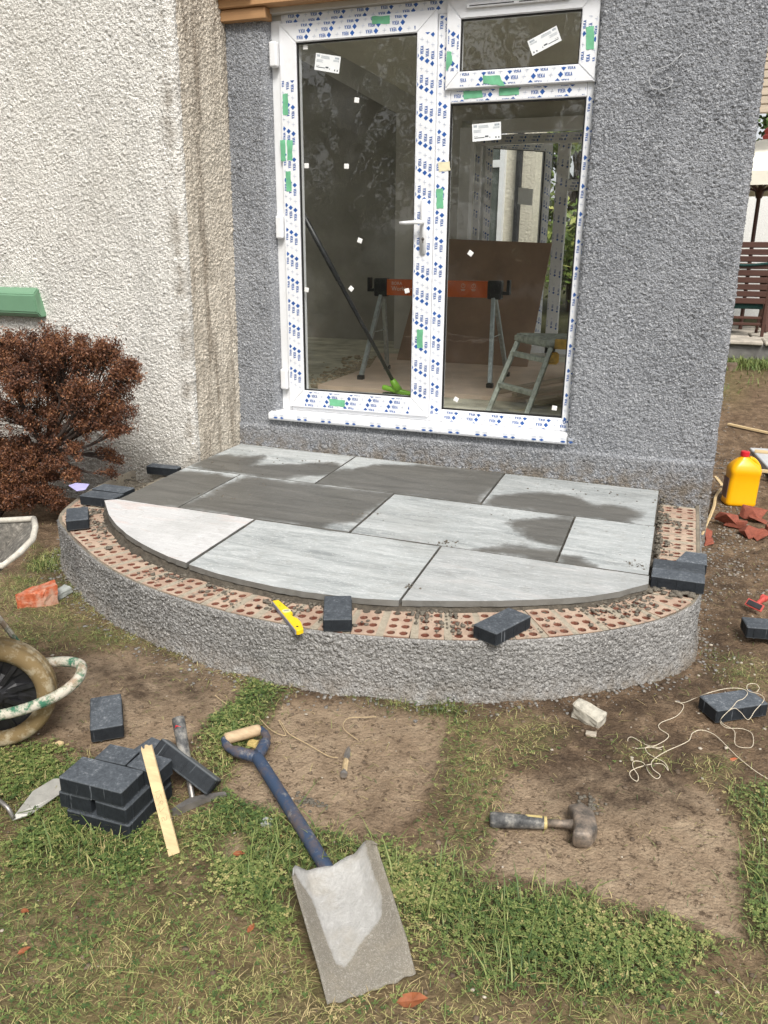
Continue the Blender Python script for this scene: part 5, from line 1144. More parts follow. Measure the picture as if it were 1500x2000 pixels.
def half_brick(label, loc, size, rot, seed):
    o = thing('broken_brick', label, 'brick fragment', loc, rot); rg = random.Random(seed); bm = bmesh.new()
    for q in range(2):                                # two angular hulls knocked together, flat sawn face kept on one side
        vv = []
        for i in range(13):
            p = Vector((rg.uniform(-1, 1), rg.uniform(-1, 1), rg.uniform(0, 1)))
            vv.append(bm.verts.new((p.x*size[0]*.5+q*size[0]*.28, p.y*size[1]*.5-q*size[1]*.2, min(p.z*1.25, 1)*size[2]*(1-.35*q))))
        r = bmesh.ops.convex_hull(bm, input=vv); bmesh.ops.delete(bm, geom=[g for g in r['geom_interior'] if isinstance(g, bmesh.types.BMVert)], context='VERTS')
    bmesh.ops.bevel(bm, geom=bm.edges[:], offset=.0015, segments=1, affect='EDGES'); chunk_ = bm_obj('chunk', bm, MAT_BRICKR, o); return o
half_brick('broken terracotta brick nearest the jerrycan', (0.3809, 0.3984, -0.2870), (.15, .10, .075), (R(-8), R(6), R(8)), 3)
half_brick('narrow terracotta brick shard against the wall end', (0.2584, 0.0959, -0.2870), (.05, .13, .055), (R(10), R(12), R(4)), 5)
half_brick('jagged terracotta brick shard, middle of the broken pieces at right', (0.4873, 0.2725, -0.2870), (.12, .12, .06), (R(14), R(-8), R(25)), 8)
half_brick('large terracotta brick shard farthest back of the broken pieces', (0.5225, 0.5911, -0.2870), (.15, .10, .06), (R(8), R(6), R(-6)), 11)
half_brick('terracotta brick shard cut off by the right edge of the photo', (0.5988, 0.3337, -0.2870), (.10, .11, .055), (R(12), R(16), R(6)), 14)
# red plastic tool
rt_ = thing('hand_float', 'small red plastic hand tool with a black pad dropped on the soil', 'hand tool', (0.4615, -0.7413, -0.2850), (R(10), R(-12), R(62)))
bm = bmesh.new(); add_box(bm, (.035, .075, .008), T((-.035, 0, .03), (0, R(-35), 0)), .002); bm_obj('head', bm, MAT_REDBR, rt_)
bm = bmesh.new(); add_box(bm, (.024, .062, .004), T((-.039, 0, .0355), (0, R(-35), 0)), .001); bm_obj('pad', bm, MAT_BLACKPL, rt_)
bm = bmesh.new(); tube(bm, smooth_path([(-.03, 0, .024), (.0, 0, .018), (.035, 0, .014), (.06, 0, .012)], 4), [.009]*5+[.011]*4+[.013]*4, 8); box2(bm, (.05, -.016, .002), (.078, .016, .022), .003); bm_obj('handle', bm, MAT_REDBR, rt_)
# left lumps
o = thing('broken_brick', 'broken orange brick crusted with mortar on the grass near the curved wall', 'brick fragment', (-2.5237, -1.8328, -0.2880), (0, 0, R(30)))
bm = bmesh.new(); prism(bm, [(-.085, -.04), (.03, -.055), (.085, -.02), (.06, .055), (-.04, .05)], 0, .062, 'z'); bmesh.ops.subdivide_edges(bm, edges=bm.edges[:], cuts=2, use_grid_fill=True)
for v in bm.verts:
    if v.co.x > .045: v.co.z *= 1.4
rough_bm(bm, .007, 30, 4); bm_obj('chunk', bm, MAT_BRICKB, o)
chunk('stone_chip', 'smooth grey stone beside the orange broken brick', 'stone', (-2.4870, -1.7325, -0.2870), (.05, .085, .03), MAT_STONE, 3, (R(8), 0, R(-12)))
chunk('concrete_lump', 'angular pale concrete lump on the soil in front of the curved wall', 'stone', (-0.1427, -1.9276, -0.2880), (.105, .055, .055), MAT_CONCRETE, 6, (R(8), R(14), R(-22)))
chunk('stone_chip', 'small flat cream stone below the concrete lump', 'stone', (-0.1195, -2.0166, -0.2870), (.034, .022, .010), MAT_PEBBLE, 8)
chunk('stone_chip', 'small yellow chip of stone inside the shovel grip', 'stone', (-1.1211, -2.4534, -0.2870), (.03, .025, .015), M_plain('yellow_stone', (.55, .42, .16), .9, .3, 40), 9)
chunk('stone_chip', 'round grey pebble on the grass left of the shovel shaft', 'stone', (-0.9025, -2.7713, -0.2870), (.028, .028, .018), MAT_STONE, 10)
chunk('wood_chip', 'small yellow wood chip on the grass below the wheelbarrow wheel', 'wood chip', (-1.6940, -2.6656, -0.2870), (.022, .016, .01), MAT_PINE, 12)
chunk('soil_clod', 'brown clod of soil in the distance beside the extension wall', 'clod', (.52, 4.6, .045), (.12, .1, .08), MAT_CRUMB, 14)
# fallen leaves
for n_, (p, a, s, lab) in enumerate((((-0.3619, -3.1522, -0.2800), 20, .030, 'orange-brown dead leaf beside the shovel mouth'), ((-1.2965, -3.2418, -0.2820), 0, .012, 'small orange leaf near the bottom left corner'), ((-1.2157, -3.3319, -0.2820), 50, .013, 'lower of two small orange leaves near the bottom left corner'), ((-0.7715, -3.1000, -0.2820), 80, .012, 'small orange leaf left of the shovel blade'), ((-0.9188, -2.8959, -0.2840), 10, .016, 'orange leaf on the bare patch left of the shovel shaft'), ((-0.8504, -2.8029, -0.2840), 0, .013, 'small orange leaf beside the blue part of the shovel shaft'), ((0.3111, -1.9967, -0.2870), 30, .012, 'small orange chip on the soil beside the long white string'))):
    o = thing('dead_leaf', lab, 'leaf', p, (R(12), R(-10), R(a)), 'dead leaves on the ground'); bm = bmesh.new()
    pr = [(-1.1, 0, .1), (-.6, .42, .25), (0, .55, .12), (.6, .35, .3), (1.15, 0, .1), (.6, -.4, .35), (0, -.55, .2), (-.6, -.42, .1)]
    c_ = bm.verts.new((0, 0, 0)); vv = [bm.verts.new((x*s, y*s, z*s)) for x, y, z in pr]
    for i in range(8): bm.faces.new((c_, vv[i], vv[(i+1) % 8]))
    bm_obj('leaf', bm, MAT_BRICKB if 'chip' in lab else M_plain('dead_leaf', (.27, .085, .03), .7, .3, 60), o)

# ============================================================ THINGS IN THE ROOM
RF = .17
sh_ = thing('floor_sheet', 'brown board laid on the room floor under the sawhorse', 'board', (0, 0, RF)); bm = bmesh.new()
prism(bm, [(-2.60, 1.32), (-.25, 1.36), (-.30, 3.4), (-2.86, 3.4), (-2.58, 2.4)], .001, .032, 'z'); bm_obj('sheet', bm, MAT_SHEET, sh_)
RS = RF+.032
saw = thing('sawhorse', 'folding sawhorse with an orange beam and steel legs inside the room', 'sawhorse', (-1.86, 2.02, RS))
H_ = .775
bm = bmesh.new(); prism(bm, [(-.035, -.125), (.035, -.125), (.035, .0), (-.035, .0)], -.49, .49)
for v in bm.verts: v.co = Vector((v.co.y, v.co.x, v.co.z+H_))
bmesh.ops.bevel(bm, geom=bm.edges[:], offset=.004, segments=1, affect='EDGES'); beam = bm_obj('beam', bm, MAT_ORANGE, saw)
for e in (-1, 1):
    bm = bmesh.new(); box2(bm, (e*.47-.055, -.045, H_-.135), (e*.47+.055, .045, H_+.005), .008); box2(bm, (e*.56-.028, -.03, H_-.10), (e*.56+.028, .03, H_-.075), .003); box2(bm, (e*.575-.012, -.03, H_-.10), (e*.575+.012, .03, H_+.01), .003)
    for a, b in ((-.03, -.03), (.03, -.03), (0, -.07), (-.03, -.1), (.03, -.1)): tube(bm, [(e*.47+a, -.044, H_+b), (e*.47+a, -.050, H_+b)], .006, 6)
    bm_obj('leg_bracket', bm, MAT_BLACKPL, saw)
    for yy in (-1, 1):
        bm = bmesh.new(); box_between(bm, (e*.465, yy*.03, H_-.13), (e*.53, yy*.31, .03), .042, .030, (1, 0, 0), .003); lg = bm_obj('leg', bm, MAT_GALV, saw)
        bm = bmesh.new(); add_box(bm, (.05, .05, .035), T((e*.532, yy*.315, .0175)), .004); bm_obj('rubber_foot', bm, MAT_BLACKPL, lg)
    bm = bmesh.new(); tube(bm, [(e*.497, -.165, .36), (e*.497, .165, .36)], .004, 6); bm_obj('spreader', bm, MAT_GALV, saw)
def text_part(name, body, size, loc, rot, mat, parent, sx=1.0):
    cu = bpy.data.curves.new(name, 'FONT'); cu.body = body; cu.size = size; cu.resolution_u = 2; tmp = bpy.data.objects.new(name, cu); COL.objects.link(tmp)
    me = bpy.data.meshes.new_from_object(tmp.evaluated_get(bpy.context.evaluated_depsgraph_get())); bpy.data.objects.remove(tmp); me.materials.append(mat)
    o = link(bpy.data.objects.new(name, me), parent); o.location = loc; o.rotation_euler = rot; o.scale = (sx, 1, 1); return o
text_part('lettering', 'BORA', .034, (-.375, -.0357, H_-.042), (R(90), 0, 0), MAT_WHITEINK, beam); text_part('lettering', 'Workhorse X', .050, (-.375, -.0357, H_-.088), (R(90), 0, 0), MAT_WHITEINK, beam, .88)
bm = bmesh.new()
for cx in (.22, .305):
    for i in range(20):
        a, b = R(18*i), R(18*i+18); r0, r1 = .017, .0145
        bm.faces.new([bm.verts.new((cx+r_*math.cos(t), -.0357, H_-.038+r_*math.sin(t))) for r_, t in ((r0, a), (r0, b), (r1, b), (r1, a))])
    box2(bm, (cx-.0015, -.0362, H_-.04), (cx+.0015, -.0355, H_-.02)); box2(bm, (cx-.018, -.0362, H_-.068), (cx+.018, -.0355, H_-.064)); box2(bm, (cx-.014, -.0362, H_-.076), (cx+.014, -.0355, H_-.072))
bm_obj('pictograms', bm, MAT_WHITEINK, beam)
bo = thing('plywood_board', 'tall brown plywood board leaning on the far wall behind the sawhorse', 'board', (0, 0, 0)); bm = bmesh.new()
q = [(-2.5153, 2.9500, 0.2641), (-1.2669, 2.9500, 0.2248), (-1.1676, 3.2500, 1.2672), (-2.3131, 3.2500, 1.3066)]; V = [Vector(p) for p in q]; V[0].z = V[1].z = RS+.001
a = [bm.verts.new(p) for p in V]; b = [bm.verts.new(p+Vector((0, .018, 0))) for p in V]; bm.faces.new(a); bm.faces.new(b[::-1])
for i in range(4): bm.faces.new((a[i], b[i], b[(i+1) % 4], a[(i+1) % 4]))
bm_obj('board', bm, MAT_PLY, bo)
bro = thing('broom', 'broom with a lime green head and black handle leaning inside the door', 'broom', (-1.80, .62, RF+.002)); L0 = Vector((-1.80, .62, RF+.002))
h1 = Vector((-2.1552, 0.1600, 1.4179))-L0; h0 = Vector((-1.7282, 0.6000, 0.3865))-L0
bm = bmesh.new(); tube(bm, [h0, h0.lerp(h1, .35), h0.lerp(h1, .36), h0.lerp(h1, .62), h0.lerp(h1, .625), h1], [.0125, .0125, .013, .0135, .0165, .0165], 10); bm_obj('handle', bm, MAT_BLACKPL, bro, True)
d = (h1-h0).normalized(); bm = bmesh.new(); tube(bm, [h0-d*.07, h0-d*.03, h0+d*.015], [.030, .026, .018], 12); add_box(bm, (.20, .055, .035), T(h0-d*.075+Vector((-.01, 0, 0)), (R(-8), R(12), R(6))), .012, 2); bm_obj('head', bm, MAT_LIME, bro, True)
bm = bmesh.new(); rg = random.Random(1); c_ = h0-d*.08
for i in range(170):
    p = c_+Vector((rg.uniform(-.105, .085), rg.uniform(-.022, .022), -.01)); e = p+Vector(((p.x-c_.x)*.35+rg.uniform(-.01, .01), rg.uniform(-.02, .01), -.075)); e.z = max(e.z, .001); tube(bm, [p, e], .0028, 3, False)
bm_obj('bristles', bm, M_plain('green_black_bristle', (.04, .075, .02), .6, .6, 90), bro)['kind'] = 'stuff'
# stepladder platform
stp = thing('work_platform', 'paint-stained aluminium folding work platform inside the side light', 'platform', (0, 0, RF))
t0, t1 = Vector((-1.0302, 1.0000, 0.6713)), Vector((-0.7669, 0.7200, 0.6711)); t0.z = t1.z = .69
f0, f1_ = Vector((-1.1540, 0.8912, 0.1900)), Vector((-0.8629, 0.6097, 0.1900)); f0.z = f1_.z = RF+.001; dz = Vector((0, 0, RF)); RT = Vector((.60, .10, 0))
bm = bmesh.new(); w = t1-t0; add_ = [t0, t1, t1+RT, t0+RT]; a = [bm.verts.new(p-dz) for p in add_]; b = [bm.verts.new(p-dz-Vector((0, 0, .055))) for p in add_]; bm.faces.new(a); bm.faces.new(b[::-1])
for i in range(4): bm.faces.new((a[i], b[i], b[(i+1) % 4], a[(i+1) % 4]))
bmesh.ops.bevel(bm, geom=bm.edges[:], offset=.012, segments=2, affect='EDGES'); bm_obj('deck', bm, MAT_ALI, stp)
for i in range(5):
    p0 = t0.lerp(t1, .1+.2*i); bm = bmesh.new(); box_between(bm, p0-dz+Vector((.02, 0, .002)), p0+RT-dz+Vector((0, 0, .002)), .03, .006); bm_obj('deck_slat', bm, MAT_ALI, stp)
for p, q in ((t0, f0), (t1, f1_)):
    bm = bmesh.new(); box_between(bm, p-dz+Vector((.03, 0, -.055)), q-dz, .03, .062, (0, 1, 0), .003); bm_obj('leg', bm, MAT_ALI, stp)
for t in (.16, .60):
    bm = bmesh.new(); A = (t0+Vector((.03, 0, -.055))).lerp(f0, t)-dz; B = (t1+Vector((.03, 0, -.055))).lerp(f1_, t)-dz; box_between(bm, A, B, .05, .028, (0, 0, 1), .002); bm_obj('rung', bm, MAT_ALI, stp)
for p in (t0, t1):
    bm = bmesh.new(); box_between(bm, p+RT*.94-dz-Vector((0, 0, .055)), p+RT*1.2-dz-Vector((0, 0, p.z-RF)), .03, .062, (0, 1, 0), .003); bm_obj('leg', bm, MAT_ALI, stp)
bm = bmesh.new(); add_box(bm, (.10, .012, .062), T(t1-dz+Vector((.10, -.008, -.028))), .006); add_box(bm, (.075, .012, .075), T(t1-dz+Vector((.045, -.010, -.115))), .014); bm_obj('end_cap', bm, MAT_OCHRE, stp)
for n_, (x0, y0, x1, y1, w_, lab) in enumerate(((-1.22, 1.45, -.55, 2.9, .06, 'longest old plank on the room floor, left of the others'), (-1.05, 1.25, -.35, 2.4, .05, 'thin old plank on the room floor under the platform'), (-.92, 1.15, -.36, 1.95, .09, 'wide old plank on the room floor at the right'), (-.72, 1.25, -.25, 1.75, .10, 'short old plank on the room floor nearest the right jamb'))):
    o = thing('old_plank', lab, 'plank', (x0, y0, RS+.001), (0, 0, math.atan2(y1-y0, x1-x0)), 'planks under the platform'); L_ = math.hypot(x1-x0, y1-y0); bm = bmesh.new(); box2(bm, (0, -w_/2, .0+.02*(n_ % 2)), (L_, w_/2, .028+.02*(n_ % 2)), .003); bm_obj('plank', bm, MAT_OLDWOOD, o)
cr_ = thing('tool_crate', 'dark reddish crate standing behind the platform', 'crate', (-.35, 2.3, RS)); bm = bmesh.new(); box2(bm, (-.42, -.15, 0), (.30, .2, .34), .01); bm_obj('box', bm, M_plain('dull_red_board', (.13, .045, .03), .8, .3, 8), cr_)
bm = bmesh.new(); box2(bm, (-.1, -.20, .0), (.32, -.152, .33), .01); bm_obj('front_panel', bm, M_plain('dark_green_bag', (.05, .07, .03), .8, .4, 8), cr_)
rn = np.random.default_rng(8); pts, sz = [], []
for q in range(700):
    t = rn.random(); y = 1.35+t*1.9; x = -2.72+.18*rn.normal()*.6+(-.25*t)+.28*rn.random(); s_ = .006+.03*rn.random()**3; pts.append((x, y, RF+s_*.3)); sz.append(s_)
lumps('rubble', pts, sz, MAT_RUBBLE, ext, 9)

# ============================================================ GROUND, PLANTS, FAR THINGS
P2 = lambda *q: [(a[0], a[1]) for a in q]
g_ = -.29
BARE = [  # trodden / covered patches that are plain clay-brown soil
    P2((-1.1573, -2.1898, -0.2900), (-0.9111, -2.0755, -0.2900), (-0.5766, -2.0743, -0.2900), (-0.5255, -2.4294, -0.2900), (-0.5472, -2.6058, -0.2900), (-0.6036, -2.7387, -0.2900), (-0.8666, -2.7251, -0.2900), (-1.1027, -2.6834, -0.2900), (-1.1340, -2.5088, -0.2900)),
    P2((-0.3382, -2.3334, -0.2900), (-0.0496, -2.1443, -0.2900), (0.2452, -2.1789, -0.2900), (0.3076, -2.3309, -0.2900), (0.3012, -2.7429, -0.2900), (0.1775, -2.7182, -0.2900), (-0.1102, -2.7142, -0.2900), (-0.3029, -2.7214, -0.2900)),
    P2((-2.0575, -2.2096, -0.2900), (-1.8927, -2.0224, -0.2900), (-1.4713, -2.0302, -0.2900), (-1.3246, -2.1728, -0.2900), (-1.3369, -2.4816, -0.2900), (-1.5362, -2.6597, -0.2900), (-1.7529, -2.6380, -0.2900), (-1.8392, -2.4398, -0.2900)),
    P2((-0.9839, -2.8557, -0.2900), (-0.9539, -2.8126, -0.2900), (-0.9073, -2.8683, -0.2900), (-0.9170, -2.9310, -0.2900), (-0.9643, -2.9095, -0.2900))]
LUSH = [
    P2((-0.5391, -2.8738, -0.2900), (-0.4155, -2.8006, -0.2900), (-0.2772, -2.7764, -0.2900), (-0.0959, -2.7267, -0.2900), (0.0746, -2.7483, -0.2900), (0.2437, -2.7718, -0.2900), (0.1889, -2.8364, -0.2900), (0.0337, -2.9635, -0.2900), (-0.1192, -3.0335, -0.2900), (-0.3423, -3.0477, -0.2900), (-0.4805, -2.9627, -0.2900)),
    P2((0.3159, -2.1524, -0.2900), (0.4458, -2.0785, -0.2900), (0.3850, -2.7344, -0.2900), (0.3041, -2.7494, -0.2900), (0.3059, -2.4946, -0.2900)),
    P2((-1.0827, -2.8499, -0.2900), (-1.0401, -2.7325, -0.2900), (-0.8002, -2.7336, -0.2900), (-0.6968, -2.8296, -0.2900), (-0.7447, -2.9413, -0.2900), (-0.6409, -3.1002, -0.2900), (-0.7739, -3.0717, -0.2900), (-0.9321, -2.9930, -0.2900)),
    P2((-1.5573, -2.9605, -0.2900), (-1.4361, -2.9378, -0.2900), (-1.1401, -2.9551, -0.2900), (-1.1236, -3.0643, -0.2900), (-1.4141, -3.0969, -0.2900)),
    P2((-0.7519, -2.7045, -0.2900), (-0.5571, -2.7477, -0.2900), (-0.2969, -2.7473, -0.2900), (-0.3381, -2.8430, -0.2900), (-0.5248, -2.9124, -0.2900), (-0.6844, -2.8249, -0.2900)),
    P2((-1.3077, -2.1286, -0.2900), (-1.1709, -2.1148, -0.2900), (-1.1437, -2.2474, -0.2900), (-1.1407, -2.4970, -0.2900), (-1.0948, -2.6679, -0.2900), (-1.2387, -2.5623, -0.2900), (-1.3228, -2.3485, -0.2900)),
    P2((-0.9292, -2.0787, -0.2900), (-0.5415, -2.0034, -0.2900), (-0.5418, -2.0712, -0.2900), (-0.8632, -2.1001, -0.2900)),
    P2((-3.0955, -1.2661, -0.2900), (-2.8720, -1.3007, -0.2900), (-2.6810, -1.5217, -0.2900), (-2.8606, -1.5559, -0.2900)),
    P2((-1.8229, -2.7814, -0.2900), (-1.6792, -2.6991, -0.2900), (-1.3177, -2.8479, -0.2900), (-1.5374, -2.8827, -0.2900), (-1.6741, -2.9338, -0.2900))]
THIN = [
    P2((-0.1473, -3.1677, -0.2900), (-0.2161, -3.0955, -0.2900), (-0.0166, -2.9955, -0.2900), (0.1889, -2.8507, -0.2900), (0.4161, -2.7376, -0.2900), (0.4106, -2.9614, -0.2900)),
    P2((-1.9514, -2.8155, -0.2900), (-1.7080, -2.6662, -0.2900), (-1.0524, -2.7945, -0.2900), (-0.8666, -2.7251, -0.2900), (-0.5634, -2.7298, -0.2900), (-0.2791, -2.7681, -0.2900), (0.0742, -2.7402, -0.2900), (0.2657, -2.7637, -0.2900), (0.1371, -2.9252, -0.2900), (-0.0117, -3.0389, -0.2900), (-0.1795, -3.1136, -0.2900), (-0.2323, -3.2443, -0.2900), (-1.3003, -3.6390, -0.2900)),
    P2((-2.9513, -1.6254, -0.2900), (-2.5646, -1.5450, -0.2900), (-1.8753, -1.9112, -0.2900), (-1.2904, -2.0438, -0.2900), (-1.2738, -2.2266, -0.2900), (-1.8716, -2.0510, -0.2900), (-2.3890, -2.2014, -0.2900)),
    P2((-0.6432, -2.0927, -0.2900), (-0.3342, -1.9764, -0.2900), (-0.2229, -2.0319, -0.2900), (-0.3266, -2.2756, -0.2900), (-0.2906, -2.7168, -0.2900), (-0.4518, -2.6779, -0.2900), (-0.5165, -2.2913, -0.2900)),
    P2((-0.0100, -2.0581, -0.2900), (0.0822, -2.0380, -0.2900), (0.0769, -2.0968, -0.2900), (0.0015, -2.1111, -0.2900)), P2((0.2184, -2.0437, -0.2900), (0.2930, -2.0158, -0.2900), (0.2832, -2.0874, -0.2900), (0.2323, -2.1065, -0.2900)),
    P2((0.2845, -1.2105, -0.2900), (0.4682, -1.2532, -0.2900), (0.4518, -1.4643, -0.2900), (0.3127, -1.4778, -0.2900)), P2((0.3017, 4.6475, 0.0000), (0.9511, 5.5950, 0.0500), (0.8545, 4.1668, -0.0500), (0.3667, 3.1030, -0.0500))]
def region(x, y, polys, soft):
    w = np.zeros(x.shape)
    for p in polys:
        px = [q[0] for q in p]; py = [q[1] for q in p]; m = (x > min(px)-soft) & (x < max(px)+soft) & (y > min(py)-soft) & (y < max(py)+soft)
        if not m.any(): continue
        d = dist_poly(x[m], y[m], p); s = np.where(inpoly(x[m], y[m], p), d, -d); w[m] = np.maximum(w[m], np.clip(.5+s/(2*soft), 0, 1))
    return w
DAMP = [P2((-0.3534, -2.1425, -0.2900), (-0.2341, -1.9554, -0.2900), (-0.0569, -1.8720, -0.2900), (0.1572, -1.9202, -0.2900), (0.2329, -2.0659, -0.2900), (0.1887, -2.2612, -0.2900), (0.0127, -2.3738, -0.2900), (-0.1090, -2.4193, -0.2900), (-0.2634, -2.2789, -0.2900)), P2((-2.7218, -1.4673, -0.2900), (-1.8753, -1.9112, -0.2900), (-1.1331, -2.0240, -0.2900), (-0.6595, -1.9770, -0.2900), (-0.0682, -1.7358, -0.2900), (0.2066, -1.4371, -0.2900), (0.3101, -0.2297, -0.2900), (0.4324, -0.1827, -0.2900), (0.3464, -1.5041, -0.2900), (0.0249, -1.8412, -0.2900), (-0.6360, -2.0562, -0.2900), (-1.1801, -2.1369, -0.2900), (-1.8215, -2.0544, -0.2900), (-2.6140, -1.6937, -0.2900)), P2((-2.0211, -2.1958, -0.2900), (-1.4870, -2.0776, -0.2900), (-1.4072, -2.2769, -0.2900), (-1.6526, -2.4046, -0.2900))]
def lawn_mask(x, y):
    b = region(x, y, BARE, .02); lu = region(x, y, LUSH, .075); th = region(x, y, THIN, .07)
    n = fbm(x*5, y*5, 4, 21); n2 = fbm(x*16, y*16, 3, 31)
    far = smoothstep(4.55, 4.9, y)
    lush = np.clip((lu*1.25+.45*(n-.45)*2+.7*(n2-.45)-.2), 0, 1)*(1-.9*b)*np.clip(lu*3, 0, 1)
    thin = np.clip(th*(.5+1.6*np.clip(n-.33, 0, 1)+.5*(n2-.5)), 0, 1)*(1-.93*b)
    out = smoothstep(-3.5, -3.9, y)*.8
    return np.maximum(np.maximum(lush, far), out), np.maximum(thin, lush*.8), b
def gz(x, y):
    base = -.29+.38*smoothstep(1.0, 5.3, y)+.22*smoothstep(5.3, 7.5, y)
    base = base-.03*np.exp(-((x-.30)**2+(y+1.1)**2)/.15)
    return base
def relief(x, y, b):
    r = .016*(fbm(x*4, y*4, 3, 41)-.45)+.016*(fbm(x*15, y*15, 3, 42)-.45)*(1-.72*b)+.011*(fbm(x*50, y*50, 3, 43)-.45)*(1-.5*b)
    # the bare patches are pressed slightly below the turf
    return r-.008*b
def ground_h(x, y):
    l, t, b = lawn_mask(x, y); return gz(x, y)+relief(x, y, b)+.006*np.maximum(l, .5*t)
def axis(a, b, st, far, k_=1.35):
    core = list(np.arange(a, b, st)); lo, d = [], st; p = a
    while p > -far: d *= k_; p -= d; lo.append(p)
    hi, d, p = [], st, core[-1]
    while p < far: d *= k_; p += d; hi.append(p)
    return np.array(lo[::-1]+core+hi)
gx_, gy_ = axis(-3.3, 1.0, .0095, 120), axis(-3.75, .3, .0095, 120, 1.22)
X, Y = np.meshgrid(gx_, gy_); l_, t_, b_ = lawn_mask(X, Y); core = smoothstep(14, 6, np.hypot(X, Y))
Z = gz(X, Y)+(relief(X, Y, b_)+.006*np.maximum(l_, .5*t_))*core
# keep the sheet below the house floors and under the doorstep
ins = (Y > .03) & (X < .2) & (Y < 4.9); Z = np.where(ins, np.minimum(Z, -.30), Z)
h, w = X.shape; idx = np.arange(h*w).reshape(h, w)
F = np.stack([idx[:-1, :-1], idx[:-1, 1:], idx[1:, 1:], idx[1:, :-1]], -1).reshape(-1, 4)
ground = mesh_obj('ground', np.stack([X, Y, Z], -1).reshape(-1, 3), F, MAT_SOIL, None, True); ground['kind'] = 'structure'
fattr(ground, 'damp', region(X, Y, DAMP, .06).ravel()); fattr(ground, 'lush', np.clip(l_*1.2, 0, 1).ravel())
fattr(ground, 'grassy', np.clip(np.maximum(l_*.9, t_*.75), 0, 1).ravel()); fattr(ground, 'clay', (b_*(.5+.5*np.clip((fbm(X*3, Y*3, 3, 55)-.3)*2.5, 0, 1))).ravel())
SHOV = P2((-0.5297, -3.2352, -0.2850), (-0.3648, -3.0819, -0.2850), (-0.5759, -2.7939, -0.2500), (-0.7480, -2.9741, -0.2500))
def hidden(x, y):                       # under the doorstep, inside the house
    return inpoly(x, y, SHOV) | inpoly(x, y, OUTS+[(.2, .1), (-2.99, .1)]) | ((y > -.5) & (x < -2.54)) | ((y > 0) & (x < .25))
rn = np.random.default_rng(11)
def scatter(n, x0, x1, y0, y1, prob):
    x, y = rn.uniform(x0, x1, n), rn.uniform(y0, y1, n); m = rn.random(n) < prob(x, y); x, y = x[m], y[m]; m = ~hidden(x, y); return x[m], y[m]
# --- grass: curved blades of three faces
def blades(name, x, y, hgt, wid, lean, tint, mat):
    n = len(x); z = ground_h(x, y)-.003; a = rn.uniform(0, 2*np.pi, n); d = np.c_[np.cos(a), np.sin(a)]; s = np.c_[-d[:, 1], d[:, 0]]
    V = np.zeros((n, 7, 3)); base = np.c_[x, y]
    for k_, (t, wf) in enumerate(((0, 1.), (.45, .9), (.8, .6))):
        c = base+d*(lean*hgt*t**1.7)[:, None]; zz = z+hgt*(t-.42*np.clip(lean, 0, 1.6)*t**2)
        for sgn, j in ((-1, 0), (1, 1)):
            V[:, 2*k_+j, :2] = c+s*(sgn*wid*wf*.5)[:, None]; V[:, 2*k_+j, 2] = zz
    V[:, 6, :2] = base+d*(lean*hgt)[:, None]; V[:, 6, 2] = z+hgt*(1-.42*np.clip(lean, 0, 1.6))
    i = (np.arange(n)*7)[:, None]
    F = np.concatenate([i+np.array([[0, 1, 3]]), i+np.array([[0, 3, 2]]), i+np.array([[2, 3, 5]]), i+np.array([[2, 5, 4]]), i+np.array([[4, 5, 6]])])
    o = mesh_obj(name, V.reshape(-1, 3), F, mat); o['kind'] = 'stuff'; fattr(o, 'tint', np.repeat(tint, 7)); return o
x, y = scatter(330000, -2.9, .85, -3.75, -.6, lambda x, y: lawn_mask(x, y)[0]**1.2*.6); n = len(x)
dead = fbm(x*3.2, y*3.2, 3, 61); t = np.clip(rn.normal(.36, .22, n)+1.1*(dead-.50), 0, 1)
o = blades('grass', x, y, rn.gamma(5, .0042, n)+.006, rn.uniform(.0014, .0030, n), rn.gamma(2.5, .30, n), t, MAT_GRASS)
x, y = scatter(430000, -3.3, .9, -3.75, .9, lambda x, y: np.clip(lawn_mask(x, y)[1]*1.0+.022, 0, 1)); n = len(x)
o = blades('dry_grass', x, y, rn.gamma(4, .0030, n)+.004, rn.uniform(.0010, .0022, n), rn.gamma(4, .36, n), np.clip(rn.normal(.52, .27, n)+1.2*(fbm(x*4, y*4, 3, 63)-.46), 0, 1), MAT_GRASS)
x, y = scatter(26000, -2.7, .9, -3.75, -2.0, lambda x, y: (region(x, y, LUSH[:5], .05)*.5)*(fbm(x*6, y*6, 3, 71) > .43)); n = len(x)
o = blades('long_grass', x, y, rn.gamma(6, .0085, n)+.015, rn.uniform(.002, .004, n), rn.gamma(3, .28, n), np.clip(rn.normal(.27, .16, n), 0, 1), MAT_GRASS)
x, y = scatter(9000, .2, 2.2, 3.6, 5.1, lambda x, y: smoothstep(4.45, 4.8, y)+.05); n = len(x)
o = blades('far_grass', x, y, rn.gamma(6, .011, n), rn.uniform(.005, .010, n), rn.gamma(3, .25, n), np.clip(rn.normal(.3, .12, n), 0, 1), MAT_GRASS)
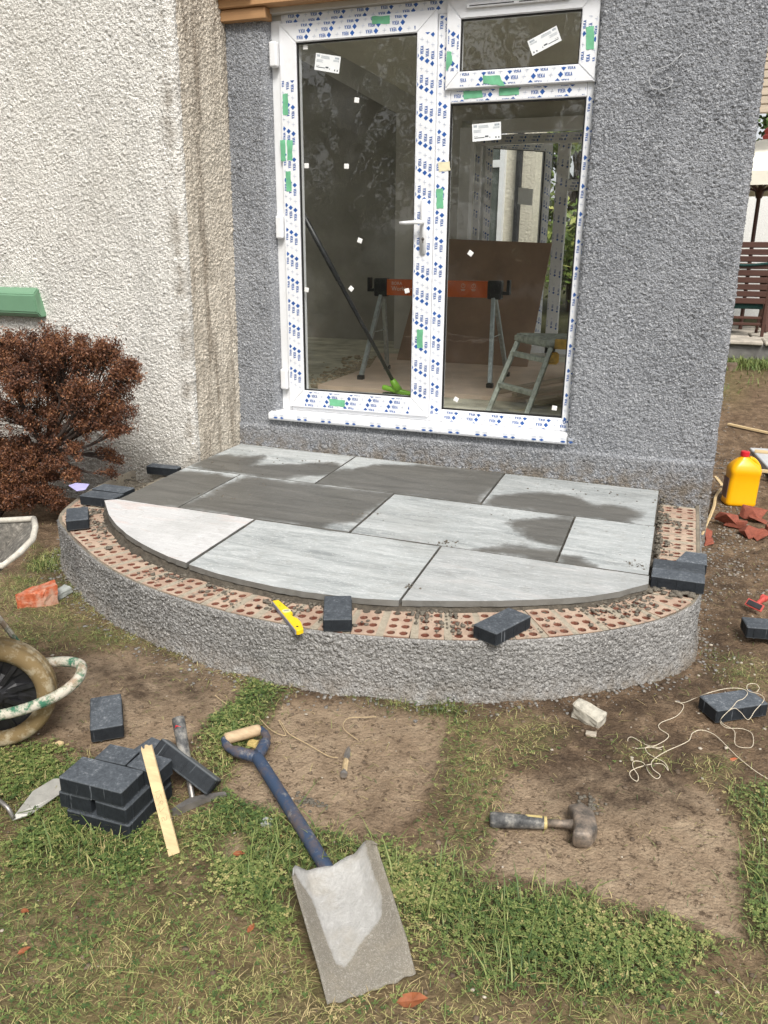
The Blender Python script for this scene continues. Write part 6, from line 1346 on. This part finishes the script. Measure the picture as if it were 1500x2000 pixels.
# --- clover and small broad leaves
x, y = scatter(420000, -2.8, .85, -3.75, -2.1, lambda x, y: np.clip(lawn_mask(x, y)[0]+.13*lawn_mask(x, y)[1], 0, 1)*(.25+.75*(fbm(x*7, y*7, 3, 81) > .45))*.5); n = len(x)
z = ground_h(x, y)+rn.uniform(.002, .022, n); a = rn.uniform(0, 6.28, n); s = rn.uniform(.0022, .0050, n); V = np.zeros((n, 3, 4, 3))
for k_ in range(3):
    b = a+k_*2.094; c, sn = np.cos(b), np.sin(b)
    for j, (u, v, q) in enumerate(((0, 0, 0), (.9, -.75, .25), (1.7, 0, .1), (.9, .75, .25))):
        V[:, k_, j, 0] = x+s*(u*c-v*sn); V[:, k_, j, 1] = y+s*(u*sn+v*c); V[:, k_, j, 2] = z+s*q*rn.uniform(-.4, 1.6, n)
F = np.arange(n*12).reshape(-1, 4); o = mesh_obj('clover', V.reshape(-1, 3), F, MAT_GRASS); o['kind'] = 'stuff'; fattr(o, 'tint', np.repeat(np.clip(rn.normal(.30, .20, n)+.9*(np.repeat(0, 1)+fbm(x*4, y*4, 3, 65)-.47), 0, 1), 12))
# --- crumbs of soil and pebbles
x, y = scatter(42000, -3.2, .95, -3.75, 2.5, lambda x, y: np.clip(.55-.5*lawn_mask(x, y)[0]-.22*lawn_mask(x, y)[2]+.8*(fbm(x*5, y*5, 3, 91)-.5)+.3*region(x, y, DAMP, .06), .04, 1)); s = .0012+.0085*rn.random(len(x))**5
lumps('soil_crumbs', np.c_[x, y, ground_h(x, y)+s*.2], s, MAT_CRUMB, None, 4)
x, y = scatter(6500, -3.2, .95, -3.75, 3.0, lambda x, y: np.clip(.2+.8*(x > .2), 0, 1)); s = .0015+.007*rn.random(len(x))**4
lumps('pebbles', np.c_[x, y, ground_h(x, y)+s*.25], s, MAT_PEBBLE, None, 6)
x = np.concatenate([rn.normal(.36, .10, 1500), rn.uniform(.22, .5, 700)]); y = np.concatenate([rn.uniform(-.6, 1.9, 1500), rn.uniform(1.0, 4.0, 700)]); m = ~hidden(x, y); x, y = x[m], y[m]; s = .002+.009*rn.random(len(x))**3
lumps('gravel', np.c_[x, y, ground_h(x, y)+s*.3], s, M_plain('grey_gravel', (.22, .195, .165), .95, .4, 10), None, 7)
# mortar and render droppings at the wall foot
xyf, nnf, ssf = resample(OUTS, .02, .03); pts, sz = [], []
for q in range(1500):
    j = rn.integers(30, len(xyf)); d = abs(rn.normal())*.06; p = xyf[j]+nnf[j]*d; s_ = .002+.008*rn.random()**2.5; pts.append((p[0], p[1], s_)); sz.append(s_)
pts = np.array(pts); lumps('render_droppings', np.c_[pts[:, 0], pts[:, 1], ground_h(pts[:, 0], pts[:, 1])+pts[:, 2]*.3], sz, MAT_LOW, None, 8)
pts = np.array([[*q] for q in (*[((-0.8322, -2.6306, -0.2850)[0]+rn.normal()*.022, (-0.8322, -2.6306, -0.2850)[1]+rn.normal()*.012) for _ in range(60)], *[((-0.0880, -2.3595, -0.2850)[0]+rn.normal()*.02, (-0.0880, -2.3595, -0.2850)[1]+rn.normal()*.02) for _ in range(60)])]); s = .002+.006*rn.random(len(pts))
lumps('wet_crumbs', np.c_[pts, ground_h(pts[:, 0], pts[:, 1])+s*.4], s, MAT_WETMORTAR, None, 12)

# ---- the brown dead bush
bush = thing('bush', 'dead brown clipped bush at the left against the cream wall', 'bush', (-3.60, -1.0, -.29)); B0 = Vector(bush.location)
CL = []   # leaf clumps: world centre and radius
for px, py, r_, dy in (((-3.3396, -0.9800, 0.6686), .135, .9, 0), ((-3.1654, -0.9600, 0.7015), .13, .9, 0), ((-2.9486, -1.0000, 0.7030), .125, .9, 0), ((-2.8148, -0.9500, 0.6909), .105, .8, 0), ((-3.1600, -1.1000, 0.5603), .12, .9, 0), ((-3.1437, -0.8800, 0.5299), .11, .8, 0), ((-3.5363, -1.0000, 0.6339), .15, 1, 0), ((-2.6922, -0.9800, 0.7259), .055, .6, 0), ((-2.5917, -1.0000, 0.6057), .075, .8, 0), ((-2.5508, -1.0000, 0.6717), .04, .5, 0), ((-2.6898, -0.9800, 0.4793), .085, .5, 0), ((-2.8050, -1.0500, 0.5092), .10, .6, 0), ((-2.6338, -0.9800, 0.4168), .07, .55, 0), ((-2.8028, -1.0000, 0.3406), .10, .6, 0), ((-3.0812, -0.9000, 0.3699), .11, .55, 0), ((-2.6455, -1.0000, 0.3181), .05, .5, 0), ((-3.1885, -1.0500, 0.3615), .11, .6, 0), ((-3.3425, -1.1000, 0.3867), .12, .6, 0), ((-3.0999, -1.0000, 0.2334), .09, .5, 0), ((-2.9561, -1.0000, 0.1758), .05, .3, 0), ((-3.3719, -1.0000, 0.1670), .08, .4, 0), ((-3.3990, -1.1000, 0.0725), .10, .6, 0), ((-3.2929, -1.0500, 0.0415), .11, .6, 0), ((-3.2327, -0.9500, -0.0074), .09, .5, 0), ((-3.3373, -1.1000, -0.0810), .12, .9, 0), ((-3.2218, -1.0000, -0.1114), .10, .7, 0), ((-3.5624, -1.1000, -0.0317), .14, 1, 0), ((-3.1495, -0.9500, -0.1627), .05, .4, 0), ((-2.8633, -0.8500, 0.1356), .03, .35, 0), ((-2.7849, -0.8500, 0.0851), .025, .3, 0), ((-2.8429, -0.8500, 0.0211), .025, .3, 0), ((-3.6764, -1.0000, 0.2866), .16, .8, 0), ((-3.2714, -1.0000, 0.1327), .10, .7, 0), ((-3.1040, -1.0000, 0.0909), .07, .5, 0), ((-3.4639, -0.9500, 0.1182), .10, .7, 0), ((-3.0102, -1.0000, 0.0284), .05, .4, 0)):
    CL.append((Vector(px), py, r_))
rg = random.Random(12); bm = bmesh.new(); tips = []
trunk0 = B0+Vector((0, 0, 0)); forks = [B0+Vector((.22, 0, .32)), B0+Vector((.05, .03, .36)), B0+Vector((.42, .02, .44)), B0+Vector((.16, -.05, .16))]
for f in forks: tube(bm, [p-B0 for p in smooth_path([trunk0, trunk0.lerp(f, .5)+Vector((rg.uniform(-.02, .02), 0, .02)), f], 4)], [.022]*5+[.014]*4, 7)
for c, r_, dn in CL:
    f = min(forks, key=lambda q: (q-c).length+.4*max(0, q.z-c.z)); m = f.lerp(c, .5)+Vector((rg.uniform(-.04, .04), rg.uniform(-.04, .04), rg.uniform(-.05, .02)))
    P = smooth_path([f, m, c], 5); tube(bm, [p-B0 for p in P], [.011-.0075*i/(len(P)-1) for i in range(len(P))], 6)
    for k_ in range(int(34*r_/.1*(.5+dn))):
        v = Vector((rg.gauss(0, 1), rg.gauss(0, 1), rg.gauss(.25, .8))); v.normalize(); e = c+Vector((v.x*1.15, v.y, v.z*.8))*r_*rg.uniform(.5, 1.3); s0_ = P[rg.randrange(len(P)//2, len(P))]
        mm = s0_.lerp(e, .5)+Vector((rg.uniform(-.015, .015), rg.uniform(-.015, .015), rg.uniform(-.015, .015)))
        tube(bm, [s0_-B0, mm-B0, e-B0], [.0026, .0018, .0009], 4, False); tips.append((mm, e, dn))
bm_obj('branches', bm, MAT_BARK, bush)
A = []
for mm, e, dn in tips:
    n = int(100*(.4+.8*dn))
    for k_ in range(n):
        t = rg.random()**.6; p = mm.lerp(e, t); A.append((p.x+rg.gauss(0, .013), p.y+rg.gauss(0, .013), p.z+rg.gauss(0, .013), t))
A = np.array(A); n = len(A); rnl = np.random.default_rng(4)
u = rnl.normal(size=(n, 3)); u[:, 2] += .5; u /= np.linalg.norm(u, axis=1)[:, None]; w_ = np.cross(u, rnl.normal(size=(n, 3))); w_ /= np.linalg.norm(w_, axis=1)[:, None]; s = rnl.uniform(.0045, .0095, n)[:, None]
C0 = A[:, :3]-np.array(B0); V = np.stack([C0-u*s, C0+w_*s*.42+u*s*.1, C0+u*s*1.1, C0-w_*s*.42+u*s*.1], 1)
lv = mesh_obj('foliage', V.reshape(-1, 3), np.arange(n*4).reshape(-1, 4), MAT_SHRUB, bush); fattr(lv, 'tint', np.repeat(np.clip(rnl.normal(.50, .24, n)+.5*(vnoise(A[:, 0]*14, A[:, 2]*14+A[:, 1]*9, 3)-.5), 0, 1), 4))
lv['kind'] = 'stuff'
# ---- trees: trunk, limbs, crowns of separate leaves in clumps
def tree(name, label, loc, h_, spread, n_cl, n_leaf, ls, seed, group=None, low=.3, mat=MAT_TREE):
    t = thing(name, label, 'tree', loc, (0, 0, 0), group); rg = random.Random(seed); rl = np.random.default_rng(seed); bm = bmesh.new(); cl = []
    tube(bm, smooth_path([(0, 0, -.1), (rg.uniform(-.1, .1), 0, h_*.3), (rg.uniform(-.2, .2), .1, h_*.75)], 5), [h_*.028*(1-.07*i) for i in range(11)], 8)
    for k_ in range(n_cl):
        a = rg.uniform(0, 6.28); zz = h_*(low+(1-low)*rg.random()**.8); r_ = spread*math.sin(math.pi*min(1, (zz/h_-low*.6)/(1.05-low*.6)))**.6*rg.uniform(.2, 1); c = Vector((r_*math.cos(a), r_*math.sin(a), zz)); cl.append((c, spread*rg.uniform(.16, .32)))
        s_ = Vector((0, 0, max(.15*h_, zz*rg.uniform(.45, .75)))); tube(bm, [s_, s_.lerp(c, .5)+Vector((0, 0, .05*h_)), c], [h_*.009, h_*.006, h_*.002], 5, False)
    bm_obj('trunk', bm, MAT_BARK, t)
    P = np.concatenate([np.array(c[:])+rl.normal(size=(n_leaf//n_cl, 3))*r_*np.array([.6, .6, .45]) for c, r_ in cl]); n = len(P)
    u = rl.normal(size=(n, 3)); u /= np.linalg.norm(u, axis=1)[:, None]; w_ = np.cross(u, rl.normal(size=(n, 3))); w_ /= np.linalg.norm(w_, axis=1)[:, None]; s = rl.uniform(.6, 1.3, n)[:, None]*ls
    V = np.stack([P-u*s, P+w_*s*.5, P+u*s, P-w_*s*.5], 1); o = mesh_obj('crown', V.reshape(-1, 3), np.arange(n*4).reshape(-1, 4), mat, t); fattr(o, 'tint', np.repeat(np.clip(rl.normal(.45, .25, n), 0, 1), 4)); return t
tree('leafy_tree', 'leafy green tree seen through the rear window of the extension', (-1.55, 8.4, -.1), 3.7, 1.3, 44, 9000, .055, 31, None, .10, MAT_TREE2)
tree('leafy_tree', 'yellow-green tree at the right of the rear window view', (-.75, 9.6, -.1), 3.0, 1.2, 34, 7000, .05, 32, None, .10, MAT_TREE2)
tree('leafy_tree', 'small tree beyond the parasol at the right edge of the photo', (2.3, 13.0, .3), 4.6, 1.2, 30, 5000, .08, 33, None, .3)
for i, (x, y, h_, sp_) in enumerate(((-9.5, -11.5, 8.5, 2.6), (-6.2, -10.5, 7.2, 2.4), (-3.0, -12.5, 8.8, 2.8), (.5, -12, 7.0, 2.4))):
    tree('garden_tree', ('tall dense tree standing behind the photographer, leftmost', 'dark leafy tree reflected in the door glass', 'tall tree reflected in the top of the side light', 'round tree behind the photographer, rightmost')[i], (x, y, -.3), h_, sp_, 60, 20000, .06, 40+i, 'trees across the garden', .10)
hd = thing('added_hedge', 'unseen dark hedge added behind the camera to keep low sky out of the glass', 'hedge', (-4, -14.5, -.3)); rl = np.random.default_rng(3); n = 26000  # unseen hedge, added to block the low sky reflected in the door glass
P = np.c_[rl.uniform(-12, 12, n), rl.normal(0, .35, n), rl.uniform(0, 1.7, n)+.25*vnoise(rl.uniform(0, 60, n), rl.uniform(0, 9, n))]; u = rl.normal(size=(n, 3)); u /= np.linalg.norm(u, axis=1)[:, None]; w_ = np.cross(u, rl.normal(size=(n, 3))); w_ /= np.linalg.norm(w_, axis=1)[:, None]; s = rl.uniform(.06, .15, n)[:, None]
o = mesh_obj('foliage', np.stack([P-u*s, P+w_*s*.6, P+u*s, P-w_*s*.6], 1).reshape(-1, 3), np.arange(n*4).reshape(-1, 4), MAT_TREE, hd); fattr(o, 'tint', np.repeat(np.clip(rl.normal(.3, .2, n), 0, 1), 4)); o['kind'] = 'stuff'
bm = bmesh.new(); box2(bm, (-12, -.2, 0), (12, .2, 1.5)); bm_obj('stems', bm, MAT_BARK, hd)
# ---- what shows through the rear window
nb_ = thing('neighbouring_house', 'pale roughcast house with white windows seen through the rear window', 'house', (-3.6, 7.4, -.2), (0, 0, R(-14)))
bm = bmesh.new(); box2(bm, (-3, 0, 0), (1.62, .3, 5)); bm_obj('wall', bm, M_plain('beige_roughcast', (.62, .58, .48), .95, .14, 30, bump=.8, bd=.02), nb_)
bm = bmesh.new(); tube(bm, [(1.42, -.07, 0), (1.42, -.07, 5)], .045, 10); bm_obj('downpipe', bm, MAT_BLACKPL, nb_)
for x0, x1, z0, z1, mid_ in ((-.05, .70, .4, 3.3, 1), (.76, 1.20, .9, 3.3, 1)):
    bm = bmesh.new(); 
    for a, b in (((x0, -.06, z0), (x0+.07, .02, z1)), ((x1-.07, -.06, z0), (x1, .02, z1)), ((x0+.07, -.06, z0), (x1-.07, .02, z0+.08)), ((x0+.07, -.06, z1-.08), (x1-.07, .02, z1)), ((x0+.07, -.06, z0+1.55), (x1-.07, .02, z0+1.64)), (((x0+x1)/2-.015, -.05, z0+1.64), ((x0+x1)/2+.015, .02, z1-.08))): box2(bm, a, b)
    wf_ = bm_obj('window', bm, MAT_PVC, nb_); mesh_obj('pane', [(x0+.07, -.02, z0+.08), (x1-.07, -.02, z0+.08), (x1-.07, -.02, z1-.08), (x0+.07, -.02, z1-.08)], [(0, 1, 2, 3)], M_plastic('dark_pane', (.10, .115, .105), .08), wf_)
bw = thing('garden_wall', 'low pale wall under the trees beyond the rear window', 'wall', (-.6, 6.6, -.2)); bm = bmesh.new(); box2(bm, (-1.5, 0, 0), (1.0, .2, .42), .02); bm_obj('wall', bm, MAT_FLAG, bw)
# ---- terrace, chair, parasol and white wall at the right edge
ter = bpy.data.objects.new('terrace', None); link(ter); ter['kind'] = 'structure'
bm = bmesh.new(); box2(bm, (.2, 5.32, -.1), (4.5, 8.2, .245), .01); bm_obj('retaining_edge', bm, M_plain('terrace_riser', (.16, .155, .145), .95, .4, 9, bump=.6, bd=.01), ter)
rg = random.Random(6)
for j in range(4):
    x = .2
    while x < 3.4:
        w_ = rg.uniform(.35, .75); bm = bmesh.new(); box2(bm, (x, 5.27+.52*j, .247), (x+w_-.015, 5.27+.52*j+.505, .285+rg.uniform(-.005, .006)), .01); rough_bm(bm, .008, 5, x*3+j); bm_obj('terrace_flag', bm, MAT_FLAG, ter); x += w_
ch = thing('garden_chair', 'slatted dark hardwood garden chair with a green cushion on the stone terrace', 'chair', (.585, 5.95, .287))
for i in range(9):
    z = .36+.075*i; bm = bmesh.new(); box2(bm, (-.27, -.02-.012*i*0, z), (.27, .006, z+.062), .006); s_ = bm_obj('slat', bm, MAT_DARKWOOD, ch); s_.location = (0, -.10+.0*i-.018*i*0, 0)
for x in (-.285, .285):
    bm = bmesh.new(); box_between(bm, (x, -.09, 0), (x, -.10, 1.04), .035, .045, (0, 1, 0), .004); bm_obj('rear_leg', bm, MAT_DARKWOOD, ch)
    bm = bmesh.new(); box_between(bm, (x*.9, .40, 0), (x*.9, .02, .40), .03, .04, (0, 1, 0), .004); bm_obj('leg', bm, MAT_DARKWOOD, ch)
for z in (.12, .19): 
    bm = bmesh.new(); box2(bm, (-.28, -.09, z), (.28, -.06, z+.03), .004); bm_obj('stretcher', bm, MAT_DARKWOOD, ch)
bm = bmesh.new(); box2(bm, (-.26, -.08, .30), (.26, .40, .36), .02, 2); bm_obj('cushion', bm, MAT_CUSHION, ch)
bm = bmesh.new(); tube(bm, smooth_path([(-.27, -.13, .80), (0, -.135, .775), (.27, -.13, .80)], 5), .014, 8); bm_obj('strap', bm, MAT_CUSHION, ch)
tb = thing('garden_table', 'dark round garden table with a central leg behind the slatted chair', 'table', (.66, 6.75, .287)); bm = bmesh.new(); tube(bm, [(0, 0, .66), (0, 0, .70)], .55, 24); bm_obj('top', bm, MAT_DARKWOOD, tb)
for a in range(4):
    bm = bmesh.new(); c, s = math.cos(R(45+90*a)), math.sin(R(45+90*a)); box_between(bm, (.42*c, .42*s, 0), (.30*c, .30*s, .66), .05, .05, (0, 0, 1) if False else (c, s, 0), .004); bm_obj('leg', bm, MAT_DARKWOOD, tb)
par = thing('parasol', 'cream garden parasol with a dark wooden pole and red finial', 'parasol', (.69, 6.76, .287))
bm = bmesh.new(); tube(bm, [(0, 0, 0), (0, 0, 2.02)], .024, 10); tube(bm, [(0, 0, 1.52), (0, 0, 1.60), (0, 0, 1.64)], [.035, .055, .035], 10); bm_obj('pole', bm, MAT_DARKWOOD, par)
bm = bmesh.new(); apex = bm.verts.new((0, 0, 2.17)); n = 8; r1 = [bm.verts.new((.35*math.cos(2*math.pi*i/n+.2), .35*math.sin(2*math.pi*i/n+.2), 2.08)) for i in range(n)]; r2 = [bm.verts.new((1.15*math.cos(2*math.pi*i/n+.2), 1.15*math.sin(2*math.pi*i/n+.2), 1.74)) for i in range(n)]; r3 = [bm.verts.new((1.15*math.cos(2*math.pi*i/n+.2), 1.15*math.sin(2*math.pi*i/n+.2), 1.60)) for i in range(n)]
for i in range(n):
    j = (i+1) % n; bm.faces.new((apex, r1[i], r1[j])); bm.faces.new((r1[i], r2[i], r2[j], r1[j])); bm.faces.new((r2[i], r3[i], r3[j], r2[j]))
bm_obj('canopy', bm, MAT_CANVAS, par)
for i in range(n):
    a = 2*math.pi*i/n+.2; bm = bmesh.new(); box_between(bm, (.04*math.cos(a), .04*math.sin(a), 1.60), (.75*math.cos(a), .75*math.sin(a), 1.86), .018, .022); bm_obj('rib', bm, MAT_DARKWOOD, par)
bm = bmesh.new(); tube(bm, [(0, 0, 2.15), (0, 0, 2.19), (0, 0, 2.22), (0, 0, 2.26), (0, 0, 2.29)], [.04, .055, .03, .045, .012], 12); bm_obj('finial', bm, MAT_REDBR, par)
ww = thing('boundary_wall', 'white roughcast boundary wall behind the parasol', 'wall', (0, 8.6, .2)); bm = bmesh.new(); box2(bm, (-.1, 0, 0), (6, .25, 1.75), .01); bm_obj('wall', bm, MAT_WHITEWALL, ww)
